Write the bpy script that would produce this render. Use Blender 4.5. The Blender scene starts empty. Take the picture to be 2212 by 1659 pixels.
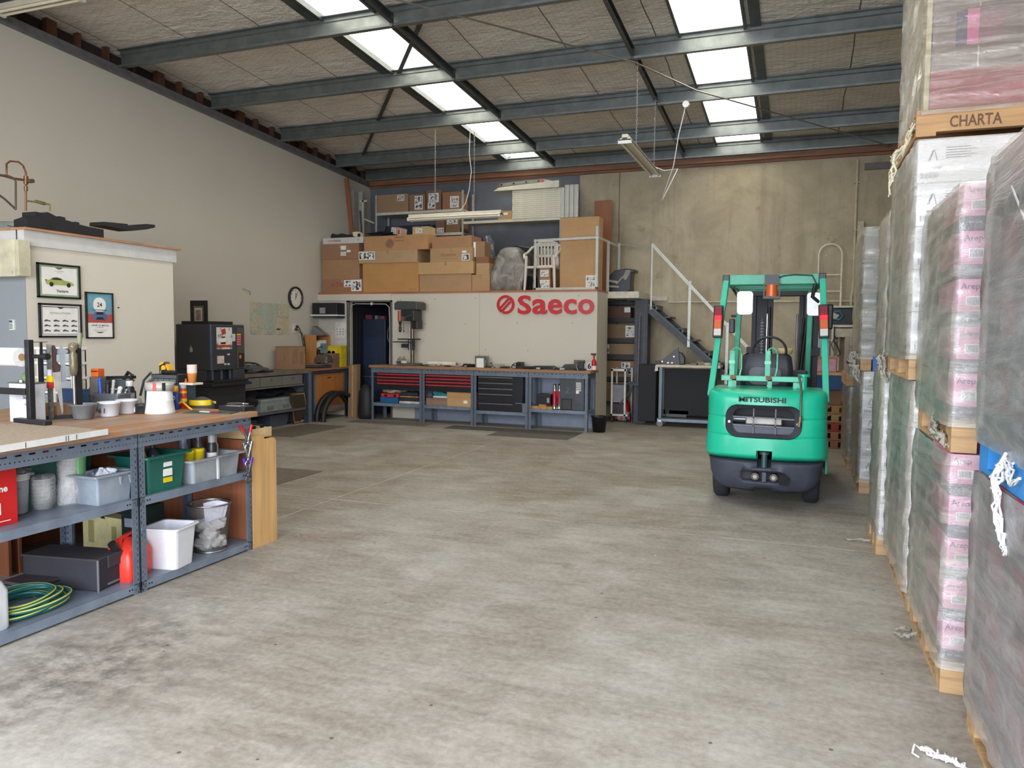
import bpy, bmesh, math, random
from mathutils import Vector, Matrix
random.seed(7)
S = bpy.context.scene
C = S.collection
PI = math.pi
# ------------------------------------------------------------------ camera
CX, CY, FP, HC = 1106.0, 829.5, 1641.6, 1.6
YAW, PIT, ROL = 0.358420743, -0.066897817, -0.0081953329
RM = Matrix.Rotation(YAW, 3, 'Z') @ Matrix.Rotation(PIT, 3, 'X') @ Matrix.Rotation(ROL, 3, 'Y')
cam = bpy.data.objects.new('camera', bpy.data.cameras.new('camera'))
C.objects.link(cam)
cam.data.sensor_width = 36.0
cam.data.lens = FP / 2212 * 36
cam.data.clip_start = 0.05
cam.data.clip_end = 300
_r, _f, _u = RM @ Vector((1, 0, 0)), RM @ Vector((0, 1, 0)), RM @ Vector((0, 0, 1))
cam.matrix_world = Matrix(((_r.x, _u.x, -_f.x, 0), (_r.y, _u.y, -_f.y, 0), (_r.z, _u.z, -_f.z, HC), (0, 0, 0, 1)))
S.camera = cam
S.view_settings.view_transform = 'Standard'
S.view_settings.look = 'None'
S.view_settings.gamma = 1
S.view_settings.use_curve_mapping = False
S.view_settings.exposure = -0.2
S.cycles.use_denoising = True
S.cycles.max_bounces = 10
S.cycles.diffuse_bounces = 8
S.cycles.transparent_max_bounces = 24
S.cycles.sample_clamp_indirect = 6
# world: bright overcast sky seen through the open roller door
W = bpy.data.worlds.new('sky'); S.world = W; W.use_nodes = True
wn = W.node_tree; wn.nodes.clear()
wo = wn.nodes.new('ShaderNodeOutputWorld'); wb = wn.nodes.new('ShaderNodeBackground')
wc = wn.nodes.new('ShaderNodeTexCoord'); wz = wn.nodes.new('ShaderNodeTexNoise'); wr = wn.nodes.new('ShaderNodeValToRGB')
wz.inputs['Scale'].default_value = 3; wz.inputs['Detail'].default_value = 5
wr.color_ramp.elements[0].color = (0.66, 0.78, 1, 1); wr.color_ramp.elements[1].color = (1, 1, 1, 1)
wr.color_ramp.elements[0].position = .35; wr.color_ramp.elements[1].position = .65
wn.links.new(wc.outputs['Generated'], wz.inputs['Vector']); wn.links.new(wz.outputs['Fac'], wr.inputs['Fac'])
wn.links.new(wr.outputs['Color'], wb.inputs['Color']); wn.links.new(wb.outputs['Background'], wo.inputs['Surface'])
wb.inputs['Strength'].default_value = 13.5
# daylight portal in the door opening behind the viewer (guides sky light through the real opening)
pl = bpy.data.lights.new('door_daylight', 'AREA'); pl.shape = 'RECTANGLE'; pl.size = 7.5; pl.size_y = 4.5
pl.cycles.is_portal = True
po = bpy.data.objects.new('door_daylight', pl); C.objects.link(po)
po.location = (-1.55, -1.42, 2.25); po.rotation_euler = (PI / 2, 0, 0)
SKYLIGHT_POWER = 7.5

# ------------------------------------------------------------------ pixel <-> place helpers
def ray(px, py): return RM @ Vector(((px - CX) / FP, 1, -(py - CY) / FP))
def at(px, py, ax, v):
    d = ray(px, py); o = Vector((0, 0, HC)); i = 'xyz'.index(ax)
    return o + d * ((v - o[i]) / d[i])
def mpp(p): return (RM.transposed() @ (Vector(p) - Vector((0, 0, HC)))).y / FP

# ------------------------------------------------------------------ mesh builder
class MB:
    def __init__(s): s.v = []; s.f = []; s.m = []; s.s = []; s.uv = {}
    def add(s, vs, fs, m=0, sm=False):
        o = len(s.v); s.v += [tuple(p) for p in vs]
        for f in fs: s.f.append(tuple(i + o for i in f)); s.m.append(m); s.s.append(sm)
        return s
    def box(s, x0, y0, z0, x1, y1, z1, m=0):
        return s.add([(x, y, z) for z in (z0, z1) for y in (y0, y1) for x in (x0, x1)],
                     [(0, 2, 3, 1), (4, 5, 7, 6), (0, 1, 5, 4), (2, 6, 7, 3), (0, 4, 6, 2), (1, 3, 7, 5)], m)
    def cbox(s, c, d, rot=None, m=0):
        R = rot.to_3x3() if rot else Matrix.Identity(3); c = Vector(c)
        return s.add([c + R @ Vector((x * d[0] / 2, y * d[1] / 2, z * d[2] / 2)) for z in (-1, 1) for y in (-1, 1) for x in (-1, 1)],
                     [(0, 2, 3, 1), (4, 5, 7, 6), (0, 1, 5, 4), (2, 6, 7, 3), (0, 4, 6, 2), (1, 3, 7, 5)], m)
    def quad(s, a, b, c, d, m=0): return s.add([a, b, c, d], [(0, 1, 2, 3)], m)
    def bar(s, a, b, w, h, m=0, up=(0, 0, 1)):
        a, b = Vector(a), Vector(b); d = (b - a).normalized(); u = Vector(up)
        r = d.cross(u)
        if r.length < 1e-4: r = d.cross(Vector((0, 1, 0)))
        r.normalize(); u = r.cross(d)
        vs = [p + r * sx * w / 2 + u * sz * h / 2 for p in (a, b) for sz in (-1, 1) for sx in (-1, 1)]
        return s.add(vs, [(0, 1, 3, 2), (4, 6, 7, 5), (0, 4, 5, 1), (2, 3, 7, 6), (0, 2, 6, 4), (1, 5, 7, 3)], m)
    def cyl(s, a, b, r, r2=None, n=16, m=0, cap=True):
        a, b = Vector(a), Vector(b); r2 = r if r2 is None else r2
        d = (b - a).normalized(); q = d.orthogonal().normalized(); w = d.cross(q)
        def ring(p, rr): return [p + (q * math.cos(2 * PI * i / n) + w * math.sin(2 * PI * i / n)) * rr for i in range(n)]
        A, B = ring(a, r), ring(b, r2)
        s.add(A + B, [(i, (i + 1) % n, n + (i + 1) % n, n + i) for i in range(n)], m, True)
        if cap:
            s.add(A, [tuple(reversed(range(n)))], m); s.add(B, [tuple(range(n))], m)
        return s
    def tube(s, pts, r, n=8, m=0, closed=False):
        P = [Vector(p) for p in pts]; k = len(P); vs = []; up = None
        for i, p in enumerate(P):
            if closed: d = P[(i + 1) % k] - P[i - 1]
            else: d = P[min(i + 1, k - 1)] - P[max(i - 1, 0)]
            d.normalize()
            q = d.orthogonal().normalized() if up is None else (up - d * up.dot(d))
            if q.length < 1e-5: q = d.orthogonal()
            q.normalize(); up = q; w = d.cross(q)
            rr = r[i] if isinstance(r, (list, tuple)) else r
            vs += [p + (q * math.cos(2 * PI * j / n) + w * math.sin(2 * PI * j / n)) * rr for j in range(n)]
        fs = []
        for i in range(k if closed else k - 1):
            a, b = i * n, ((i + 1) % k) * n
            fs += [(a + j, a + (j + 1) % n, b + (j + 1) % n, b + j) for j in range(n)]
        s.add(vs, fs, m, True)
        if not closed:
            s.add(vs[:n], [tuple(reversed(range(n)))], m); s.add(vs[-n:], [tuple(range(n))], m)
        return s
    def lathe(s, prof, c=(0, 0, 0), n=24, m=0, ax=None, sm=True):
        c = Vector(c); R = ax.to_3x3() if ax else Matrix.Identity(3); vs = []
        for r, z in prof:
            vs += [c + R @ Vector((r * math.cos(2 * PI * j / n), r * math.sin(2 * PI * j / n), z)) for j in range(n)]
        fs = []
        for i in range(len(prof) - 1):
            a, b = i * n, (i + 1) * n
            fs += [(a + j, a + (j + 1) % n, b + (j + 1) % n, b + j) for j in range(n)]
        return s.add(vs, fs, m, sm)
    def ball(s, c, r, m=0, n=16, sq=(1, 1, 1)):
        c = Vector(c); vs = []; k = n // 2
        for i in range(k + 1):
            t = PI * i / k
            vs += [c + Vector((r * sq[0] * math.sin(t) * math.cos(2 * PI * j / n), r * sq[1] * math.sin(t) * math.sin(2 * PI * j / n), r * sq[2] * math.cos(t))) for j in range(n)]
        return s.add(vs, [(i * n + j, (i + 1) * n + j, (i + 1) * n + (j + 1) % n, i * n + (j + 1) % n) for i in range(k) for j in range(n)], m, True)
    def prism(s, poly, o, u, v, d, m=0):
        """polygon in the (u,v) plane at o, pushed along vector d"""
        o, u, v, d = Vector(o), Vector(u), Vector(v), Vector(d); n = len(poly)
        A = [o + u * a + v * b for a, b in poly]; B = [p + d for p in A]
        fs = [tuple(reversed(range(n))), tuple(range(n, 2 * n))] + [(i, (i + 1) % n, n + (i + 1) % n, n + i) for i in range(n)]
        return s.add(A + B, fs, m)
    def loft(s, rings, m=0, sm=True, caps=True):
        n = len(rings[0]); vs = [p for r in rings for p in r]
        s.add(vs, [(i * n + j, i * n + (j + 1) % n, (i + 1) * n + (j + 1) % n, (i + 1) * n + j) for i in range(len(rings) - 1) for j in range(n)], m, sm)
        if caps:
            s.add(rings[0], [tuple(reversed(range(n)))], m); s.add(rings[-1], [tuple(range(n))], m)
        return s
    def plate(s, a, b, w, t, m=0):
        """thin plate from a to b, width vector w, thickness vector t, with uv in metres (u along, v across)"""
        a, b, w, t = Vector(a), Vector(b), Vector(w), Vector(t); L = (b - a).length; W_ = w.length
        o = len(s.f)
        s.add([a, b, b + w, a + w, a + t, b + t, b + w + t, a + w + t],
              [(0, 1, 2, 3), (7, 6, 5, 4), (0, 4, 5, 1), (3, 2, 6, 7), (0, 3, 7, 4), (1, 5, 6, 2)], m)
        s.uv[o] = [(0, 0), (L, 0), (L, W_), (0, W_)]; s.uv[o + 1] = [(0, W_), (L, W_), (L, 0), (0, 0)]
        return s
    def angle(s, a, b, u, v, wu=.04, wv=.04, t=.003, m=0):
        """slotted L angle along a-b, flanges reaching along u and v"""
        u, v = Vector(u), Vector(v)
        s.plate(a, b, u * wu, v * t, m); s.plate(a, b, v * wv, u * t, m); return s
    def text(s, txt, o, u, v, h, m=0, w=None, n=None, ext=.002, bold=0.0, center=True):
        """raised lettering: o centre, u reading direction, v up, h cap height, w total width"""
        cu = bpy.data.curves.new('t', 'FONT'); cu.body = txt; cu.size = 1; cu.offset = bold; cu.extrude = 0; cu.resolution_u = 3
        ob = bpy.data.objects.new('t', cu); C.objects.link(ob)
        dg = bpy.context.evaluated_depsgraph_get(); me = bpy.data.meshes.new_from_object(ob.evaluated_get(dg))
        vs = [x.co.copy() for x in me.vertices]; fs = [tuple(p.vertices) for p in me.polygons]
        bpy.data.objects.remove(ob); bpy.data.curves.remove(cu); bpy.data.meshes.remove(me)
        if not vs: return s
        x0, x1 = min(p.x for p in vs), max(p.x for p in vs); y1 = max(p.y for p in vs); y0 = min(p.y for p in vs)
        u, v = Vector(u).normalized(), Vector(v).normalized(); nn = u.cross(v)
        sy = h / .729; sx = sy if w is None else w / (x1 - x0)
        o = Vector(o); cx = (x0 + x1) / 2 if center else x0
        P = [o + u * ((p.x - cx) * sx) + v * ((p.y - .36) * sy) for p in vs]
        s.add([p + nn * ext for p in P], fs, m)
        # sides
        ed = {}
        for f in fs:
            for i in range(len(f)):
                a, b = f[i], f[(i + 1) % len(f)]
                if (b, a) in ed: del ed[(b, a)]
                else: ed[(a, b)] = 1
        if ext > .001:
            vs2 = []; f2 = []
            for a, b in ed:
                k = len(vs2); vs2 += [P[a], P[b], P[b] + nn * ext, P[a] + nn * ext]; f2.append((k, k + 1, k + 2, k + 3))
            s.add(vs2, f2, m)
        return s
    def build(s, name, mats, parent=None, bev=0, seg=2, sub=0):
        me = bpy.data.meshes.new(name); me.from_pydata(s.v, [], s.f)
        if not isinstance(mats, (list, tuple)): mats = [mats]
        for q in mats: me.materials.append(q)
        me.polygons.foreach_set('material_index', s.m); me.polygons.foreach_set('use_smooth', s.s)
        if s.uv:
            ul = me.uv_layers.new(name='UVMap')
            for i, co in s.uv.items():
                for k, li in enumerate(me.polygons[i].loop_indices): ul.data[li].uv = co[k]
        me.update()
        o = bpy.data.objects.new(name, me); C.objects.link(o)
        if parent: o.parent = parent
        if bev:
            b = o.modifiers.new('b', 'BEVEL'); b.width = bev; b.segments = seg; b.limit_method = 'ANGLE'; b.angle_limit = .7
            b.harden_normals = False
        if sub:
            b = o.modifiers.new('s', 'SUBSURF'); b.levels = sub; b.render_levels = sub
        return o

def tag(o, label, cat, group=None, kind=None):
    o['label'] = label; o['category'] = cat
    if group: o['group'] = group
    if kind: o['kind'] = kind
    return o
def thing(name, label, cat, loc=(0, 0, 0), rz=0, group=None):
    o = bpy.data.objects.new(name, None); C.objects.link(o); o.empty_display_size = .05
    o.location = loc; o.rotation_euler = (0, 0, rz)
    return tag(o, label, cat, group)
def struct(name, b, mats, **k):
    o = b.build(name, mats, **k); o['kind'] = 'structure'; return o
def one(name, b, mats, label, cat, group=None, loc=None, rz=0, **k):
    o = b.build(name, mats, **k); tag(o, label, cat, group)
    if loc is not None: o.location = loc
    if rz: o.rotation_euler = (0, 0, rz)
    return o
def dup(root, loc, rz=0, label=None, group=None, sc=None):
    r = root.copy(); C.objects.link(r); r.location = loc; r.rotation_euler = (0, 0, rz)
    if sc: r.scale = sc
    if label: r['label'] = label
    if group: r['group'] = group
    for ch in list(root.children):
        c = ch.copy(); C.objects.link(c); c.parent = r
        for g in ch.children:
            d = g.copy(); C.objects.link(d); d.parent = c
    return r
def cut(o, b):
    """carve builder b out of object o"""
    k = b.build('cutter', [o.data.materials[0]])
    k.parent = o.parent; bpy.context.view_layer.update()
    for q in (o, k):
        bm = bmesh.new(); bm.from_mesh(q.data); bmesh.ops.remove_doubles(bm, verts=bm.verts, dist=1e-5)
        bmesh.ops.recalc_face_normals(bm, faces=bm.faces); bm.to_mesh(q.data); bm.free()
    md = o.modifiers.new('c', 'BOOLEAN'); md.operation = 'DIFFERENCE'; md.object = k; md.solver = 'EXACT'
    dg = bpy.context.evaluated_depsgraph_get(); me = bpy.data.meshes.new_from_object(o.evaluated_get(dg))
    o.modifiers.clear(); old = o.data; o.data = me
    me2 = k.data; bpy.data.objects.remove(k); bpy.data.meshes.remove(me2)
    return o
def rrect(w, h, r, n=5, cx=0, cy=0):
    out = []
    for qx, qy, a0 in ((1, 1, 0), (-1, 1, 90), (-1, -1, 180), (1, -1, 270)):
        for i in range(n + 1):
            a = math.radians(a0 + 90 * i / n)
            out.append((cx + qx * (w / 2 - r) + r * math.cos(a), cy + qy * (h / 2 - r) + r * math.sin(a)))
    return out

# ------------------------------------------------------------------ materials
def lin(c):
    return tuple(((x / 255) / 12.92 if x / 255 <= .04045 else ((x / 255 + .055) / 1.055) ** 2.4) for x in c)
class NT:
    def __init__(s, name):
        s.mat = bpy.data.materials.new(name); s.mat.use_nodes = True; s.t = s.mat.node_tree
        s.b = s.t.nodes['Principled BSDF']; s.o = s.t.nodes['Material Output']
        s._co = None
    def n(s, ty, **k):
        q = s.t.nodes.new('ShaderNode' + ty)
        for a, v in k.items(): setattr(q, a, v)
        return q
    def L(s, a, b): s.t.links.new(a, b)
    def co(s, kind='Object'):
        if not s._co: s._co = s.n('TexCoord')
        return s._co.outputs[kind]
    def m(s, op, a, b=None, c=None, clamp=False):
        q = s.n('Math', operation=op); q.use_clamp = clamp
        for i, x in enumerate((a, b, c)):
            if x is None: continue
            if isinstance(x, (int, float)): q.inputs[i].default_value = x
            else: s.L(x, q.inputs[i])
        return q.outputs[0]
    def map(s, vec, scale=(1, 1, 1), rot=(0, 0, 0), loc=(0, 0, 0)):
        q = s.n('Mapping'); q.inputs['Scale'].default_value = scale; q.inputs['Rotation'].default_value = rot; q.inputs['Location'].default_value = loc
        s.L(vec, q.inputs['Vector']); return q.outputs[0]
    def noise(s, scale=5, detail=4, rough=.5, vec=None, dist=0):
        q = s.n('TexNoise'); q.inputs['Scale'].default_value = scale; q.inputs['Detail'].default_value = detail
        q.inputs['Roughness'].default_value = rough; q.inputs['Distortion'].default_value = dist
        s.L(vec if vec is not None else s.co(), q.inputs['Vector']); return q.outputs['Fac']
    def ramp(s, f, stops):
        q = s.n('ValToRGB'); e = q.color_ramp.elements
        while len(e) < len(stops): e.new(.5)
        for i, (p, c) in enumerate(stops):
            e[i].position = p; e[i].color = (*lin(c), 1) if not isinstance(c, (int, float)) else (c, c, c, 1)
        s.L(f, q.inputs['Fac']); return q.outputs['Color']
    def mix(s, f, a, b, bl='MIX'):
        q = s.n('Mix', data_type='RGBA', blend_type=bl)
        for i, x in ((0, f), (6, a), (7, b)):
            if isinstance(x, (int, float)): q.inputs[i].default_value = x
            elif isinstance(x, tuple): q.inputs[i].default_value = (*lin(x), 1)
            else: s.L(x, q.inputs[i])
        return q.outputs[2]
    def xyz(s, v):
        q = s.n('SeparateXYZ'); s.L(v, q.inputs[0]); return q.outputs
    def col(s, x):
        if isinstance(x, tuple): s.b.inputs['Base Color'].default_value = (*lin(x), 1)
        else: s.L(x, s.b.inputs['Base Color'])
        return s
    def bump(s, h, st=.3, d=.01):
        q = s.n('Bump'); q.inputs['Strength'].default_value = st; q.inputs['Distance'].default_value = d
        s.L(h, q.inputs['Height']); s.L(q.outputs[0], s.b.inputs['Normal']); return s
    def pr(s, rough=.6, metal=0, spec=None, **k):
        s.b.inputs['Roughness'].default_value = rough; s.b.inputs['Metallic'].default_value = metal
        if spec is not None: s.b.inputs['Specular IOR Level'].default_value = spec
        return s
    def holes(s, mask):
        """mask 1 = open hole"""
        tr = s.n('BsdfTransparent'); mx = s.n('MixShader'); s.L(mask, mx.inputs[0]); s.L(s.b.outputs[0], mx.inputs[1]); s.L(tr.outputs[0], mx.inputs[2])
        s.L(mx.outputs[0], s.o.inputs['Surface']); return s
    def band(s, x, c, w):  # 1 inside |x-c|<w
        return s.m('LESS_THAN', s.m('ABSOLUTE', s.m('SUBTRACT', x, c)), w)

_MC = {}
def P(c, rough=.6, metal=0, var=.10, sc=9, bump=0, key=None):
    """plain painted / plastic / metal surface with slight procedural wear"""
    k = (c, rough, metal, var, sc, bump)
    if k in _MC: return _MC[k]
    q = NT('surface_%d_%d_%d' % c); f = q.noise(sc, 5, .6)
    lo = tuple(max(0, int(x * (1 - var))) for x in c); hi = tuple(min(255, int(x * (1 + var * .6))) for x in c)
    q.col(q.ramp(f, [(.3, lo), (.7, hi)])).pr(rough, metal)
    if bump: q.bump(q.noise(sc * 6, 3), bump, .004)
    _MC[k] = q.mat; return q.mat
def metalM(c, rough=.35, var=.1): return P(c, rough, 1, var, 14)
# ------------------------------------------------------------------ special materials
def m_floor():
    q = NT('concrete_floor'); co = q.co(); x, y, z = q.xyz(co)
    big = q.noise(.55, 6, .62, dist=.6); mid = q.noise(2.3, 6, .65); fine = q.noise(26, 5, .7)
    str_ = q.noise(1, 6, .7, q.map(co, (2.2, 9, 1)), .4)
    c = q.ramp(mid, [(.28, (132, 126, 115)), (.5, (156, 151, 142)), (.72, (176, 172, 165))])
    st = q.ramp(big, [(.40, 1.0), (.58, 0.0)])
    c = q.mix(q.m('MULTIPLY', st, .7), c, (112, 97, 78))
    c = q.mix(q.m('MULTIPLY', q.ramp(str_, [(.42, 0.0), (.7, 1.0)]), .35), c, (196, 190, 178))
    c = q.mix(q.m('MULTIPLY', q.ramp(str_, [(.28, 1.0), (.4, 0.0)]), .5), c, (100, 88, 72))
    c = q.mix(.22, c, q.ramp(fine, [(.3, (90, 86, 80)), (.7, (214, 210, 202))]))
    # oil and grime by the left bench
    d = q.m('ADD', q.m('ABSOLUTE', q.m('ADD', x, 3.1)), q.m('MULTIPLY', q.m('ABSOLUTE', q.m('SUBTRACT', y, 2.6)), .6))
    g = q.m('MULTIPLY', q.ramp(d, [(.1, 1.0), (.95, 0.0)]), q.ramp(q.noise(9, 6, .7), [(.42, 0.0), (.62, 1.0)]))
    c = q.mix(q.m('MULTIPLY', g, .7), c, (70, 64, 60))
    # specks
    vo = q.n('TexVoronoi'); vo.inputs['Scale'].default_value = 5; q.L(co, vo.inputs['Vector'])
    vo2 = q.n('TexVoronoi'); vo2.inputs['Scale'].default_value = 1.7; q.L(co, vo2.inputs['Vector'])
    c = q.mix(q.m('MULTIPLY', q.m('LESS_THAN', vo.outputs['Distance'], .045), .7), c, (52, 46, 42))
    c = q.mix(q.m('LESS_THAN', vo2.outputs['Distance'], .012), c, (235, 233, 226))
    # slab joints: sawn lines
    w = q.m('MULTIPLY', q.m('SUBTRACT', q.noise(6, 4), .5), .03)
    for ax, cc in ((y, 6.13), (x, -4.12), (y, 1.2), (y, 11.2), (x, 1.4)):
        j = q.band(q.m('ADD', ax, w), cc, .007)
        c = q.mix(q.m('MULTIPLY', j, q.ramp(q.noise(3, 3), [(.4, .25), (.6, .8)])), c, (206, 200, 188) if cc != 1.2 else (120, 112, 100))
    q.col(c).pr(.62, 0, .35); q.bump(fine, .25, .004)
    rr = q.ramp(mid, [(.3, .42), (.7, .72)]); q.L(rr, q.b.inputs['Roughness'])
    return q.mat
def m_insul():
    q = NT('roof_insulation_wire'); co = q.co(); x, y, z = q.xyz(co); h = .088
    X = q.m('ADD', q.m('DIVIDE', y, h), q.m('MULTIPLY', q.noise(3, 2), .5)); Y = q.m('ADD', q.m('DIVIDE', x, h), q.m('MULTIPLY', q.noise(2.4, 2), .5))
    def cell(ox, oy):
        a = q.m('SUBTRACT', q.m('FLOORED_MODULO', q.m('ADD', X, ox), 1.0), .5)
        b = q.m('SUBTRACT', q.m('FLOORED_MODULO', q.m('ADD', Y, oy), 1.7320508), .8660254)
        a, b = q.m('ABSOLUTE', a), q.m('ABSOLUTE', b)
        return q.m('MAXIMUM', a, q.m('ADD', q.m('MULTIPLY', a, .5), q.m('MULTIPLY', b, .8660254)))
    d = q.m('MINIMUM', cell(0, 0), cell(.5, .8660254))
    wire = q.m('GREATER_THAN', d, .477)
    base = q.ramp(q.noise(1.6, 6, .7, dist=.5), [(.3, (212, 205, 194)), (.7, (236, 231, 223))])
    q1 = q.noise(1, 5, .6, q.map(co, (3, 11, 1)))
    base = q.mix(q.m('MULTIPLY', q.ramp(q1, [(.3, 1.0), (.5, 0.0)]), .35), base, (156, 148, 134))
    seam = q.band(q.m('SUBTRACT', q.m('FLOORED_MODULO', q.m('ADD', x, q.m('MULTIPLY', q.noise(1.3, 2), .06)), 1.15), .57), 0, .008)
    base = q.mix(q.m('MULTIPLY', seam, .85), base, (52, 46, 40))
    base = q.mix(q.m('MULTIPLY', wire, .5), base, (84, 74, 62))
    q.col(base).pr(.7)
    q.bump(q.noise(1, 4, .6, q.map(co, (4, 9, 1)), .8), .9, .05)
    return q.mat
def m_sky():
    q = NT('skylight_sheet'); q.t.nodes.remove(q.b); co = q.co(); x, y, z = q.xyz(co)
    dirt = q.ramp(q.noise(1, 5, .7, q.map(co, (22, 1.6, 1))), [(.30, .35), (.42, 1.0)])
    rib = q.ramp(q.m('ABSOLUTE', q.m('SINE', q.m('MULTIPLY', x, 16.5))), [(0.0, .75), (.2, 1.0)])
    e = q.n('Emission'); cc = q.mix(1.0, q.mix(dirt, (206, 176, 120), (255, 250, 236)), rib, 'MULTIPLY')
    q.L(cc, e.inputs['Color']); e.inputs['Strength'].default_value = SKYLIGHT_POWER; q.L(e.outputs[0], q.o.inputs['Surface']); return q.mat
def m_wall(c=(206, 199, 182), nm='painted_board', v=.05):
    q = NT(nm); f = q.noise(.8, 5, .6)
    q.col(q.mix(.5, q.ramp(f, [(.3, tuple(int(i * (1 - v)) for i in c)), (.7, c)]), q.ramp(q.noise(60, 3), [(.3, tuple(int(i * .97) for i in c)), (.7, c)]))).pr(.72)
    q.bump(q.noise(160, 2), .08, .002); return q.mat
def m_tilt():
    q = NT('tilt_up_concrete'); co = q.co(); x, y, z = q.xyz(co)
    f = q.noise(1.1, 7, .7, dist=.4); v = q.noise(1, 6, .65, q.map(co, (5, 5, .5)))
    c = q.ramp(f, [(.3, (160, 148, 124)), (.55, (184, 172, 146)), (.75, (198, 187, 162))])
    c = q.mix(q.m('MULTIPLY', q.ramp(v, [(.3, 1.0), (.5, 0.0)]), .35), c, (128, 114, 92))
    c = q.mix(q.m('MULTIPLY', q.ramp(q.noise(3, 6, .7), [(.62, 0.0), (.7, 1.0)]), .4), c, (120, 106, 86))
    pn = q.band(q.m('ADD', x, q.m('MULTIPLY', q.noise(2), .02)), -3.25, .012)
    c = q.mix(q.m('MULTIPLY', pn, .8), c, (110, 100, 84))
    vo = q.n('TexVoronoi'); vo.inputs['Scale'].default_value = 2.2; q.L(co, vo.inputs['Vector'])
    c = q.mix(q.m('LESS_THAN', vo.outputs['Distance'], .03), c, (226, 220, 204))
    q.col(c).pr(.85); q.bump(q.noise(14, 5), .25, .01); return q.mat
def m_wood(c=(176, 122, 78), nm='wood', ax=0, v=.22, rough=.6, sc=1.0, worn=None):
    q = NT(nm); s = [22 * sc] * 3; s[ax] = 1.4 * sc
    f = q.noise(1, 6, .6, q.map(q.co(), tuple(s)), .5)
    cc = q.ramp(f, [(.3, tuple(int(i * (1 - v)) for i in c)), (.7, tuple(min(255, int(i * 1.06)) for i in c))])
    if worn:
        cc = q.mix(q.m('MULTIPLY', q.ramp(q.noise(2.2, 6, .7, dist=.6), [(.42, 0.0), (.62, 1.0)]), .75), cc, worn)
    q.col(cc).pr(rough); q.bump(f, .12, .003); return q.mat
def m_card(c, nm='cardboard'):
    g_ = sum(c) / 3; c = tuple(int(x * .78 + g_ * .22) for x in c)
    k = ('card', c)
    if k in _MC: return _MC[k]
    q = NT(nm); f = q.noise(1, 4, .6, q.map(q.co(), (2, 2, 40))); g = q.noise(2.5, 5, .6)
    q.col(q.mix(.5, q.ramp(f, [(.3, tuple(int(i * .95) for i in c)), (.7, c)]), q.ramp(g, [(.3, tuple(int(i * .86) for i in c)), (.7, tuple(min(255, int(i * 1.04)) for i in c))]))).pr(.8)
    _MC[k] = q.mat; return q.mat
def m_slot(c, kind, nm):
    q = NT(nm); uv = q.co('UV'); u, v, _ = q.xyz(uv)
    if kind == 'beam':
        a = q.m('MULTIPLY', q.band(q.m('FLOORED_MODULO', u, .076), .03, .018), q.band(v, .024, .0048))
        b = q.m('MULTIPLY', q.band(q.m('FLOORED_MODULO', u, .0254), .01, .0040), q.band(v, .056, .0036))
    else:
        a = q.m('MULTIPLY', q.band(q.m('FLOORED_MODULO', u, .038), .012, .0085), q.band(v, .014, .0036))
        b = q.m('MULTIPLY', q.band(q.m('FLOORED_MODULO', u, .038), .031, .0036), q.band(v, .031, .0036))
    h = q.m('MAXIMUM', a, b)
    f = q.noise(7, 5, .6)
    q.col(q.ramp(f, [(.3, tuple(int(i * .9) for i in c)), (.7, c)])).pr(.42, .25)
    q.holes(h); return q.mat
def m_film(tint=(214, 210, 196), dens=.34, nm='stretch_film', al=(1.2, 1.2, 9), rough=.22):
    q = NT(nm); co = q.co(); q.t.nodes.remove(q.b)
    f = q.noise(1, 7, .7, q.map(co, al), 1.2); g = q.noise(2.1, 4, .6)
    st = q.ramp(f, [(.44, 0.0), (.60, 1.0)])
    fac = q.m('ADD', q.m('MULTIPLY', st, .22), q.m('MULTIPLY', g, dens * 1.5), clamp=True)
    df = q.n('BsdfDiffuse'); df.inputs['Color'].default_value = (*lin(tint), 1)
    tr = q.n('BsdfTransparent'); tr.inputs['Color'].default_value = (.93, .93, .92, 1)
    gl = q.n('BsdfGlossy'); gl.inputs['Roughness'].default_value = rough; gl.inputs['Color'].default_value = (.95, .95, .95, 1)
    bm = q.n('Bump'); bm.inputs['Strength'].default_value = .9; bm.inputs['Distance'].default_value = .02; q.L(f, bm.inputs['Height']); q.L(bm.outputs[0], gl.inputs['Normal'])
    m1 = q.n('MixShader'); q.L(fac, m1.inputs[0]); q.L(tr.outputs[0], m1.inputs[1]); q.L(df.outputs[0], m1.inputs[2])
    fr = q.n('Fresnel'); fr.inputs['IOR'].default_value = 1.35; q.L(bm.outputs[0], fr.inputs['Normal'])
    m2 = q.n('MixShader'); q.L(q.m('ADD', q.m('MULTIPLY', fr.outputs[0], .8), .07), m2.inputs[0]); q.L(m1.outputs[0], m2.inputs[1]); q.L(gl.outputs[0], m2.inputs[2])
    q.L(m2.outputs[0], q.o.inputs['Surface']); return q.mat
def m_clear(tint=(226, 230, 232), al=.35, nm='clear_plastic', rough=.15):
    k = ('clr', tint, al)
    if k in _MC: return _MC[k]
    q = NT(nm); q.t.nodes.remove(q.b)
    df = q.n('BsdfDiffuse'); df.inputs['Color'].default_value = (*lin(tint), 1)
    tr = q.n('BsdfTransparent'); tr.inputs['Color'].default_value = (*lin(tint), 1)
    gl = q.n('BsdfGlossy'); gl.inputs['Roughness'].default_value = rough
    m1 = q.n('MixShader'); q.L(q.ramp(q.noise(6, 3), [(.3, al * .7), (.7, min(1, al * 1.3))]), m1.inputs[0]); q.L(tr.outputs[0], m1.inputs[1]); q.L(df.outputs[0], m1.inputs[2])
    fr = q.n('Fresnel'); fr.inputs['IOR'].default_value = 1.4
    m2 = q.n('MixShader'); q.L(fr.outputs[0], m2.inputs[0]); q.L(m1.outputs[0], m2.inputs[1]); q.L(gl.outputs[0], m2.inputs[2])
    q.L(m2.outputs[0], q.o.inputs['Surface']); _MC[k] = q.mat; return q.mat
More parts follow.
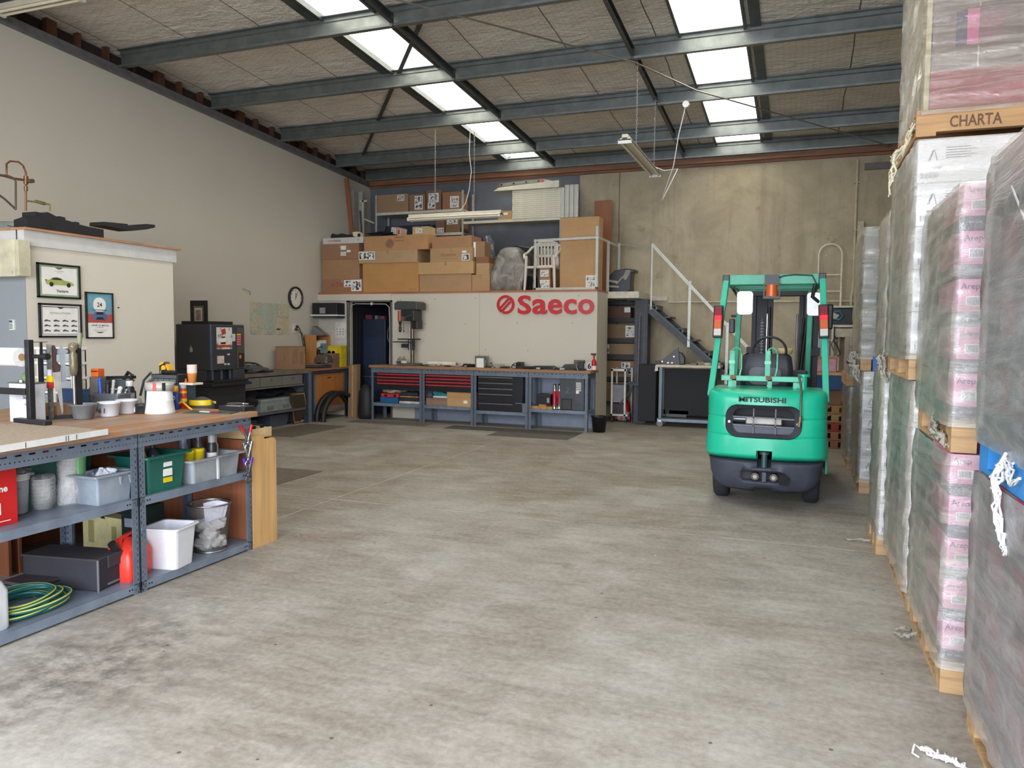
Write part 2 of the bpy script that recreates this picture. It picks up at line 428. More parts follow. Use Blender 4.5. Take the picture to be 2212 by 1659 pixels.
def m_mesh(c=(150, 150, 152), s=220, nm='wire_mesh'):
    q = NT(nm); x, y, z = q.xyz(q.co()); a = q.m('SINE', q.m('MULTIPLY', q.m('ADD', q.m('ARCTAN2', y, x), 0), 90)); b = q.m('SINE', q.m('MULTIPLY', z, s * 3))
    h = q.m('MULTIPLY', q.m('GREATER_THAN', q.m('MULTIPLY', a, b), -.12), 1.0)
    q.col(c).pr(.4, .8); q.holes(h); return q.mat
def m_print(nm='printed_photo', a=(40, 40, 44), b=(226, 226, 224), s=16, th=.5):
    k = ('pr', a, b, s, th)
    if k in _MC: return _MC[k]
    q = NT(nm); f = q.noise(s, 3, .6)
    q.col(q.ramp(f, [(th - .05, a), (th + .05, b)])).pr(.6); _MC[k] = q.mat; return q.mat
def m_glow(c, st, nm='lit_lamp'):
    q = NT(nm); q.col(c).pr(.3); q.b.inputs['Emission Color'].default_value = (*lin(c), 1); q.b.inputs['Emission Strength'].default_value = st; return q.mat

FLOOR, INSUL, SKYM, WALL, TILT = m_floor(), m_insul(), m_sky(), m_wall((202, 197, 186)), m_tilt()
MEZW = m_wall((204, 198, 184), 'mezzanine_board'); OFFW = m_wall((214, 208, 194), 'office_board')
GALV = P((118, 124, 122), .42, .55, .12, 6); GALVD = P((82, 88, 88), .45, .5, .15, 6)
OLDWOOD = m_wood((96, 62, 44), 'old_stud_timber', 2, .3); PLATE = m_wood((146, 100, 72), 'top_plate_timber', 0, .3)
DARK = P((22, 24, 30), .5); BLACK = P((30, 31, 34), .45, 0, .15); BLACKM = P((34, 35, 40), .6, 0, .2, 6)
WHITE = P((226, 226, 226), .4, 0, .05); OFFWH = P((214, 210, 196), .5, 0, .08); STEEL = metalM((170, 170, 170)); CHROME = metalM((205, 205, 205), .15)
GREYS = P((122, 134, 150), .42, .2, .12, 6); GREYD = P((62, 72, 86), .45, .2, .12, 6)
RED = P((186, 30, 34), .35, 0, .08); YEL = P((224, 196, 30), .4, 0, .08); ORG = P((226, 106, 40), .4); BLU = P((36, 92, 160), .45, 0, .12)
PAPER = P((232, 230, 226), .7, 0, .04); INK = P((36, 36, 40), .7, 0, .05); CREAM = P((214, 206, 172), .6, 0, .06)
SLOT_B = m_slot((120, 132, 148), 'beam', 'slotted_beam_steel'); SLOT_P = m_slot((112, 124, 140), 'post', 'slotted_post_steel')
SLOT_W = m_slot((196, 196, 188), 'post', 'white_slotted_steel')
BROWNW = m_wood((142, 86, 58), 'brown_panel', 2, .12); LIGHTW = m_wood((208, 166, 112), 'beech_laminate', 2, .1, .45)
PALW = m_wood((196, 158, 112), 'pallet_timber', 0, .25); WORKW = m_wood((176, 126, 86), 'worn_bench_timber', 1, .22, .55, .6, (150, 140, 130))
CB1, CB2, CB3, CB4 = m_card((192, 140, 88)), m_card((204, 156, 98)), m_card((168, 126, 92)), m_card((150, 118, 92))
PHOTO = m_print(); PHOTO2 = m_print('printed_sheet', (90, 84, 80), (214, 212, 206), 24, .46)

# ------------------------------------------------------------------ structure
XL, XR, YB, YF = -8.7, 2.55, 14.45, -1.5
def rz_(y): return 5.80 - .054 * y
b = MB(); b.add([(XL - .3, -14, 0), (9, -14, 0), (9, YB + .3, 0), (XL - 6, YB + .3, 0), (XL - 6, -14, 0)], [(0, 1, 2, 3, 4)])
b.v = [(XL - 6, -16, 0), (9, -16, 0), (9, YB + .3, 0), (XL - 6, YB + .3, 0)]; b.f = [(0, 1, 2, 3)]; b.m = [0]; b.s = [False]
b.box(XL - 6, -16, -.3, 9, YB + .3, -.01); struct('floor', b, FLOOR)
def tl(y): return 5.43 - .052 * y          # low edge of the steel trim on the left wall
b = MB(); b.add([(x, y, z) for x in (XL, XL - .2) for y, z in ((YF, 0), (YB, 0), (YB, tl(YB) + .02), (YF, tl(YF) + .02))],
    [(0, 1, 2, 3), (7, 6, 5, 4), (0, 4, 5, 1), (3, 2, 6, 7), (0, 3, 7, 4), (1, 5, 6, 2)]); struct('wall_left', b, WALL)
b = MB(); b.box(XL - .2, YB, 0, XR + .2, YB + .2, 5.1); struct('wall_back', b, TILT)
b = MB(); b.box(XR, YF, 0, XR + .2, YB, 5.9); struct('wall_right', b, TILT)
b = MB(); b.box(XL - .2, YF - .2, 0, -5.3, YF, 5.95).box(2.2, YF - .2, 0, XR + .2, YF, 5.95).box(-5.3, YF - .2, 4.5, 2.2, YF, 5.95); struct('wall_front', b, WALL)
b = MB()
for a, c in ((XL - .3, -5.47), (-4.75, -1.47), (-.70, XR + .2)):
    b.add([(a, YF - .2, rz_(YF - .2)), (c, YF - .2, rz_(YF - .2)), (c, YB + .2, rz_(YB + .2)), (a, YB + .2, rz_(YB + .2))], [(3, 2, 1, 0)])
    b.add([(a, YF - .2, rz_(YF - .2) + .1), (c, YF - .2, rz_(YF - .2) + .1), (c, YB + .2, rz_(YB + .2) + .1), (a, YB + .2, rz_(YB + .2) + .1)], [(0, 1, 2, 3)])
struct('ceiling', b, INSUL)
for i, (a, c) in enumerate(((-5.47, -4.75), (-1.47, -.70))):
    b = MB(); b.add([(a, 3.0, rz_(3.0) + .03), (c, 3.0, rz_(3.0) + .03), (c, 14.2, rz_(14.2) + .03), (a, 14.2, rz_(14.2) + .03)], [(3, 2, 1, 0)])
    struct('window_%d' % (i + 1), b, SKYM)
    b = MB(); d = a - .02 if i == 0 else c + .02
    for s_ in (a, c):
        b.bar((s_, 3.0, rz_(3.0) - .01), (s_, 14.3, rz_(14.3) - .01), .035, .07)
    b.bar((d - .1 * (1 if i == 0 else -1), 3.0, rz_(3) - .015), (d - .1 * (1 if i == 0 else -1), 14.3, rz_(14.3) - .015), .12, .02)
    b.box(a, -1.7, rz_(-1.7) - .25, c, 3.0, rz_(3) + .3)
    struct('trim_%d' % (i + 1), b, GALVD)
# steel trim and timber studs along the head of the left wall
b = MB(); b.bar((XL + .03, YF, tl(YF) + .06), (XL + .03, YB, tl(YB) + .06), .06, .11); b.bar((XL + .045, YF, tl(YF) + .012), (XL + .045, YB, tl(YB) + .012), .09, .012)
for i in range(40):
    y = .3 + i * .36; b.cyl((XL + .06, y, tl(y) + .06), (XL + .072, y, tl(y) + .06), .014, n=8)
struct('trim_3', b, P((120, 122, 126), .5, .5, .12))
b = MB()
for i in range(34):
    y = .1 + i * .43; b.box(XL - .14, y, tl(y) + .1, XL - .06, y + (.05 if i % 4 else .14), rz_(y) + .05)
struct('trim_4', b, OLDWOOD)
b = MB(); b.box(XL - .32, YF, 4.4, XL - .2, YB, 6.1); struct('trim_5', b, P((58, 46, 44), .8))
b = MB(); b.box(XL, YB - .14, 4.70, XR, YB - .02, 4.80); b.box(XL, YB - .05, 4.66, XR, YB, 4.70); struct('trim_6', b, PLATE)
b = MB(); b.box(XL, YB - .06, 4.80, XR, YB, 5.06); struct('trim_7', b, P((50, 44, 42), .8))
# purlins, bridging, brace, tie rod
PY = [-.4, 1.2, 2.9, 4.6, 6.32, 8.02, 9.71, 11.42, 13.14, 14.28]
for y in PY:
    t = rz_(y) - .005; prof = [(.0, 0), (-.07, 0), (-.07, -.008), (-.012, -.008), (-.012, -.05), (.004, -.062), (.004, -.19), (-.006, -.202), (-.006, -.225), (-.075, -.232),
                               (-.078, -.212), (-.084, -.212), (-.082, -.24), (.002, -.235), (.006, -.2), (.016, -.188), (.016, -.064), (0, -.05)]
    b = MB(); b.prism([(-p[0] if False else p[0], p[1]) for p in prof], (XL, y, t), (0, 1, 0), (0, 0, 1), (XR - XL, 0, 0)); struct('roof_purlin', b, GALV)
for x in (-4.5, -2.05):
    for i in range(4, len(PY) - 1):
        y0, y1 = PY[i], PY[i + 1]; b = MB(); a, c = (x, y0 + .02, rz_(y0) - .17), (x, y1 - .09, rz_(y1) - .17)
        b.bar(a, c, .012, .10); b.bar((a[0] + .02, a[1], a[2] - .045), (c[0] + .02, c[1], c[2] - .045), .04, .01); b.bar((a[0] + .02, a[1], a[2] + .045), (c[0] + .02, c[1], c[2] + .045), .04, .01)
        b.box(x - .01, y1 - .1, rz_(y1) - .26, x + .03, y1 - .07, rz_(y1) - .1)
        struct('roof_bridging', b, GALVD)
b = MB(); b.bar((-4.2, 8.2, rz_(8.2) - .04), (-8.2, 13.3, rz_(13.3) - .04), .06, .006); struct('roof_brace', b, GALVD)
b = MB(); b.tube([(-4.5, 6.7, 5.16), (-4.2, 7.25, 5.13), (-2.0, 9.6, 4.97), (-1.4, 10.8, 4.92), (1.35, 14.2, 4.74)], .011, 8, 0); b.cyl((-4.5, 6.7, 5.16), (-4.36, 6.95, 5.147), .02, n=8, m=1)
one('tie_rod', b, [P((150, 146, 138), .4, .7), RED], 'thin steel tie rod slung below the purlins from front left to back right', 'rod')
# office box on the left
b = MB(); b.box(-8.7, 4.97, 0, -6.6, 6.72, 2.36); struct('wall_office', b, OFFW)
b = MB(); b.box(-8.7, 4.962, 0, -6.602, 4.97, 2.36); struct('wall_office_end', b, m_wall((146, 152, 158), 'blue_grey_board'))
b = MB(); b.box(-8.7, 4.955, 2.36, -6.585, 6.76, 2.50); struct('trim_8', b, P((206, 206, 204), .5, 0, .04))
b = MB(); b.box(-8.7, 4.94, 2.50, -6.55, 6.80, 2.52); struct('trim_9', b, m_wood((190, 140, 104), 'plywood_lid', 1))
# mezzanine
MY = 12.52
b = MB(); b.box(-7.09, MY, 0, -3.17, MY + .08, 2.31); b.box(-8.7, MY, 0, -7.99, MY + .08, 2.2); b.box(-8.7, MY - .03, 2.19, -7.09, MY + .08, 2.31); b.box(-3.25, MY + .08, 0, -3.17, MY + .75, 2.31)
struct('wall_mezzanine', b, MEZW)
b = MB(); b.box(-8.7, MY - .01, 2.31, -3.17, YB, 2.345); struct('trim_10', b, m_wood((178, 116, 76), 'mezzanine_deck', 0))
b = MB()
for x, z in [(-6.9, 2.2), (-6.2, 2.2), (-5.4, 2.22), (-4.8, 2.25), (-4.2, 2.24), (-3.5, 2.24), (-6.4, 1.75), (-5.6, 1.75), (-4.6, 1.78), (-3.6, 1.78), (-6.6, 1.35), (-5.2, 1.3), (-4.4, 1.3)]:
    b.cyl((x, MY - .003, z), (x, MY, z), .009, n=8)
b.box(-5.32, MY - .002, 1.0, -5.317, MY, 2.31); struct('trim_11', b, P((120, 114, 100), .7))
b = MB(); b.box(-3.17, MY + .75, 2.23, -2.62, YB, 2.345); b.box(-3.17, YB - .06, 2.23, -2.3, YB, 2.31); struct('trim_12', b, P((206, 200, 184), .6))
# grey back boards behind the rear benches, darker grey panel above the mezzanine
b = MB(); b.box(-6.6, MY - .03, .0, -3.22, MY, .98); struct('trim_13', b, P((132, 142, 162), .5, 0, .05))
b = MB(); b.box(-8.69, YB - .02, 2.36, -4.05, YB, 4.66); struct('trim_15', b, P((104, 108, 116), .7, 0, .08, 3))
# ------------------------------------------------------------------ generic small builders
def put(px, py, z):
    p = at(px, py, 'z', z); return p, mpp(p)
def tub(b, w, d, h, t=.004, tw=.85, r=.02, lip=.006, m=0, z0=0):
    """open rectangular tub: base smaller by tw"""
    def rg(k, z, e=0): return [(x, y, z) for x, y in rrect(w * k - e, d * k - e, min(r, min(w, d) * .2), 3)]
    b.loft([rg(tw, z0, 2 * t), rg(tw, z0), rg(1, z0 + h - .012), rg(1 + lip * 4 / w, z0 + h - .012), rg(1 + lip * 4 / w, z0 + h), rg(1, z0 + h, 2 * t), rg(tw, z0 + t, 2 * t)], m, False, True)
    return b
def bottle(b, r, h, nr=.35, m=0, mc=1, capw=None, c=(0, 0, 0), n=20):
    c = Vector(c); b.lathe([(0, 0), (r * .92, 0), (r, h * .04), (r, h * .62), (r * .8, h * .72), (r * nr, h * .8), (r * nr, h * .84)], c, n, m)
    cr = capw or r * nr * 1.15; b.lathe([(cr, h * .83), (cr, h * .98), (cr * .9, h), (0, h)], c, n, mc); return b
def spray(name, label, p, r, h, mb, mc, cat='spray can', group=None, band=None, trig=False):
    t = thing(name, label, cat, p, 0, group)
    b = MB().lathe([(0, 0), (r, 0), (r, h * .72), (r * .72, h * .80), (r * .72, h * .82)], n=20)
    if band: b.lathe([(r + .0006, h * .18), (r + .0006, h * .55)], n=20, m=1)
    b.build('can_body', [mb, band or mb], t)
    c = MB().lathe([(r * .74, h * .80), (r * .74, h * .97), (r * .66, h), (0, h)], n=20); c.build('cap', mc, t); return t
def carton(px0, px1, ytop, Y, dep, z0, c, label, group=None, tape=True, lab=(), txt=(), yb=None, name='cardboard_box', cat='box', h=None, rz=0):
    """box whose camera side stands in plane Y between two picture columns; z0 its base"""
    ym = yb if yb is not None else 700
    a = at(px0, ym, 'y', Y); q = at(px1, ym, 'y', Y); zt = at((px0 + px1) / 2, ytop, 'y', Y).z if h is None else z0 + h
    w, hh = q.x - a.x, zt - z0; mt = m_card(c) if isinstance(c, tuple) else c
    t = thing(name, label, cat, (a.x + w / 2, Y, z0), rz, group)
    b = MB().box(-w / 2, 0, 0, w / 2, dep, hh); b.build('carton_body', mt, t, bev=.004)
    if tape:
        k = .025; b = MB().box(-k, -.0012, hh * .72, k, .001, hh + .0012).box(-k, -.0012, hh - .001, k, dep, hh + .0012).box(-w / 2 + .001, -.0009, hh * .02, w / 2 - .001, .001, hh * .021)
        b.build('packing_tape', P((172, 132, 88), .3), t)
    for (u0, v0, u1, v1, m_) in lab:
        b = MB(); x0, x1, y0, y1 = -w / 2 + u0 * w, -w / 2 + u1 * w, v0 * hh, v1 * hh
        b.box(x0, -.003, y0, x1, .001, y1, 0)
        if m_ is not None:
            e = min(x1 - x0, y1 - y0) * .1; b.box(x0 + e, -.0042, y0 + e, x1 - e, -.0029, y1 - e, 1)
        b.build('paper_label', [PAPER, m_ or PAPER], t)
    for (s_, u, v, hh_, ww_, m_) in txt:
        MB().text(s_, (-w / 2 + u * w, -.002, v * hh), (1, 0, 0), (0, 0, 1), hh_ * hh, w=ww_ * w if ww_ else None, ext=.0008, bold=.01).build('printed_text', m_, t)
    return t
def shade_box(name, label, cat, x0, y0, z0, x1, y1, z1, m, bev=.004, group=None):
    o = MB().box(-(x1 - x0) / 2, -(y1 - y0) / 2, 0, (x1 - x0) / 2, (y1 - y0) / 2, z1 - z0).build(name, m, bev=bev)
    tag(o, label, cat, group); o.location = ((x0 + x1) / 2, (y0 + y1) / 2, z0); return o
def rag(b, c, sx, sy, sz, seed=0, m=0, n=14):
    """crumpled cloth / paper lump"""
    rd = random.Random(seed); c = Vector(c); ph = [rd.uniform(0, 6.3) for _ in range(8)]; vs = []
    for i in range(n + 1):
        t = PI * i / n
        for j in range(2 * n):
            a = PI * j / n
            k = 1 + .16 * math.sin(3 * a + ph[0] + 2 * t) + .12 * math.sin(5 * a + ph[1] - 3 * t) + .1 * math.sin(7 * t + ph[2]) * math.cos(4 * a + ph[3]) + rd.uniform(-.05, .05)
            k *= 1 if 0 < i < n else .9
            vs.append(c + Vector((sx * k * math.sin(t) * math.cos(a), sy * k * math.sin(t) * math.sin(a), max(-sz * .98, sz * k * math.cos(t)))))
    b.add(vs, [(i * 2 * n + j, (i + 1) * 2 * n + j, (i + 1) * 2 * n + (j + 1) % (2 * n), i * 2 * n + (j + 1) % (2 * n)) for i in range(n) for j in range(2 * n)], m, False); return b

# ------------------------------------------------------------------ near workbench (left foreground)
WZ, FX = 1.02, -3.70
def bench_bay(y0, y1, label, shelves=(.585, .065), dep=.6, zt=.98, loc=None, rz=0, group='grey slotted steel bays of the near workbench'):
    L = y1 - y0; t = thing('workbench_frame', label, 'workbench', loc or (FX, y0, 0), rz, group)
    for (x, y, u, v) in ((0, 0, (0, 1, 0), (-1, 0, 0)), (0, L, (0, -1, 0), (-1, 0, 0)), (-dep, 0, (0, 1, 0), (1, 0, 0)), (-dep, L, (0, -1, 0), (1, 0, 0))):
        MB().angle((x, y, 0), (x, y, zt), u, v, .048, .048, .003).build('post', SLOT_P, t)
    for x, s_ in ((.004, 1), (-dep - .004, -1)):
        MB().plate((x, .0, zt), (x, L, zt), (0, 0, -.085), (-.003, 0, 0)).plate((x, 0, zt - .002), (x, L, zt - .002), (-.04 * s_, 0, 0), (0, 0, -.003)).build('top_beam', SLOT_B, t)
    MB().plate((-dep, L - .004, zt), (0, L - .004, zt), (0, 0, -.085), (0, .003, 0)).build('end_beam', SLOT_B, t)
    for z in shelves:
        b = MB().box(-dep + .004, .005, z - .004, .0, L - .005, z)
        b.box(-.002, .045, z - .052, .001, L - .045, z); b.box(-dep, .045, z - .05, -dep + .003, L - .045, z); b.box(-dep, .003, z - .05, 0, .006, z); b.box(-dep, L - .006, z - .05, 0, L - .003, z)
        for y in (.06, .08, L - .06, L - .08): b.cyl((.001, y, z - .025), (.0018, y, z - .025), .006, n=8, m=1)
        b.build('shelf', [GREYS, DARK], t)
    for y in (.022, L - .022):
        for z in (zt - .02,) + tuple(q - .022 for q in shelves): MB().cyl((.003, y, z), (.010, y, z), .008, n=8).build('bolt_head', STEEL, t)
    return t
bench_bay(2.30, 3.455, 'grey slotted steel bench frame bay holding the hose, jars and grey bin')
bench_bay(3.463, 4.47, 'grey slotted steel bench frame bay holding the green crate, clear crate and waste baskets')
t = thing('timber_worktop', 'worn brown timber worktop of the near workbench with tools on it', 'worktop', (-3.655, 2.2, .98))
b = MB().box(-1.75, 0, 0, 0, 2.3, .038); b.build('board', WORKW, t, bev=.006)
p = [at(-40, 972, 'z', 1.036), at(231, 929, 'z', 1.036), at(106, 918, 'z', 1.036), at(-40, 914, 'z', 1.036)]
b = MB(); b.prism([(p[0].x, p[0].y), (p[1].x, p[1].y), (p[2].x, p[2].y), (p[3].x, p[3].y)], (0, 0, 1.018), (1, 0, 0), (0, 1, 0), (0, 0, .018))
o = thing('particle_board', 'raw particle board with a white edge strip lying on the left of the bench', 'board', (0, 0, 0))
b.build('panel', P((168, 152, 132), .8, 0, .12, 60), o)
d = (p[1] - p[0]).normalized(); nrm = Vector((d.y, -d.x, 0)); pa, pb = p[0].copy(), p[1].copy()
b = MB().bar((pa.x + nrm.x * .004, pa.y + nrm.y * .004, 1.027), (pb.x + nrm.x * .004, pb.y + nrm.y * .004, 1.027), .008, .032)
for k in (.3, .62, .64, .71): q_ = pa.lerp(pb, k); b.box(q_.x + nrm.x * .008 - .001, q_.y + nrm.y * .008 - .002, 1.013, q_.x + nrm.x * .008 + .001, q_.y + nrm.y * .008 + .002, 1.04, 1)
b.build('edge_strip', [WHITE, GREYD], o)
# second run of bench behind it (supports the back half of the top)
for y0 in (2.3, 3.45):
    bb = thing('cupboard', 'brown timber cupboard carcass under the back half of the bench, %s end' % ('hose' if y0 < 3 else 'waste basket'), 'cupboard', (-4.98, y0, 0), 0, 'brown cupboards behind the near bench bays')
    L = 1.1 if y0 < 3 else 1.0
    MB().box(-.36, 0, 0, -.34, L, .98).box(-.36, 0, .0, .25, .02, .98).box(-.36, L - .02, 0, .25, L, .98).box(-.34, .02, .5, .2, L - .02, .52).build('carcass', BROWNW, bb)
# cabinet at the end of the bench with pale laminate end panel
t = thing('end_cabinet', 'beech laminate cabinet standing against the far end of the near bench', 'cabinet', (-3.70, 4.485, 0))
MB().box(-1.25, 0, 0, -.02, .018, .80).box(-1.25, .25, 0, -.02, .27, .80).box(-1.25, .018, 0, -1.23, .25, .8).build('carcass', BROWNW, t)
b = MB(); pr = [(0, 0), (.272, 0), (.272, .765), (.262, .787), (.24, .795), (.14, .795), (.12, .83), (0, .83)]
b.prism(pr, (-.02, 0, 0), (0, 1, 0), (0, 0, 1), (.02, 0, 0)); b.build('side_panel', LIGHTW, t)
t = thing('file_box', 'beige open file box with dark folders on top of the end cabinet', 'box', (-3.92, 4.64, .80))
MB().box(-.17, -.11, 0, .17, .11, .01).box(-.17, -.12, 0, .17, -.11, .09).box(-.17, .11, 0, .17, .12, .07).box(-.18, -.12, 0, -.17, .12, .09).box(.17, -.12, 0, .18, .12, .075).build('tray', P((206, 178, 132), .5), t, bev=.004)
for i in range(4): MB().box(-.15, -.09 + i * .045, .01, .15, -.07 + i * .045, .088 + .004 * (i % 2)).build('folder', BLACK if i % 2 else P((190, 170, 130), .6), t)

# ---- things on the bench top
def T1(name, label, cat, px, py, z=WZ - .002, rz=0, group=None):
    p, s_ = put(px, py, z); return thing(name, label, cat, p, rz, group), s_
# paper towel stand
t, s = T1('paper_roll_stand', 'black metal stand holding the white paper towel roll', 'stand', 68, 912, 1.036, 0)
p0, p1 = put(37, 912, 1.036)[0], put(105, 919, 1.036)[0]; o_ = Vector(t.location)
a, c = p0 - o_, p1 - o_
MB().bar((a.x, a.y, .014), (c.x, c.y, .014), .05, .028).build('foot', BLACK, t, bev=.006)
MB().box(-.018, -.018, .02, .018, .018, .50).build('upright', BLACK, t, bev=.003)
MB().box(-1.0, -.025, .165, -.018, -.005, .205).build('cross_bar', BLACK, t, bev=.003)
MB().cyl((-.95, .0, .40), (.11, .02, .40), .012).cyl((.10, .02, .40), (.13, .02, .40), .02).build('roll_spindle', BLACK, t)
rl = thing('paper_towel_roll', 'white embossed paper towel roll on the black stand', 'paper roll', t.location)
MB().cyl((-.9, -.03, .395), (-.025, -.03, .395), .056, n=32, m=0).cyl((-.025, -.03, .395), (-.0235, -.03, .395), .022, n=16, m=1).build('paper', [P((232, 232, 232), .85, 0, .05, 60, .3), CB1], rl)
t, s = T1('chemical_tin', 'white rectangular chemical tin with handwriting behind the paper roll stand', 'tin', 62, 911)
MB().box(-.10, -.05, 0, .09, .05, .245).build('tin_body', P((214, 220, 230), .35, .1), t, bev=.006)
MB().box(-.105, -.053, .243, .095, .053, .25).cyl((-.05, 0, .25), (-.05, 0, .262), .022).build('lid_rim', STEEL, t)
MB().text('5kg', (.045, -.052, .16), (1, 0, 0), (0, 0, 1), .022, ext=.001).text('oil', (.05, -.052, .12), (1, 0, 0), (0, 0, 1), .018, ext=.001).build('handwriting', INK, t)
o = MB().ball((0, 0, .03), .033).build('tennis_ball', P((96, 128, 84), .9, 0, .1, 40)); tag(o, 'green tennis ball resting on the white chemical tin', 'ball'); q_ = t.location; o.location = (q_.x + .0, q_.y + .0, q_.z + .252)
# tool rack with hanging tools
t, s = T1('tool_rack', 'black tool rack of two uprights joined by a top bar', 'tool rack', 92, 907)
p2 = put(172, 902, WZ)[0] - Vector(t.location); L = p2.length; R2 = Vector((p2.x, p2.y, 0)).normalized()
def rk(u, z, off=0): n_ = Vector((-R2.y, R2.x, 0)); v = R2 * u - n_ * off; return (v.x, v.y, z)
MB().bar(rk(0, .0), rk(0, .40), .022, .022).bar(rk(L, .0), rk(L, .46), .03, .03).build('upright', BLACK, t)
MB().bar(rk(0, .012), rk(L, .012), .03, .024).build('base_rail', BLACK, t)
MB().bar(rk(.03, .435), rk(L, .445), .022, .035).build('top_bar', BLACK, t)
MB().bar(rk(0.005, .4), rk(.005, .50), .012, .012).bar(rk(-.06, .50), rk(.04, .50), .01, .004).build('t_rod', BLACK, t)
RK = t
def rthing(name, label, cat): return thing(name, label, cat, RK.location)
h = rthing('steel_square', 'perforated steel rule with yellow and red tape standing at the rack left post', 'rule')
MB().bar(rk(.045, .0, .03), rk(.045, .485, .03), .045, .004, up=(0, 1, 0)).build('rule_blade', P((150, 152, 146), .4, .6, .3, 60), h)
MB().bar(rk(.045, .245, .036), rk(.045, .285, .036), .052, .012, 0, (0, 1, 0)).build('tape_yellow', YEL, h)
MB().bar(rk(.045, .205, .036), rk(.045, .244, .036), .052, .012, 0, (0, 1, 0)).build('tape_red', P((210, 54, 60), .5), h)
MB().bar(rk(.045, .286, .036), rk(.045, .325, .036), .03, .012, 0, (0, 1, 0)).build('tape_white', WHITE, h)
h = rthing('hand_saw', 'hand saw with dark red handle hanging on the tool rack bar', 'saw')
n0 = Vector((-R2.y, R2.x, 0)); up = Vector((0, 0, 1))
MB().prism([(-.022, .28), (.022, .28), (.03, .02), (.022, .0)], rk(.40 * L, .03, .03), R2, up, n0 * .002).build('blade', STEEL, h)
MB().prism([(-.03, .45), (.0, .462), (.012, .43), (.006, .36), (.03, .33), (.026, .29), (-.012, .285), (-.02, .34)], rk(.36 * L, .02, .036), R2, up, n0 * .016).build('handle', P((70, 34, 34), .5), h, bev=.004)
h = rthing('metal_bracket', 'grey pressed metal bracket hanging in the middle of the tool rack', 'bracket')
MB().prism([(-.012, .46), (-.004, .5), (.008, .46), (.032, .45), (.036, .435), (.016, .42), (.02, .24), (-.012, .24), (-.012, .42), (-.036, .43), (-.034, .445)], rk(.56 * L, 0, .02), R2, up, n0 * .004).build('plate', P((140, 148, 154), .4, .5), h)
h = rthing('hook_spanner', 'thin steel hook spanner hanging right of the metal bracket', 'spanner')
MB().tube([rk(.78 * L, .44, .0), rk(.81 * L, .465, .0), rk(.84 * L, .44, .018), rk(.84 * L, .26, .02), rk(.87 * L, .25, .02)], .006, 8).build('shank', STEEL, h)
h = rthing('screwdriver', 'large screwdriver with clear amber handle standing in the bowl by the rack', 'screwdriver')
MB().lathe([(0, .28), (.016, .28), (.022, .30), (.026, .34), (.024, .42), (.014, .44), (.03, .46), (.026, .49), (0, .5)], Vector(rk(L - .03, 0, .03)), 16).build('handle', P((120, 110, 84), .2, 0, .2), h)
MB().cyl(rk(L - .03, .04, .03), rk(L - .03, .28, .03), .009).build('shaft', STEEL, h)
h = rthing('wood_chisel', 'chisel with pale green wooden handle hooked over the rack end', 'chisel')
MB().cyl(rk(L + .01, .46, .0), rk(L + .015, .56, .0), .012, .016).build('handle', P((126, 134, 104), .6), h)
# white drawer tower
t, s = T1('drawer_tower', 'white plastic drawer tower with translucent drawers behind the tool rack', 'drawers', 122, 882)
for x in (-.19, .15): MB().box(x, 0, 0, x + .03, .11, .45).build('side_frame', OFFWH, t)
MB().box(-.19, .10, 0, .18, .11, .45).build('back_frame', OFFWH, t)
for i in range(5): MB().box(-.20, -.01, i * .108, .19, .115, i * .108 + .018).build('shelf_rim', WHITE, t, bev=.003)
MB().box(-.01, -.012, 0, .01, 0, .45).build('mullion', OFFWH, t)
for i in range(4):
    for x in (-.16, .012): MB().box(x, .0, i * .108 + .02, x + .145, .10, i * .108 + .10).build('drawer', m_clear((176, 186, 190), .75), t, bev=.004)
o = MB().box(-.035, -.03, 0, .035, .03, .06).box(-.035, -.032, .035, .035, .032, .045, 1).build('tape_dispenser', [ORG, BLACK], bev=.006); tag(o, 'orange and black box on the right of the white drawer tower', 'box')
q_ = t.location; o.location = (q_.x + .285, q_.y + .02, WZ); 
o2 = MB().box(-.05, -.04, 0, .03, .04, .23).build('storage_case', P((110, 104, 98), .5), bev=.004); tag(o2, 'off-white storage case tucked beside the white drawer tower', 'case'); o2.location = (q_.x + .22, q_.y + .18, WZ); o.location = (q_.x + .21, q_.y + .18, WZ + .23)
# books / blue box
t, s = T1('picture_box', 'blue printed cardboard box leaning behind the tool rack', 'box', 150, 893)
MB().box(-.11, 0, 0, .12, .06, .17).build('carton_body', P((46, 78, 122), .5, 0, .25, 8), t, bev=.003)
MB().prism([(-.1, .01), (.11, .01), (.11, .07), (.03, .085), (-.05, .05)], (0, -.002, 0), (1, 0, 0), (0, 0, 1), (0, .002, 0)).build('red_print', P((140, 60, 50), .6), t)
t, s = T1('cardboard_box', 'low open cardboard box under the hanging saw', 'box', 122, 900)
b = MB(); tub(b, .26, .18, .085, tw=1, r=.002, lip=0); b.build('carton_body', m_card((176, 132, 92)), t)
t, s = T1('plastic_bowl', 'clear round plastic bowl in front of the tool rack', 'bowl', 181, 905)
MB().lathe([(0, .002), (.055, .002), (.06, .008), (.082, .09), (.092, .094), (.092, .1), (.08, .1), (.057, .012), (0, .008)], n=32).build('bowl_wall', m_clear((216, 220, 224), .22), t)
for nm, lb, px, py, r, h, tx in (('paint_tub', 'white plastic paint tub marked 1', 236, 899, .068, .098, '6 1'), ('paint_tub', 'white plastic paint tub right of the one marked 1', 274, 893, .068, .098, '')):
    t, s = T1(nm, lb, 'tub', px, py, group='white paint tubs on the near bench')
    MB().lathe([(0, .001), (r * .8, .001), (r * .84, .006), (r, h - .012), (r * 1.06, h - .012), (r * 1.06, h), (r * .97, h), (r * .8, .01), (0, .008)], n=28).build('tub_wall', P((214, 216, 222), .35, 0, .05), t)
    if tx: MB().text(tx, (.01, -r * .97, h * .45), (1, .0, 0), (0, .12, 1), .035, ext=.002).build('handwriting', INK, t)
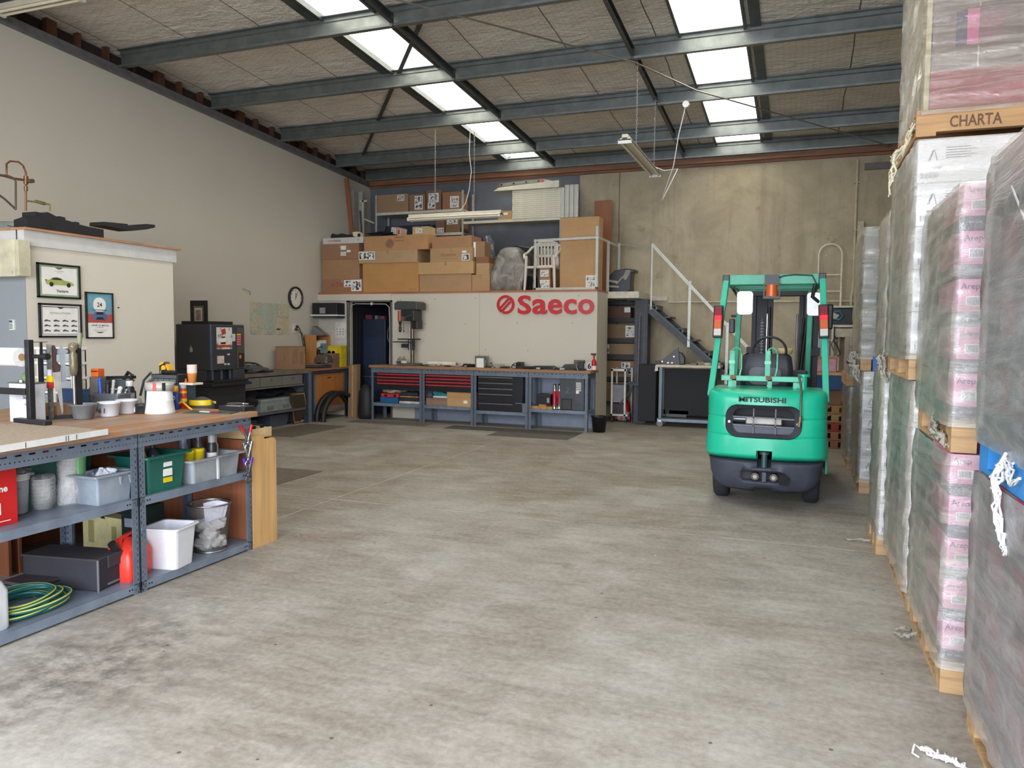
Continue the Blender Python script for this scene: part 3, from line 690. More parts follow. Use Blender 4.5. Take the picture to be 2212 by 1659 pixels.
t, s = T1('polish_tin', 'small black tin with a barcode label in front of the white bucket', 'tin', 309, 892)
MB().lathe([(0, 0), (.055, 0), (.057, .006), (.057, .05), (.06, .052), (.06, .066), (0, .066)], n=28).build('tin_body', P((40, 42, 46), .35), t)
MB().box(-.042, -.059, .01, -.012, -.046, .045).build('paper_label', PAPER, t)
o = MB().lathe([(0, 0), (.055, 0), (.04, .055), (.033, .06), (0, .06)], n=4).build('measuring_cup', OFFWH, bev=.004); tag(o, 'white square plastic cap upturned behind the black tin', 'cap'); o.location = put(296, 876, WZ)[0]
t, s = T1('bucket', 'white plastic bucket standing upside down on the near bench', 'bucket', 346, 892)
MB().lathe([(.098, 0), (.101, .004), (.098, .014), (.088, .085), (.0895, .088), (.0875, .092), (.082, .155), (.078, .162), (0, .162)], n=40).build('bucket_wall', WHITE, t)
bk = t.location
t = thing('tape_roll', 'wide roll of silver and red tape on the upside down bucket', 'tape', (bk.x, bk.y, bk.z + .162))
MB().lathe([(.078, 0), (.095, 0), (.095, .055), (.078, .055), (.078, 0)], n=36).build('tape', P((190, 188, 180), .2, .3), t)
for a0, m_ in ((-1.25, RED), (-.62, BLACK)): MB().prism([(.0965 * math.cos(a0 + k * .04), .0965 * math.sin(a0 + k * .04)) for k in range(7)] + [(.09 * math.cos(a0 + k * .04), .09 * math.sin(a0 + k * .04)) for k in range(6, -1, -1)], (0, 0, .0), (1, 0, 0), (0, 1, 0), (0, 0, .0555)).build('colour_band', m_, t)
t, s = T1('sunscreen_bottle', 'blue squeeze bottle with orange cap right of the white bucket', 'bottle', 380, 884)
b = MB(); b.loft([[(x, y, z) for x, y in rrect(w, d, d * .45, 4)] for z, w, d in ((0, .062, .036), (.01, .066, .04), (.11, .066, .04), (.125, .055, .035), (.13, .03, .03))]); b.build('bottle_body', P((28, 62, 140), .3), t)
MB().lathe([(.018, .13), (.02, .132), (.016, .17), (0, .172)]).build('cap', P((240, 160, 30), .35), t)
MB().lathe([(.010, 0), (.015, 0), (.015, .0015), (.010, .0015)], (0, -.0205, .085), 20, 0, Matrix.Rotation(PI / 2, 4, 'X')).build('round_logo', WHITE, t)
t, s = T1('spray_can', 'red and yellow spray can behind the blue squeeze bottle', 'spray can', 397, 882)
MB().lathe([(0, 0), (.024, 0), (.024, .14), (.018, .15)], n=20).build('can_body', P((214, 60, 44), .35), t)
for z0, z1 in ((.05, .075), (.115, .13)): MB().lathe([(.0247, z0), (.0247, z1)], n=20).build('yellow_band', YEL, t)
MB().lathe([(.022, .15), (.022, .178), (0, .18)], n=20).build('cap', m_clear((220, 220, 216), .5), t)
t, s = T1('baseball_cap', 'black and yellow peaked cap lying on the near bench', 'cap', 432, 880)
b = MB(); b.ball((0, .02, .0), .095, 0, 20, (1, .9, .85)); b.build('crown', P((72, 72, 68), .85), t)
b = MB(); b.loft([[(math.cos(a) * r1, -.02 + math.sin(a) * r1 * .9, z) for a in [PI * k / 12 for k in range(0, 13)]] for r1, z in ((.098, .02), (.1, .045), (.094, .06))], 0, True, False); b.build('yellow_band', YEL, t); 
for k in t.children: k.location = (0, 0, 0)
t.children[1].rotation_euler = (0, 0, PI)
o = MB().tube([(-.14, .02, .005), (-.1, .0, .02), (-.02, -.02, .052), (.0, -.02, .055), (.06, -.03, .02), (.1, -.04, .006)], .0075, 6).prism([(-.14, 0), (-.01, 0), (.1, 0), (.0, .0)], (0, 0, 0), (1, 0, 0), (0, 1, 0), (0, 0, .001)).build('spreader', P((238, 178, 30), .4)); tag(o, 'yellow bent plastic spreader in front of the cap', 'spreader'); o.location = put(400, 884, WZ)[0]
o = MB().prism([(-.09, -.012), (-.02, .012), (.08, .004), (.09, -.012), (0, -.016)], (0, 0, 0), (1, 0, 0), (0, 1, 0), (0, 0, .006)).build('bag_clip', P((120, 200, 50), .4)); tag(o, 'bright green plastic clip on the cutting mat', 'clip'); q_ = put(432, 878, WZ)[0]; o.location = (q_.x, q_.y, WZ + .001)
t, s = T1('cutting_mat', 'dark green cutting mat lying flat near the bench corner', 'mat', 455, 892)
t.rotation_euler.z = .3
MB().box(-.17, -.07, 0, .17, .09, .006).build('mat_sheet', P((56, 70, 58), .7), t)
o = MB().bar((-.09, 0, .004), (.0, .0, .004), .03, .006, 0).bar((.0, 0, .005), (.07, .005, .005), .022, .006, 1).build('utility_knife', [P((200, 205, 200), .3), RED]); tag(o, 'small knife with red tip on the green cutting mat', 'knife'); q_ = t.location; o.location = (q_.x + .02, q_.y - .02, q_.z + .006)
t, s = T1('black_case', 'flat black case at the right end of the near bench', 'case', 520, 889)
MB().box(-.2, .0, 0, .03, .12, .035).build('case_body', BLACK, t, bev=.004)
MB().box(-.13, .0, .035, .0, .06, .04).build('grey_lid', P((120, 122, 124), .4), t)
o = MB().tube([(-.13, 0, 0), (-.05, .004, .006), (0, 0, .004)], .006, 8, 0).tube([(-.13, -.02, 0), (-.05, -.01, .004), (0, 0, .004)], .006, 8, 0).cyl((0, 0, .002), (0, 0, .01), .012).bar((0, 0, .005), (.04, .008, .004), .012, .008).build('pliers', CHROME); tag(o, 'long nosed steel pliers lying on the flat black case', 'pliers'); o.location = (t.location.x - .05, t.location.y + .09, WZ + .042)
o = MB().prism([(-.07, -.02), (0, .025), (.06, .02), (.07, .0), (.0, .0)], (0, 0, 0), (1, 0, 0), (0, .6, .8), (0, .006, 0)).build('scraper', P((226, 208, 120), .4)); tag(o, 'pale yellow scraper leaning beside the cap', 'scraper'); o.location = put(450, 876, WZ)[0] + Vector((0, 0, .018))
# clear basket with pens
t, s = T1('plastic_basket', 'clear plastic basket of pens and brushes behind the tubs', 'basket', 240, 887)
t.rotation_euler.z = .1
b = MB(); tub(b, .24, .14, .13, .003, .9, .01, .004); b.build('basket_wall', m_clear((190, 196, 200), .3), t)
for i, (x, l, m_, k) in enumerate(((-.08, .22, P((40, 90, 200), .3), .012), (-.03, .2, BLACK, .016), (.0, .21, P((200, 200, 196), .4), .01), (.035, .16, WHITE, .014), (.07, .15, STEEL, .01))):
    b = MB().cyl((x, 0, .01), (x - .03 + .02 * i, .02, l), k); b.ball((x - .03 + .02 * i, .02, l), k * 1.25); b.build('marker', m_, t)
spray('trigger_bottle', 'black and white spray bottle with chrome pump behind the tubs', put(281, 880, WZ)[0], .034, .2, P((36, 38, 44), .35), P((228, 228, 226), .35), 'bottle', None, P((180, 180, 184), .4))
t, s = T1('toolbox', 'open grey and black plastic toolbox behind the clear basket', 'toolbox', 212, 880)
MB().box(-.17, 0, 0, .17, .2, .12).build('tool_tray', P((64, 68, 74), .5), t, bev=.008)
MB().prism([(-.2, .12), (.12, .14), (.19, .205), (-.16, .2)], (0, .16, 0), (1, 0, 0), (0, 0, 1), (0, .012, 0)).build('lid', P((86, 96, 98), .5), t)
MB().bar((-.17, .15, .21), (.2, .15, .225), .04, .022).bar((-.2, .1, .1), (-.17, .15, .21), .04, .03).build('lid_rim', BLACK, t)
o = MB().tube([(-.1, 0, .0), (-.06, 0, .05), (0, 0, .065), (.06, 0, .045), (.09, 0, .0)], .009, 8).build('red_cable', P((120, 24, 28), .4)); tag(o, 'dark red looped cable in front of the open toolbox', 'cable'); o.location = put(197, 882, WZ)[0]
# spray gun, tongs
t, s = T1('spray_gun', 'chrome spray gun lying behind the spray bottle', 'spray gun', 262, 872)
MB().ball((0, 0, .13), .035, 0, 14, (1, .8, .9)).cyl((0, 0, 0), (0, 0, .11), .014).tube([(0, 0, .15), (.02, 0, .19), (.05, 0, .2)], .01, 8).build('gun_body', CHROME, t)
MB().tube([(.01, 0, .12), (.04, 0, .2), (.07, .01, .25), (.11, .01, .23), (.1, 0, .15)], .014, 8).build('grip', BLACK, t)
# blue grey steel cabinet
t = thing('steel_case', 'blue grey steel case behind the white bucket carrying the parts organiser', 'case', put(345, 880, WZ - .002)[0])
MB().box(-.15, 0, 0, .21, .15, .175).build('case_body', P((72, 88, 98), .45, .2), t, bev=.006)
q_ = Vector(t.location); zc = q_.z + .175
MB().tube([(-.21, .02, .08), (-.17, .02, .2), (-.1, .02, .26), (-.08, .02, .22), (-.15, .02, .17), (-.1, .02, .19), (-.06, .02, .21)], .009, 8).build('cable_loop', P((66, 74, 80), .5), t)
MB().cyl((-.13, .05, .175), (-.13, .05, .2), .009, .004).build('nozzle', WHITE, t)
t = thing('parts_organiser', 'black parts organiser with small drawers under the tape measure', 'organiser', (q_.x + .03, q_.y + .02, zc))
MB().box(-.12, 0, 0, .13, .12, .075).build('organiser_body', BLACK, t, bev=.003)
for i in range(4): MB().box(-.112 + i * .058, -.006, .008, -.06 + i * .058, 0, .04).build('small_drawer', m_clear((150, 156, 156), .5), t)
MB().box(-.11, -.006, .045, .12, 0, .07).build('clear_lid', m_clear((120, 126, 128), .5), t)
zo = zc + .075
t = thing('tape_measure', 'black and yellow tape measure on top of the parts organiser', 'tape measure', (q_.x + .0, q_.y + .07, zo))
b = MB().prism([(-.045, 0), (.045, 0), (.045, .03), (.03, .075), (.005, .092), (-.03, .085), (-.045, .06)], (0, -.025, 0), (1, 0, 0), (0, 0, 1), (0, .05, 0)); b.build('tape_case', P((48, 42, 34), .45), t, bev=.006)
MB().prism([(-.046, .06), (-.03, .087), (.005, .094), (.0, .08), (-.025, .07)], (0, -.027, 0), (1, 0, 0), (0, 0, 1), (0, .054, 0)).prism([(.02, .07), (.035, .04), (.045, .02), (.05, .03), (.034, .078)], (0, -.028, 0), (1, 0, 0), (0, 0, 1), (0, .056, 0)).cyl((.0, -.0275, .045), (0, -.025, .045), .022, n=20).build('yellow_trim', P((232, 176, 50), .4), t)
t = thing('torch', 'black torch with yellow lens ring lying in front of the tape measure', 'torch', (q_.x + .04, q_.y + .035, zo + .016))
MB().cyl((-.03, 0, 0), (.1, .0, 0), .014).cyl((-.04, 0, 0), (-.02, 0, 0), .018).build('torch_body', BLACK, t)
MB().cyl((-.045, 0, 0), (-.04, 0, 0), .017).build('lens', P((226, 220, 120), .2), t)
t = thing('cover_plate', 'white plastic slab lying on the blue grey steel case', 'slab', (q_.x + .19, q_.y + .03, zc))
MB().box(-.02, -.01, 0, .11, .1, .016).build('slab_body', OFFWH, t, bev=.004)
q5 = (q_.x + .25, q_.y + .06, zc + .016)
t = thing('paper_cups', 'stack of orange and white paper cups on the white slab', 'cups', (q5[0] + .01, q5[1], q5[2]))
MB().lathe([(0, 0), (.026, 0), (.034, .075), (.035, .077)], n=24).build('paper_cup', P((206, 128, 62), .6), t)
for i in range(4): MB().lathe([(.034, .072 + i * .016), (.0365, .087 + i * .016), (.035, .088 + i * .016)], n=24).build('paper_cup', P((206, 190, 178), .6), t)
o = MB().lathe([(0, 0), (.012, 0), (.01, .012), (.006, .014), (.006, .03), (0, .03)], n=14).build('small_bottle', P((200, 90, 50), .4)); tag(o, 'tiny orange and black bottle left of the paper cups', 'bottle'); o.location = (q5[0] - .04, q5[1] - .01, q5[2])

# ---- middle shelf of the near bench
SZ = .585
def T2(name, label, cat, x, y, z=SZ, rz=0, group=None): return thing(name, label, cat, (x, y, z), rz, group)
def pk(px, py, z=SZ): return put(px, py, z)[0]
t = T2('product_box', 'red glossy product box with white lettering at the left of the shelf', 'box', -3.86, 2.54)
MB().box(-.28, -.06, 0, .05, .24, .30).build('carton_body', P((190, 30, 32), .25, 0, .12, 3), t, bev=.002)
MB().text('ne', (.052, .165, .195), (0, 1, 0), (0, 0, 1), .035, ext=.001, bold=.03).build('lettering', WHITE, t)
MB().box(.0502, .1, .06, .0512, .15, .12).box(.0502, .0, .022, .0512, .2, .026).build('paper_label', PAPER, t)
p = pk(48, 1114)
t = T2('measuring_jar', 'clear plastic bag of measuring jars right of the red box', 'jar', p.x - .07, p.y + .02)
MB().lathe([(0, .002), (.05, .002), (.055, .01), (.064, .19), (.067, .2), (.067, .215), (0, .216)], n=24).build('jar_wall', m_clear((206, 210, 218), .45), t)
for i in range(4): MB().lathe([(.0655, .19 + i * .009), (.069, .192 + i * .009), (.069, .197 + i * .009)], n=24).build('rim', WHITE, t)
b = MB(); rag(b, (0, 0, .225), .072, .07, .035, 3); b.build('plastic_bag', m_film((206, 208, 212), .16, 'jar_bag', (16, 16, 12)), t)
MB().text('1:5  1:2  3:1', (.045, -.047, .15), (.7, .7, 0), (0, 0, 1), .012, ext=.001).build('scale_print', INK, t)
p = pk(102, 1101)
t = T2('cup_stack', 'short stack of white plastic cups in a clear bag', 'cups', p.x - .06, p.y + .02)
for i in range(7): MB().lathe([(.045, i * .022), (.058, .035 + i * .022), (.06, .036 + i * .022), (.06, .04 + i * .022)], n=20).build('cup', WHITE, t)
b = MB().lathe([(0, 0), (.063, .002), (.066, .09), (.068, .18), (.05, .2), (0, .198)], n=20); b.build('plastic_bag', m_film((226, 226, 224), .2, 'crinkled_bag', (12, 12, 7)), t)
p = pk(165, 1089)
t = T2('cup_stack', 'tall stack of white cups in a bag with a green printed side', 'cups', p.x - .08, p.y + .03)
for i in range(12): MB().lathe([(.055, i * .022), (.072, .05 + i * .022), (.075, .052 + i * .022)], n=20).build('cup', WHITE, t)
rg = [[((.088 + .012 * math.sin(z * 22) + .004 * math.sin(5 * a)) * math.cos(a), (.088 + .01 * math.sin(z * 17 + 1)) * math.sin(a), z) for a in [2 * PI * k / 20 for k in range(20)]] for z in (.0, .03, .08, .14, .2, .26, .31)]
b = MB().loft(rg); b.build('plastic_bag', m_film((232, 232, 234), .2, 'tall_crinkled_bag', (11, 11, 6)), t)
b = MB(); b.loft([[((.094 + .012 * math.sin(z * 22)) * math.cos(a), (.094 + .01 * math.sin(z * 17 + 1)) * math.sin(a), z) for a in [-.25 + k * .13 for k in range(9)]] for z in (.09, .14, .2, .26, .3)], 0, True, False); b.build('green_print', P((124, 186, 128), .4), t)
t = T2('storage_bin', 'grey plastic bin with white rags between the cups and the bench post', 'bin', -3.84, 3.33)
b = MB(); tub(b, .2, .25, .175, .006, .92, .012, .012); b.build('bin_wall', P((140, 150, 162), .45), t)
MB().prism([(0, 0), (.02, 0), (.01, -.05)], (.105, .02, .15), (0, 1, 0), (0, 0, 1), (.006, 0, 0)).prism([(0, 0), (.02, 0), (.01, -.05)], (.105, .09, .15), (0, 1, 0), (0, 0, 1), (.006, 0, 0)).build('rib', P((156, 166, 178), .45), t)
o = T2('rag', 'crumpled white and grey rags in the grey bin', 'rag', -3.84, 3.33, SZ + .1)
b = MB(); rag(b, (.02, -.0, .04), .06, .07, .05, 5); b.build('cloth', P((216, 220, 232), .8), o); b = MB(); rag(b, (-.03, -.05, .03), .05, .05, .05, 8); b.build('cloth', P((110, 118, 134), .8), o)
t = T2('crate', 'large dark green crate at the back behind the tall cup bag', 'crate', -4.12, 3.15)
b = MB(); tub(b, .26, .5, .27, .006, .9, .02, .012); b.build('crate_wall', P((22, 70, 64), .5), t)
o = MB().prism([(0, 0), (.2, .01), (.12, .03), (.02, .05)], (-4.06, 3.1, SZ + .275), (0, 1, 0), (0, 0, 1), (.02, 0, 0)).build('brush', P((150, 40, 60), .5)); tag(o, 'dark pink brush lying across the large green crate', 'brush')
t = T2('crate', 'dark green crate with white and yellow stickers right of the bench post', 'crate', -3.85, 3.70)
b = MB(); tub(b, .28, .32, .235, .006, .88, .02, .014); b.build('crate_wall', P((24, 92, 82), .45), t)
for z0, z1, m_, a in ((.155, .185, PAPER, 0), (.095, .14, PAPER, 0), (.055, .085, YEL, 0)): MB().box(.132, -.03, z0, .137, .04, z1).build('sticker', m_, t)
GC = t
def inc(loc, r, h, mb, mc, label, name='bottle', cat='bottle', nr=.35, cw=None):
    o = thing(name, label, cat, loc); b = MB(); bottle(b, r, h, nr, 0, 1, cw); b.build('bottle_body', [mb, mc], o); return o
inc((-3.83, 3.60, SZ + .01), .04, .33, P((224, 160, 30), .4), WHITE, 'yellow squeeze bottle with white cap in the stickered green crate')
inc((-3.82, 3.69, SZ + .01), .045, .32, m_clear((60, 64, 68), .7), BLACK, 'dark spray bottle with black cap in the stickered green crate')
t = T2('crate', 'clear plastic crate holding yellow tins and spray cans', 'crate', -3.85, 4.13)
b = MB(); tub(b, .3, .46, .16, .004, .93, .02, .012); b.build('crate_wall', m_clear((206, 214, 222), .4), t)
MB().box(.148, -.008, .0, .158, .008, .15).build('rib', m_clear((226, 230, 234), .7), t)
MB().box(-.1, -.21, .005, .13, .02, .11).build('paper_stack', P((214, 214, 208), .7), t)
for i, (y, n_) in enumerate(((4.0, 'left'), (4.09, 'right'))):
    o = thing('tin', '%s of the two yellow tins in the clear crate' % n_, 'tin', (-3.83, y, SZ + .13), 0, 'yellow tins in the clear crate')
    MB().lathe([(0, 0), (.04, 0), (.04, .055), (.042, .056), (.042, .078), (.036, .08), (0, .08)], n=24).build('tin_body', P((232, 206, 30), .4), o)
for i, (x, y, h, c1, c2, lb) in enumerate(((-3.82, 4.21, .26, (44, 46, 50), (170, 172, 174), 'black spray can with clear cap, nearest the bench front'), (-3.9, 4.17, .27, (60, 66, 76), (70, 72, 76), 'spray can with dark cap behind the yellow tins'), (-3.95, 4.08, .27, (120, 130, 150), (140, 150, 176), 'spray can with pale blue cap at the back of the clear crate'), (-3.86, 4.27, .25, (190, 190, 190), (186, 190, 192), 'silver spray can at the far end of the clear crate'))):
    spray('spray_can', lb, (x, y, SZ + .012),   .034, h + .02, P(c1, .35), P(c2, .3), 'spray can', 'spray cans in the clear crate', PAPER if i == 0 else None)
# folders stacked at the back of the left bay
for i, (z, lb) in enumerate(((0, 'lowest'), (.035, 'middle'), (.07, 'topmost'))):
    o = MB().box(-.15, -.2, 0, .15, .2, .03).build('folder', P(((90, 84, 84), (60, 56, 60), (150, 144, 130))[i], .7), bev=.003); tag(o, '%s of the dark folders stacked behind the measuring jar' % lb, 'folder', 'folders behind the jars'); o.location = (-4.12, 2.72, SZ + .01 + z); o.rotation_euler.z = .1 * i
# clamps hanging on the far post
def clamp(label, z0, lean, m1, m2):
    o = thing('spring_clamp', label, 'clamp', (-3.688, 4.41, z0), 0, 'clamps hanging on the far bench post')
    MB().tube([(0, -.03 * lean, 0), (.012, -.008, -.06), (.012, .0, -.1)], .007, 8).tube([(.02, .03, -.0), (.014, .01, -.06), (.014, 0, -.1)], .007, 8).ball((.013, 0, -.1), .014).tube([(.013, 0, -.1), (.013, -.03, -.13), (.013, -.01, -.16)], .006, 8).tube([(.013, 0, -.1), (.013, .025, -.13), (.013, .0, -.16)], .006, 8).build('jaw', m1, o)
    MB().tube([(0, -.034 * lean, .025), (.006, -.02, -.03)], .011, 8).tube([(.02, .034, .025), (.017, .02, -.03)], .011, 8).build('grip', m2, o)
clamp('steel spring clamp with red grips hanging at the bench corner', .90, 2, CHROME, RED)
clamp('steel spring clamp hanging in the middle of the clamp chain', .78, 1, STEEL, STEEL)
clamp('purple tipped clamp hanging lowest at the bench corner', .665, 1, P((90, 90, 100), .3, .6), P((88, 40, 150), .35))

# ---- bottom shelf
BZ = .065
p = pk(38, 1352, BZ)
t = thing('water_jug', 'translucent white plastic jerry jug at the left of the bottom shelf', 'jug', (-3.84, 2.55, BZ))
b = MB(); b.loft([[(x, y, z) for x, y in rrect(w, d, .03, 4)] for z, w, d in ((0, .18, .25), (.01, .19, .26), (.2, .19, .26), (.25, .16, .22), (.27, .08, .12))]); b.build('jug_body', m_clear((222, 224, 228), .8), t)
MB().lathe([(.03, .265), (.03, .29), (0, .29)], (0, .02, 0)).build('cap', WHITE, t)
# coiled hose
pts = []; c0 = Vector((-3.93, 2.87, BZ + .012))
for k in range(0, 330):
    a = k * .105; r_ = .155 + .028 * math.sin(a * .37) + .014 * math.sin(a * 1.7); zz = .000 + .012 * (a / (2 * PI)) + .004 * math.sin(3 * a)
    pts.append((c0.x + r_ * math.cos(a), c0.y + r_ * 1.35 * math.sin(a), c0.z + zz))
t = thing('garden_hose', 'coiled dark green garden hose with a yellow stripe on the bottom shelf', 'hose')
MB().tube(pts, .0105, 8).build('hose_tube', P((32, 96, 96), .35), t)
MB().tube([(x + .006 * math.cos(i * .105), y + .006 * math.sin(i * .105), z + .0065) for i, (x, y, z) in enumerate(pts)], .0048, 5).build('yellow_stripe', P((196, 200, 96), .4), t)
t = thing('carry_case', 'black vinyl carry case with velcro flap beside the coiled hose', 'case', (-4.0, 3.30, BZ), .16)
MB().box(-.32, -.1, 0, .2, .12, .185).build('case_body', P((44, 44, 52), .7, 0, .1), t, bev=.012)
MB().box(-.325, -.105, .182, .2, .125, .195).box(.198, -.02, .12, .208, .125, .195).build('lid_flap', P((58, 56, 62), .8), t, bev=.004)
MB().box(.2, -.105, .0, .206, -.095, .19).box(.2, -.02, .02, .204, .11, .03).build('piping', P((120, 120, 128), .5), t)
t = thing('fuel_can', 'red plastic fuel can behind the bench post', 'fuel can', (-3.87, 3.53, BZ), .3)
b = MB(); b.loft([[(x, y, z) for x, y in rrect(w, d, .03, 4, cx, 0)] for z, w, d, cx in ((0, .17, .25, 0), (.015, .18, .26, 0), (.15, .18, .26, 0), (.2, .15, .2, -.01), (.235, .09, .1, -.02), (.25, .05, .05, -.02))]); b.build('can_body', P((226, 58, 44), .35), t, bev=.004)
MB().tube([(0, -.1, .19), (-.01, -.07, .25), (-.01, .05, .27), (0, .09, .2)], .014, 8).build('handle', P((214, 50, 40), .35), t)
MB().cyl((0, -.11, .18), (-.01, -.16, .25), .024).build('cap', BLACK, t)
t = thing('document_case', 'cream hinged box with a metal clasp standing at the back of the bottom shelf', 'box', (-4.5, 3.9, 0.0), -.08)
MB().box(-.22, 0, .0, .2, .1, .30).build('box_body', P((206, 198, 148), .6), t, bev=.003)
MB().box(-.02, -.006, .285, .02, 0, .315).build('clasp', STEEL, t)
MB().box(-.16, -.001, .1, -.1, 0, .26).box(.08, -.001, .08, .13, 0, .24).build('stain', P((160, 150, 100), .7), t)
t = thing('storage_box', 'dark green upright box with a handwritten label right of the cream box', 'box', (-4.17, 3.86, .0), 0)
MB().box(-.12, 0, 0, .06, .2, .40).build('box_body', P((26, 44, 42), .5), t, bev=.003)
MB().box(-.09, -.002, .26, -.02, 0, .32).build('paper_label', P((150, 156, 176), .6), t)
t = thing('cardboard_box', 'brown cardboard box with faint blue print at the left of the bottom shelf', 'box', (-4.33, 2.95, BZ))
MB().box(-.2, -.4, 0, .02, .03, .34).build('carton_body', m_card((134, 104, 88)), t, bev=.003)
MB().text('fluid', (.021, -.07, .08), (0, 1, 0), (0, 0, 1), .04, ext=.0008).build('printed_text', P((84, 122, 136), .7), t)
t = thing('tray_stack', 'bright green tray on the bottom shelf behind the hose', 'tray', (-4.16, 3.15, BZ))
MB().box(-.12, -.12, .0, .12, .15, .03).build('tray_body', P((60, 130, 70), .5), t, bev=.004)
for i, z in enumerate((.03, .055)): MB().box(-.13, -.13, z, .12, .16, z + .02).build('tray_rim', P((60 + 10 * i, 62, 68), .5), t, bev=.004)
t = thing('waste_bin', 'white square plastic bin on the bottom shelf', 'bin', (-3.80, 3.80, BZ), .18)
b = MB(); tub(b, .235, .235, .27, .005, .84, .03, .008); b.build('bin_wall', P((226, 228, 236), .35, 0, .03), t, bev=.002)
t = thing('wire_basket', 'round wire mesh waste basket full of crumpled paper at the bench end', 'waste basket', (-3.82, 4.18, BZ))
MB().lathe([(.105, .0), (.14, .33)], n=40).lathe([(0, .003), (.105, .003)], n=40).build('mesh_wall', m_mesh((150, 150, 152)), t)
MB().lathe([(.138, .326), (.146, .326), (.146, .338), (.138, .338), (.138, .326)], n=40).build('rim', STEEL, t)
MB().lathe([(.104, .0), (.112, .0), (.112, .01), (.104, .01)], n=40).build('foot_ring', STEEL, t)
o = thing('crumpled_paper', 'crumpled white paper and kitchen towel filling the wire basket', 'paper', (-3.82, 4.18, BZ))
for i, (x, y, z, r_) in enumerate(((-.02, -.03, .05, .06), (.04, .03, .06, .055), (-.03, .04, .1, .06), (.03, -.04, .12, .055), (.0, .02, .17, .06), (-.05, -.02, .17, .05), (.05, .03, .19, .05))):
    b = MB(); rag(b, (x, y, z), r_, r_, r_ * .8, 20 + i); b.build('paper_ball', P((224, 222, 220), .9, 0, .05), o)
b = MB(); vs = [(.0, -.05, .2), (.11, -.01, .24), (.1, .04, .33), (.02, .02, .345), (-.02, -.04, .335)]; b.add(vs, [(0, 1, 2, 3, 4)]); b.add([(x + .012, y + .02, z) for x, y, z in vs], [(0, 1, 2, 3, 4)]); b.build('paper_sheet', P((226, 224, 240), .8), o)
# ------------------------------------------------------------------ plane stickers
def onx(b, X, px0, py0, px1, py1, t=.003, m=0, o=(0, 0, 0)):
    a, c = at(px0, py0, 'x', X), at(px1, py1, 'x', X); return b.box(X - o[0], min(a.y, c.y) - o[1], min(a.z, c.z) - o[2], X + t - o[0], max(a.y, c.y) - o[1], max(a.z, c.z) - o[2], m)
def ony(b, Y, px0, py0, px1, py1, t=.003, m=0, o=(0, 0, 0)):
    a, c = at(px0, py0, 'y', Y), at(px1, py1, 'y', Y); return b.box(min(a.x, c.x) - o[0], Y - t - o[1], min(a.z, c.z) - o[2], max(a.x, c.x) - o[0], Y - o[1], max(a.z, c.z) - o[2], m)
def car(b, o, u, v, L, m=1, mw=2, n=.001):
    """generic coupe side view drawn flat: body + wheels"""
    o, u, v = Vector(o), Vector(u), Vector(v); nn = u.cross(v) * n
    pr = [(-.5, .05), (-.5, .13), (-.46, .17), (-.38, .19), (-.27, .27), (-.12, .285), (.02, .26), (.14, .19), (.36, .16), (.46, .12), (.5, .07), (.49, .03), (-.47, .03)]
    b.prism([(a * L, c * L) for a, c in pr], o, u, v, nn, m)
    b.prism([(a * L, c * L) for a, c in [(-.33, .195), (-.24, .255), (-.12, .268), (.0, .245), (.08, .195)]], o + nn, u, v, nn, mw)
    for wx in (-.32, .3): b.prism([(wx * L + .075 * L * math.cos(2 * PI * k / 12), .045 * L + .075 * L * math.sin(2 * PI * k / 12)) for k in range(12)], o + nn, u, v, nn, mw)
    return b
# ---- posters on the office box (face x=-6.6)
def frame_x(name, label, X, c, fw=.018, mat=BLACK, cat='framed poster', group=None):
    """c: pixel corners (l,t,r,b)"""
    a, d = at(c[0], c[1], 'x', X), at(c[2], c[3], 'x', X); y0, y1, z0, z1 = a.y, d.y, d.z, a.z
    t = thing(name, label, cat, (X, (y0 + y1) / 2, z0), 0, group); w, h = (y1 - y0) / 2, z1 - z0
    b = MB().box(0, -w, 0, .022, -w + fw, h).box(0, w - fw, 0, .022, w, h).box(0, -w, 0, .022, w, fw).box(0, -w, h - fw, .022, w, h); b.build('frame', mat, t, bev=.002)
    return t, w, h
G_ = 'framed racing posters on the office wall'
t, w, h = frame_x('framed_poster', 'landscape framed poster with a green racing car side view', -6.6, (77, 566, 172, 647), group=G_)
MB().box(0, -w + .01, .01, .012, w - .01, h - .01).build('green_mat', P((150, 176, 140), .5), t)
MB().box(.012, -w + .045, .035, .0135, w - .035, h - .035).build('paper_sheet', PAPER, t)
b = MB(); car(b, (.0137, .01, h * .36), (0, 1, 0), (0, 0, 1), w * 1.3, 0, 1, -.0008)
b.v = [(.0137 + abs(x - .0137), y, z) for x, y, z in b.v]
b.box(.0138, -w * .66, h * .50, .0152, -w * .56, h * .53, 2).box(.0138, -w * .62, h * .44, .0148, -w * .6, h * .5, 1)
b.build('car_print', [P((172, 182, 104), .5), P((44, 50, 44), .5), P((150, 50, 50), .5)], t)
MB().text('Vantage', (.0136, .03, h * .22), (0, 1, 0), (0, 0, 1), .028, ext=.0006, bold=.02).build('lettering', INK, t)
MB().prism([(-.045, .012), (.045, .012), (.012, -.006), (-.012, -.006)], (.0136, .0, h * .86), (0, 1, 0), (0, 0, 1), (.0006, 0, 0)).text('ASTON MARTIN', (.0136, 0, h * .79), (0, 1, 0), (0, 0, 1), .010, ext=.0006).text('RACING', (.0136, 0, h * .75), (0, 1, 0), (0, 0, 1), .008, ext=.0006).build('wing_emblem', P((90, 96, 92), .6), t)
t, w, h = frame_x('framed_poster', 'landscape framed poster with twelve small grey cars', -6.6, (81, 654, 175, 729), group=G_)
MB().box(0, -w + .01, .01, .012, w - .01, h - .01).build('paper_sheet', PAPER, t)
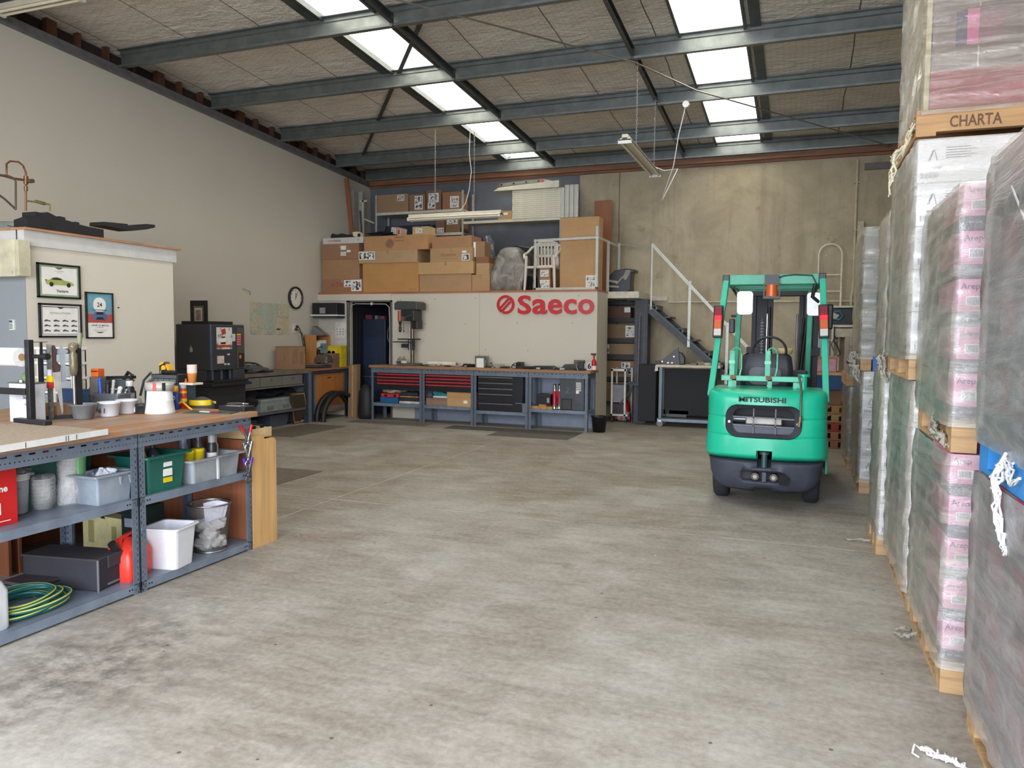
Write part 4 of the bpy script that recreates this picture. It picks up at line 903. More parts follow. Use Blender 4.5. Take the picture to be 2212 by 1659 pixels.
MB().box(.012, -w + .03, .03, .0135, w - .03, .034).box(.012, -w + .03, h - .036, .0135, w - .03, h - .03).box(.012, -w + .03, .03, .0135, -w + .034, h - .03).box(.012, w - .034, .03, .0135, w - .03, h - .03).build('border_line', INK, t)
for r in range(3):
    for c in range(4):
        b = MB(); car(b, (.0126, -w * .62 + c * w * .42, h * (.47 - .145 * r)), (0, 1, 0), (0, 0, 1), w * .3, 0, 1, -.0005)
        b.v = [(.0126 + abs(x - .0126), y, z) for x, y, z in b.v]; b.build('car_print', [P((96, 98, 102), .5), P((40, 42, 46), .5)], t)
MB().text('EVOLUTION', (.0126, 0, h * .72), (0, 1, 0), (0, 0, 1), .017, w=w * .95, ext=.0005).build('lettering', P((110, 110, 110), .6), t)
MB().prism([(-.035, .009), (.035, .009), (.01, -.005), (-.01, -.005)], (.0126, 0, h * .86), (0, 1, 0), (0, 0, 1), (.0006, 0, 0)).build('wing_emblem', P((70, 70, 74), .6), t)
t, w, h = frame_x('framed_poster', 'portrait framed poster in blue and red with the number 24', -6.6, (182, 630, 244, 731), fw=.014, group=G_)
MB().box(0, -w + .01, .01, .012, w - .01, h * .34).build('paper_sheet', PAPER, t)
MB().box(0, -w + .01, h * .34, .012, w - .01, h * .53).build('red_band', P((186, 84, 76), .5), t)
MB().box(0, -w + .01, h * .53, .012, w - .01, h - .01).build('blue_field', P((112, 162, 180), .5), t)
b = MB(); b.prism([(.075 * math.cos(2 * PI * k / 32), .075 * math.sin(2 * PI * k / 32)) for k in range(32)], (.012, .0, h * .73), (0, 1, 0), (0, 0, 1), (.001, 0, 0)); b.build('white_disc', PAPER, t)
MB().text('24', (.0132, 0, h * .735), (0, 1, 0), (0, 0, 1), .045, ext=.0006, bold=.012).build('lettering', INK, t)
b = MB(); U, V = (0, 1, 0), (0, 0, 1)
b.prism([(-.08, .0), (.08, .0), (.08, .05), (.05, .085), (-.05, .085), (-.08, .05)], (.0132, 0, h * .40), U, V, (.0008, 0, 0), 0).prism([(-.045, .055), (.045, .055), (.035, .08), (-.035, .08)], (.014, 0, h * .40), U, V, (.0006, 0, 0), 1).prism([(-.05, .005), (.05, .005), (.03, .03), (-.03, .03)], (.014, 0, h * .40), U, V, (.0006, 0, 0), 1).box(.0132, -.085, h * .40 + .098, .014, .085, h * .40 + .104, 1)
b.build('car_print', [P((90, 108, 150), .5), INK], t)
MB().text('24HR LE MANS', (.0126, 0, h * .285), U, V, .016, w=w * 1.25, ext=.0005, bold=.01).text('16-17 JUNE 2018', (.0126, 0, h * .24), U, V, .008, ext=.0005).text('CIRCUIT DE LA SARTHE, FRANCE', (.0126, 0, h * .18), U, V, .007, w=w * 1.0, ext=.0005).build('lettering', INK, t)
MB().prism([(-.05, .007), (.05, .007), (.012, -.006), (-.012, -.006)], (.0126, 0, h * .13), U, V, (.0006, 0, 0)).build('wing_emblem', P((90, 90, 94), .6), t)
o = MB().cyl((-6.6, 5.97, 1.83), (-6.592, 5.97, 1.83), .007, n=8).build('wall_hook', BLACK); tag(o, 'small black screw in the office wall right of the posters', 'screw')
# meter box and keypad on the end wall (Y 4.97)
t = thing('meter_box', 'cream metal electrical box on the office end wall', 'electrical box', (-6.95, 4.97, 1.98))
a, c = at(-60, 521, 'y', 4.85), at(31, 597, 'y', 4.85); a2 = at(48, 521, 'y', 4.9)
MB().box(a.x + 6.95, -.13, c.z - 1.98, c.x + 6.95 + .02, 0, a.z - 1.98).build('box_body', P((206, 200, 174), .5), t, bev=.004)
MB().box(c.x + 6.95 + .02, -.115, c.z - 1.98 + .005, c.x + 6.95 + .055, 0, a.z - 1.98 - .005).build('box_side_flange', P((196, 190, 166), .5), t, bev=.003)
MB().box(c.x + 6.95 - .02, -.134, c.z - 1.98 + .02, c.x + 6.95, -.13, c.z - 1.98 + .05).build('label_plate', P((180, 184, 190), .4), t)
MB().tube([(c.x + 6.95 - .09, -.02, a.z - 1.98), (c.x + 6.95 - .09, -.02, a.z - 1.98 + .12), (c.x + 6.95 - .2, -.02, a.z - 1.98 + .14)], .005, 6).build('conduit', GREYD, t)
t = thing('alarm_keypad', 'white alarm keypad on the office end wall', 'keypad', at(30, 702, 'y', 4.97))
MB().box(-.03, -.025, -.05, .03, 0, .05).build('keypad_body', P((216, 218, 210), .4), t, bev=.004)
MB().box(-.024, -.027, .022, .014, -.024, .042).build('display', P((60, 76, 100), .2), t)
for r in range(4):
    for c in range(3): MB().box(-.022 + c * .014, -.028, .004 - r * .013, -.013 + c * .014, -.024, .011 - r * .013).build('key', P((80, 90, 90), .6), t)
# on the office roof
RZ = 2.52
t = thing('copper_pipework', 'copper water pipes with brass valve rising from the office roof', 'pipe', (-7.0, 5.2, RZ))
COP = P((138, 92, 66), .4, .6, .25, 20); o_ = Vector((-7.0, 5.2, RZ))
def cp(px, py, Y=5.25): return at(px, py, 'y', Y) - o_
pp = [(56, 455), (56, 420), (56, 372), (50, 358), (40, 350), (22, 348), (14, 354), (14, 378)]
MB().tube([cp(*q_) for q_ in pp], .009, 10).build('pipe_loop', COP, t)
MB().tube([cp(-40, 372), cp(10, 380), cp(30, 386), cp(70, 391)], .012, 10).build('cross_pipe', COP, t)
MB().tube([cp(-30, 376, 5.2), cp(15, 379, 5.2), cp(28, 384, 5.2), cp(34, 392, 5.2), cp(34, 452, 5.2)], .009, 10).tube([cp(-20, 408), cp(10, 430), cp(34, 452)], .01, 8).build('drop_pipe', P((96, 84, 78), .5, .4), t)
MB().cyl(cp(56, 380), cp(56, 398), .02).cyl(cp(56, 402), cp(56, 412), .017).cyl(cp(60, 391), cp(71, 391), .02).build('valve', P((130, 100, 76), .4, .7), t)
MB().tube([cp(58, 434), cp(78, 436), cp(86, 437), cp(108, 442), cp(108, 456)], .008, 8).cyl(cp(78, 435), cp(96, 440), .016).build('relief_branch', P((140, 124, 80), .4, .6), t)
t = thing('water_heater_lid', 'grey round heater top showing above the office roof', 'heater', (-7.4, 5.6, RZ))
MB().lathe([(.42, 0), (.42, .10), (.40, .12), (0, .13)], n=40).build('drum', P((140, 148, 146), .5, .3), t)
MB().cyl((.36, -.26, .05), (.46, -.3, .05), .03, n=12).build('outlet_port', P((60, 60, 60), .5), t)
t = thing('bumper_part', 'black plastic car bumper trim lying on the office roof', 'car part', (-6.85, 5.3, RZ))
def bp(px, py, X=-6.66): v = at(px, py, 'x', X) - Vector(t.location); return (v.y, v.z)
pr = [bp(*q_) for q_ in ((74, 472), (92, 466), (92, 456), (110, 460), (118, 457), (128, 462), (143, 470), (144, 466), (156, 469), (156, 474), (176, 480), (178, 478), (186, 480), (186, 484), (206, 489), (218, 491), (238, 495))] 
zb = .004; pr = [(y, max(z, zb + .01)) for y, z in pr]; pr = pr + [(pr[-1][0], zb), (pr[0][0], zb)]
MB().prism(pr, (.10, 0, 0), (0, 1, 0), (0, 0, 1), (-.18, 0, 0)).build('trim_body', BLACKM, t)
t = thing('bumper_part', 'second black car trim part overhanging beyond the first on the office roof', 'car part', (-6.85, 6.1, RZ))
pr = [bp(*q_) for q_ in ((238, 486), (239, 478), (290, 483), (290, 487), (318, 484), (330, 483), (349, 485), (348, 491), (330, 495), (300, 498))]; pr = [(y, max(z, zb + .002)) for y, z in pr]
MB().prism(pr, (.10, 0, 0), (0, 1, 0), (0, 0, 1), (-.2, 0, 0)).build('trim_body', BLACKM, t)

# ---- coffee vending machine on its black cabinet
t = thing('coffee_machine', 'black coffee vending machine with a cup picture on its front', 'coffee machine', (-8.1, 8.97, .86)); o_ = Vector(t.location)
X1 = .3
MB().box(-.34, -.35, .17, X1, .35, .83).box(-.34, -.35, 0, X1 - .1, .35, .17).box(X1 - .1, .1, .0, X1, .35, .17).build('machine_body', P((58, 60, 68), .45, 0, .06, 4), t, bev=.012)
MB().box(X1 - .1, -.37, -.0, X1 + .05, .36, .03).build('drip_tray', BLACK, t, bev=.006)
for y in (-.28, -.1, .08): MB().cyl((X1 - .05, y, .03), (X1 - .05, y, .17), .02, n=12).build('cup_guide', P((70, 82, 100), .3), t)
o = MB(); onx(o, -7.8, 467, 707, 501, 754, .006, 0, o_); o.build('picture_panel', m_print('coffee_picture', (120, 116, 120), (226, 224, 220), 9, .42), t)
b = MB(); q1, q2 = at(468, 708, 'x', -7.79) - o_, at(499, 752, 'x', -7.79) - o_
def pq(u, v): return (q1.y + (q2.y - q1.y) * u, q1.z + (q2.z - q1.z) * v)
for poly, m_ in (([(.3, .1), (.62, .02), (.66, .3), (.4, .34)], 0), ([(.15, .55), (.3, .5), (.62, .5), (.75, .56), (.6, .78), (.3, .78)], 2), ([(.25, .72), (.7, .7), (.62, .84), (.36, .84)], 1), ([(.02, .84), (.98, .84), (.98, .95), (.02, .95)], 0), ([(.3, .42), (.62, .42), (.58, .5), (.34, .5)], 3)):
    b.prism([pq(*w_) for w_ in poly], (X1 + .0065, 0, 0), (0, 1, 0), (0, 0, 1), (.0008, 0, 0), m_)
b.build('cup_print', [P((200, 60, 60), .5), P((216, 190, 40), .5), P((240, 240, 240), .4), P((120, 70, 60), .5)], t)
b = MB(); onx(b, -7.8, 510, 708, 528, 795, .008, 0, o_); b.build('button_panel', P((84, 76, 74), .4), t, bev=.003)
for i in range(5):
    b = MB(); onx(b, -7.79, 511, 721 + i * 5.2, 520, 724.5 + i * 5.2, .004, 0, o_); b.build('selection_label', P((224, 184, 60), .5) if i == 0 else P((214, 120, 130), .5), t)
    b = MB(); onx(b, -7.79, 523, 721 + i * 5.2, 526, 724 + i * 5.2, .005, 0, o_); b.build('button', P((130, 40, 44), .4), t)
b = MB(); onx(b, -7.8, 515, 763, 526, 793, .012, 0, o_); b.build('coin_unit', BLACK, t)
b = MB(); onx(b, -7.787, 517, 767, 521, 774, .004, 0, o_); b.build('coin_slot', P((236, 120, 40), .4), t)
for c_, nm, m_ in (((469, 769, 484, 785), 'notice_label', P((224, 206, 196), .6)), ((501, 721, 508, 737), 'notice_label', P((214, 216, 222), .6)), ((491, 764, 496, 767), 'badge', WHITE), ((484, 785, 489, 788), 'badge', WHITE), ((491, 785, 496, 788), 'badge', WHITE)):
    b = MB(); onx(b, -7.8, *c_, .004, 0, o_); b.build(nm, m_, t)
MB().cyl((X1 - .012, -.34, .17), (X1 - .012, -.34, .83), .022, n=16).build('front_edge_trim', P((66, 78, 98), .3), t)
MB().box(-.26, -.32, .83, .22, .2, .875).build('hopper_lid', BLACK, t, bev=.006)
MB().box(-.08, -.356, .43, -.035, -.35, .49).cyl((-.06, -.356, .505), (-.06, -.35, .505), .012, n=12).build('key_tag', P((170, 166, 160), .4), t)
t = thing('framed_certificate', 'black framed certificate standing on top of the coffee machine', 'picture frame', (-8.18, 8.8, 1.736))
MB().box(-.155, 0, 0, .155, .02, .30).build('frame', BLACK, t, bev=.003)
MB().box(-.085, -.004, .0, .09, 0, .22).build('inner_frame', P((110, 106, 98), .5), t)
MB().box(-.065, -.006, .0, .065, -.004, .19).build('mount', CREAM, t)
MB().box(-.05, -.007, .01, .05, -.006, .165).build('certificate', P((140, 122, 116), .6, 0, .3, 20), t)
t = thing('machine_cabinet', 'black cabinet under the coffee vending machine', 'cabinet', (-8.15, 8.97, 0))
MB().box(-.4, -.42, .80, .42, .42, .835).build('cabinet_top', BLACK, t, bev=.006)
MB().box(-.36, -.38, 0, .33, .38, .80).build('cabinet_body', P((44, 46, 52), .5), t, bev=.003)
MB().box(.0, -.384, .05, .006, -.38, .79).build('door_gap', P((70, 74, 84), .4), t)
MB().box(-.4, -.4, .835, .38, .4, .86).build('base_plate', P((50, 52, 58), .5), t)

# ---- left wall things
t = thing('world_map', 'pale green world map sheet pinned on the left wall', 'map', (-8.7, 11.06, 1.55))
q = NT('map_print'); f = q.noise(3.2, 5, .55, dist=.4); q.col(q.mix(q.m('MULTIPLY', q.ramp(q.noise(40, 4), [(.5, 0.0), (.56, 1.0)]), .35), q.ramp(f, [(.50, (176, 188, 172)), (.53, (196, 190, 166)), (.64, (204, 188, 158))]), (120, 120, 104))).pr(.7)
a, c = at(540, 652, 'x', XL) - Vector(t.location), at(624, 722, 'x', XL) - Vector(t.location)
b = MB(); n = 14
for i in range(n):
    y0, y1 = a.y + (c.y - a.y) * i / n, a.y + (c.y - a.y) * (i + 1) / n; e0, e1 = (.006 + .006 * math.sin(i * 1.3)), (.006 + .006 * math.sin((i + 1) * 1.3))
    b.quad((e0, y0, c.z), (e1, y1, c.z - 0.0), (e1 * .5, y1, a.z), (e0 * .5, y0, a.z))
b.build('map_sheet', q.mat, t)
MB().box(.012, c.y - .32, a.z - .24, .014, c.y - .01, a.z - .01).build('inset_map', P((190, 184, 164), .7, 0, .12, 30), t)
MB().box(.013, c.y - .36, c.z + .08, .015, c.y - .26, c.z + .1).build('map_title', INK, t)
t = thing('wall_clock', 'round black rimmed wall clock showing just past twelve', 'clock', (-8.69, 11.77, 2.215))
RX = Matrix.Rotation(PI / 2, 4, 'Y')
MB().lathe([(.172, 0), (.205, 0), (.205, .03), (.195, .04), (.178, .035), (.172, .012)], n=48, ax=RX).build('rim', BLACK, t)
MB().lathe([(0, .011), (.176, .011)], n=48, ax=RX, sm=False).build('dial', P((228, 226, 216), .5, 0, .02), t)
for k in range(1, 13):
    a_ = 2 * PI * k / 12; MB().text(str(k), (.012, .138 * math.sin(a_), .138 * math.cos(a_)), (0, 1, 0), (0, 0, 1), .03, ext=.001, bold=.01).build('numeral', INK, t)
MB().bar((.016, 0, -.02), (.016, .004, .09), .012, .002, up=(1, 0, 0)).build('hour_hand', INK, t)
MB().bar((.018, -.015, -.03), (.018, .065, .12), .008, .002, up=(1, 0, 0)).build('minute_hand', INK, t)
p = at(636, 709, 'x', XL)
t = thing('power_outlet', 'white double wall socket right of the map', 'socket', p)
MB().box(0, -.055, -.09, .012, .045, .09).build('face_plate', P((220, 216, 200), .4), t, bev=.003)
for y, z in ((.03, .03), (.0, -.02)): MB().cyl((.012, y, z), (.05, y + .02, z), .022, n=12).build('plug', BLACK, t)
for i, (y, z, e) in enumerate(((.05, .03, .26), (.02, -.02, .2))):
    o = MB().tube([(XL + .05, p.y + y, p.z + z), (XL + .07, p.y + y + .08, p.z - .1), (XL + .06, p.y + e - .02, p.z - .3), (XL + .06, p.y + e, p.z - .62)], .007, 6).build('power_cable', BLACK); tag(o, '%s black power cable hanging from the double socket' % ('longer outer' if i == 0 else 'shorter inner'), 'cable', 'cables at the double socket')
o = MB().tube([(XL + .01, 10.36, 2.3), (XL + .03, 10.5, 2.27), (XL + .02, 10.53, 2.2)], .004, 6).build('paper_curl', P((90, 84, 74), .7)); tag(o, 'dark curled tape strip above the map corner', 'tape')

# ---- desk run along the left wall
DZ = .93
t = thing('side_desk', 'long grey desk with three drawers along the left wall', 'desk', (-8.7, 9.35, 0))
MB().box(0.01, 0, DZ - .06, .70, 1.95, DZ).build('desk_top', P((112, 104, 98), .5, 0, .15), t, bev=.003)
MB().box(.02, 1.78, .0, .06, 1.82, DZ - .06).box(.64, 1.78, 0, .7, 1.82, DZ - .06).build('end_leg', GREYD, t)
MB().box(.02, 1.86, 0, .7, 1.93, DZ - .06).build('end_panel', P((104, 112, 124), .5), t)
MB().box(.02, .0, .0, .06, .04, DZ - .06).box(.64, 0, 0, .7, .04, DZ - .06).build('near_leg', GREYD, t)
for i, (y0, y1) in enumerate(((.02, .56), (.58, 1.12), (1.14, 1.68))):
    d_ = MB().box(.1, y0, DZ - .23, .69, y1, DZ - .075).build('drawer', P((112, 112, 106), .45, 0, .06), t, bev=.003)
    MB().cyl((.69, (y0 + y1) / 2, DZ - .12), (.705, (y0 + y1) / 2, DZ - .12), .012, n=10).build('lock', STEEL, d_)
MB().box(.05, .0, DZ - .26, .70, 1.72, DZ - .235).build('drawer_rail', P((106, 106, 100), .5), t)
MB().box(.02, .02, .24, .68, 1.86, .28).build('lower_shelf', P((92, 94, 96), .5), t)
MB().box(.02, .02, .08, .03, 1.86, .24).box(.02, .02, .28, .03, 1.86, .68).build('back_panel', P((72, 78, 92), .6), t)
t = thing('drawer_cabinet', 'timber fronted drawer cabinet at the far end of the desk run', 'cabinet', (-8.7, 11.32, 0))
MB().box(.01, 0, DZ - .03, .70, 1.18, DZ + .005).build('cabinet_top', m_wood((176, 116, 78), 'cabinet_top', 1), t, bev=.003)
MB().box(.01, 0.01, DZ - .08, .68, 1.17, DZ - .03).box(.64, .0, 0, .69, .04, DZ - .08).box(.62, 1.12, 0, .68, 1.17, DZ - .08).build('steel_frame', GREYD, t)
MB().box(.04, .12, .12, .62, 1.08, DZ - .09).build('carcass', P((126, 132, 142), .5), t)
MB().box(.62, .2, .24, .64, 1.06, DZ - .1).build('drawer_front', m_wood((182, 116, 62), 'drawer_timber', 2, .12), t)
for y in (.52, .74): MB().bar((.645, y, DZ - .17), (.66, y + .09, DZ - .165), .012, .01).build('handle', CHROME, t)
MB().box(.62, .2, .13, .645, 1.06, .16).build('plinth_strip', m_wood((184, 124, 76), 'plinth_timber', 1), t)
MB().box(.62, .2, .165, .632, 1.06, .235).build('lower_panel', P((150, 148, 148), .5), t)
# under the desk
t = thing('toolbox', 'light grey plastic toolbox on the lower desk shelf', 'toolbox', (-8.12, 10.4, .28))
MB().box(-.2, -.42, 0, .08, .42, .2).build('case_body', P((136, 146, 142), .5), t, bev=.012)
MB().box(-.2, -.43, .17, .085, .43, .21).build('lid', P((146, 156, 152), .5), t, bev=.006)
for y in (-.2, .2): MB().box(.08, y - .08, .05, .092, y + .08, .1).build('latch', P((110, 120, 116), .5), t)
for i, (y, sx, sy, sz, lb) in enumerate(((9.72, .26, .34, .21, 'large black bag near the coffee machine under the desk'), (10.35, .2, .4, .08, 'flat black cloth piled on the light grey toolbox'), (10.95, .2, .2, .16, 'small black bundle at the far end under the desk'))):
    b = MB(); rag(b, (0, 0, sz), sx, sy, sz, 40 + i); o = b.build('fabric_bag', P((30, 30, 36), .8)); tag(o, lb, 'bag', 'black bundles under the desk'); o.location = (-8.33, y, .28 if i != 1 else .49)
t = thing('crate', 'grey crate standing under the lower desk shelf', 'crate', (-8.3, 10.6, 0))
b = MB(); tub(b, .3, .5, .2); b.build('crate_wall', P((86, 92, 110), .5), t)
# leaning framed picture
ca = [put(634, 916, 0)[0], put(667, 911, 0)[0], at(659, 846, 'x', -7.97), at(627, 850, 'x', -7.97)]
t = thing('leaning_picture', 'old sepia picture of two standing figures leaning against the desk', 'picture'); nrm = (ca[1] - ca[0]).cross(ca[3] - ca[0]).normalized()
if nrm.x < 0: nrm = -nrm
MB().loft([ca, [p_ - nrm * .02 for p_ in ca]], 0, False).build('frame', P((70, 56, 44), .6), t)
def lp(u, v): return (ca[0].lerp(ca[1], u)).lerp(ca[3].lerp(ca[2], u), v) + nrm * .0015
b = MB().quad(lp(.05, .03), lp(.95, .03), lp(.95, .97), lp(.05, .97)); b.build('print', P((176, 150, 112), .6, 0, .25, 14), t)
for i, cx_ in enumerate((.36, .72)):
    b = MB()
    pl_ = [(-.05, .2), (-.02, .2), (.0, .45), (.02, .2), (.06, .2), (.07, .5), (.14, .52), (.12, .72), (.05, .78), (-.05, .78), (-.12, .72), (-.15, .5), (-.07, .5)]
    P_ = [lp(cx_ + a * .9, c) + nrm * .001 for a, c in pl_]; b.add(P_, [tuple(range(len(P_)))])
    P_ = [lp(cx_ + .035 * math.cos(k * PI / 5), .83 + .04 * math.sin(k * PI / 5)) + nrm * .001 for k in range(10)]; b.add(P_, [tuple(range(10))]); b.build('figure_print', P((78, 62, 48), .7), t)
b = MB(); P_ = [lp(u, v) + nrm * .0008 for u, v in ((.5, .06), (.92, .06), (.85, .26), (.65, .22))]; b.add(P_, [(0, 1, 2, 3)]); b.build('pale_patch', P((214, 186, 146), .6), t)
# wheel arch liners
for i, (a, c, off) in enumerate(((put(686, 910, 0)[0], put(752, 899, 0)[0], 0), (put(693, 911, 0)[0], put(760, 898, 0)[0], 1))):
    mid = (a + c) / 2; ax_ = (c - a).normalized(); R_ = (c - a).length / 2; pp = []
    for k in range(19):
        th = PI * k / 18; pp.append(mid - ax_ * R_ * math.cos(th) + Vector((0, 0, 1)) * math.sin(th) ** .8 * .44)
    b = MB(); n_ = Vector((ax_.y, -ax_.x, 0)); rings = []
    for k, q_ in enumerate(pp):
        rd = (q_ - mid - Vector((0, 0, .02))).normalized(); w_ = .06; rings.append([q_ - n_ * .04, q_ + n_ * .05, q_ + n_ * .05 + rd * w_, q_ - n_ * .01 + rd * (w_ + .02)])
    for r_ in rings: 
        for v_ in r_: v_.z = max(v_.z, 0.001)
    b.loft(rings, 0, True); o = b.build('wheel_arch_liner', P((34, 34, 36), .5)); tag(o, 'black wheel arch liner %s in front of the drawer cabinet' % ('standing nearer the wall' if i == 0 else 'standing nearer the room'), 'car part', 'black arch liners')
    o.location = (0 if i == 0 else .06, 0, 0)
o = MB().box(-.012, -.01, 0, .012, .01, .36).build('timber_offcut', m_wood((120, 90, 70), 'offcut', 2)); tag(o, 'short thin timber stick standing left of the arch liners', 'stick'); o.location = put(674, 900, 0)[0]
# on the desk
pz = DZ
t = thing('engine_cover', 'pile of black and grey plastic engine covers on the desk by the coffee machine', 'car part', (-8.2, 9.85, pz))
b = MB(); rag(b, (0, 0, .06), .22, .34, .055, 61, 0); b.build('cover', P((70, 72, 70), .4, 0, .5, 30), t)
b = MB(); rag(b, (-.1, .08, .12), .12, .2, .05, 62, 0); b.build('cover', P((150, 150, 140), .4, 0, .4, 30), t)
MB().box(-.1, -.45, 0, .2, .4, .03).build('flat_trim', BLACK, t, bev=.006)
MB().tube([(-.1, -.1, .1), (0, 0, .17), (.05, .15, .15), (.1, .3, .06)], .012, 6).build('hose', BLACK, t)
a, c = at(598, 745, 'y', 11.25), at(636, 800, 'y', 11.25)
t = thing('cardboard_box', 'tall brown cardboard box with printed arrows on the desk', 'box', (-8.38, 11.1, DZ), 0)
w_ = .33; MB().box(-.24, 0, 0, .08, .42, .40).build('carton_body', m_card((176, 130, 92)), t, bev=.003)
MB().box(-.25, -.01, .395, .08, .42, .402).build('top_flap', m_card((160, 116, 84)), t)
MB().box(.0805, .05, .1, .0815, .2, .36).box(.0805, .26, .08, .0815, .36, .3).build('tape_patch', P((150, 120, 96), .6), t)
MB().text('FRAGILE', (-.05, -.001, .2), (0, 0, 1), (-1, 0, 0), .02, ext=.001).text('o', (-.17, -.001, .1), (1, 0, 0), (0, 0, 1), .03, ext=.001).text('o', (.0, -.001, .36), (1, 0, 0), (0, 0, 1), .03, ext=.001).build('printed_text', P((84, 60, 48), .7), t)
t = thing('paper_tray', 'dark letter trays stacked on the desk in front of the shelf unit', 'tray', (-8.2, 11.75, DZ))
for i in range(3): MB().box(-.2, -.22, i * .03, .16, .25, i * .03 + .018).build('tray_layer', P((74 + 20 * i, 74 + 18 * i, 72 + 16 * i), .5), t, bev=.003)
b = MB(); b.loft([[(x, y, z) for x, y in rrect(w, d, .05, 5, .03, .16)] for z, w, d in ((.1, .3, .26), (.15, .3, .26), (.24, .22, .2), (.25, .18, .16))]); b.build('machine_hood', P((92, 78, 72), .3), t)
MB().tube([(-.05, .1, .26), (-.1, .15, .36), (-.02, .2, .4)], .012, 8).build('cable_loop', BLACK, t)
o = thing('printed_card', 'blue sea photo card standing above the letter trays', 'card', (-8.26, 12.03, DZ + .26)); MB().box(0, -.1, .02, .01, .1, .2).build('card_sheet', P((116, 146, 156), .5, 0, .2, 12), o); MB().box(-.02, -.1, 0, .04, .1, .02).build('card_foot', BLACK, o); o.location.z = DZ + .25
t = thing('shelf_unit', 'beech shelf unit with open compartments at the back of the desk', 'shelf unit', (-8.66, 12.0, DZ + .005))
SHB = m_wood((182, 130, 76), 'shelf_beech', 2, .08)
for y in (0, .42): MB().box(0, y, 0, .26, y + .015, .60).build('side_panel', SHB, t)
for z in (0, .32, .585): MB().box(0, .015, z, .26, .42, z + .015).build('shelf', BROWNW, t)
MB().box(0, .0, 0, .01, .43, .6).build('back_panel', BROWNW, t)
for (y0, y1, z0, z1, m_, nm, lb) in ((.05, .18, .335, .47, PAPER, 'paper_pile', 'white papers in the top compartment of the beech shelf unit'), (.2, .36, .335, .5, P((210, 210, 214), .5), 'desk_phone', 'white device with a dark screen in the beech shelf unit'), (.2, .34, .015, .17, P((150, 156, 160), .4), 'grey_container', 'grey round container in the lower compartment of the beech shelf unit')):
    o = MB().box(.05, y0, z0, .24, y1, z1).build(nm, m_, bev=.004); tag(o, lb, 'container' if 'container' in nm else 'papers'); o.location = t.location
t = thing('speaker_box', 'bright yellow box with two round cones at the end of the desk', 'speaker', (-8.25, 12.22, DZ + .005))
MB().box(-.12, 0, 0, .24, .2, .40).build('cabinet_shell', P((206, 182, 34), .5, 0, .08), t, bev=.004)
MB().box(-.1, -.003, .24, .15, 0, .36).build('baffle', P((216, 194, 60), .5), t)
for x in (-.01, .08): MB().lathe([(0, 0), (.035, .0), (.035, .006)], (x, -.003, .27), 20, 0, Matrix.Rotation(PI / 2, 4, 'X')).build('cone', BLACK, t)
t = thing('cardboard_box', 'brown cardboard box with white label in front of the yellow box', 'box', (-8.18, 11.98, DZ + .005))
MB().box(-.16, 0, 0, .16, .2, .26).build('carton_body', m_card((142, 100, 72)), t, bev=.003)
MB().box(-.03, -.002, .06, .12, 0, .14).build('paper_label', PAPER, t)
MB().box(-.085, -.02, .0, -.055, -.004, .1).box(-.1, -.02, .085, .0, -.004, .1).build('white_bracket', WHITE, t)
MB().box(.02, -.001, .17, .06, 0, .24).build('printed_mark', P((70, 50, 40), .7), t)
t = thing('notice_sheet', 'white calendar sheet pinned to the wall above the yellow box', 'paper', (-8.2, MY, 1.42))
MB().box(-.12, -.006, -.05, .2, -.002, .36).build('paper_sheet', P((206, 204, 198), .7), t)
MB().box(-.12, -.010, .06, .1, -.006, .36).build('paper_sheet', P((216, 214, 216), .7), t)
for r in range(3):
    for c in range(3): MB().box(-.09 + c * .07, -.0115, .12 + r * .05, -.075 + c * .07, -.010, .14 + r * .05).build('printed_mark', INK, t)
t = thing('wall_shelf', 'small white shelf under the black stereo', 'shelf', (-8.34, MY, 1.895))
MB().box(-.34, -.3, 0, .26, 0, .025).build('board', WHITE, t)
MB().box(-.3, -.28, -.04, .24, -.02, 0).build('bracket', GREYD, t)
t = thing('stereo', 'black stereo box with a silver tag on the wall shelf', 'stereo', (-8.36, MY - .02, 1.92))
MB().box(-.29, -.26, 0, .26, 0, .22).build('stereo_body', P((32, 33, 38), .4), t, bev=.004)
MB().box(-.12, -.266, .02, .0, -.26, .13).build('silver_tag', P((150, 148, 142), .4), t)
MB().box(-.295, -.262, .215, .265, 0, .22).build('top_edge', P((60, 62, 70), .3), t)
o = thing('document_pile', 'slanting grey folders on top of the beech shelf unit', 'folders', (-8.5, 12.2, DZ + .606)); MB().prism([(-.13, 0), (.14, 0), (-.1, .17), (-.13, .17)], (0, 0, 0), (1, 0, 0), (0, 0, 1), (0, .12, 0)).build('folder', P((120, 122, 126), .6), o)

# ---- dark store opening left of the mezzanine wall
b = MB(); b.box(-8.06, MY - .02, 0, -7.99, MY, 2.19).box(-7.11, MY - .02, 0, -7.08, MY, 2.19).box(-8.06, MY - .02, 2.16, -7.08, MY, 2.19); o = struct('trim_14', b, P((96, 96, 92), .5))
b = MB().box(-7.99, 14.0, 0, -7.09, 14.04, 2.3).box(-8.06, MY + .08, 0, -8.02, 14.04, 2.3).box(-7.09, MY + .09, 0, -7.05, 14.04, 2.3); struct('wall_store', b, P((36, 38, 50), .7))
t = thing('locker', 'dark blue steel locker inside the store opening', 'locker', (-7.98, 12.95, 0))
MB().box(0, 0, 0, .5, .5, 1.85).build('locker_body', P((34, 44, 66), .4), t, bev=.006)
MB().box(.03, -.008, .74, .47, 0, 1.5).box(.03, -.008, .04, .47, 0, .72).build('door_panel', P((38, 50, 74), .4), t)
MB().box(.0, -.02, .72, .46, -.008, .735).build('door_rail', P((90, 96, 110), .3), t)
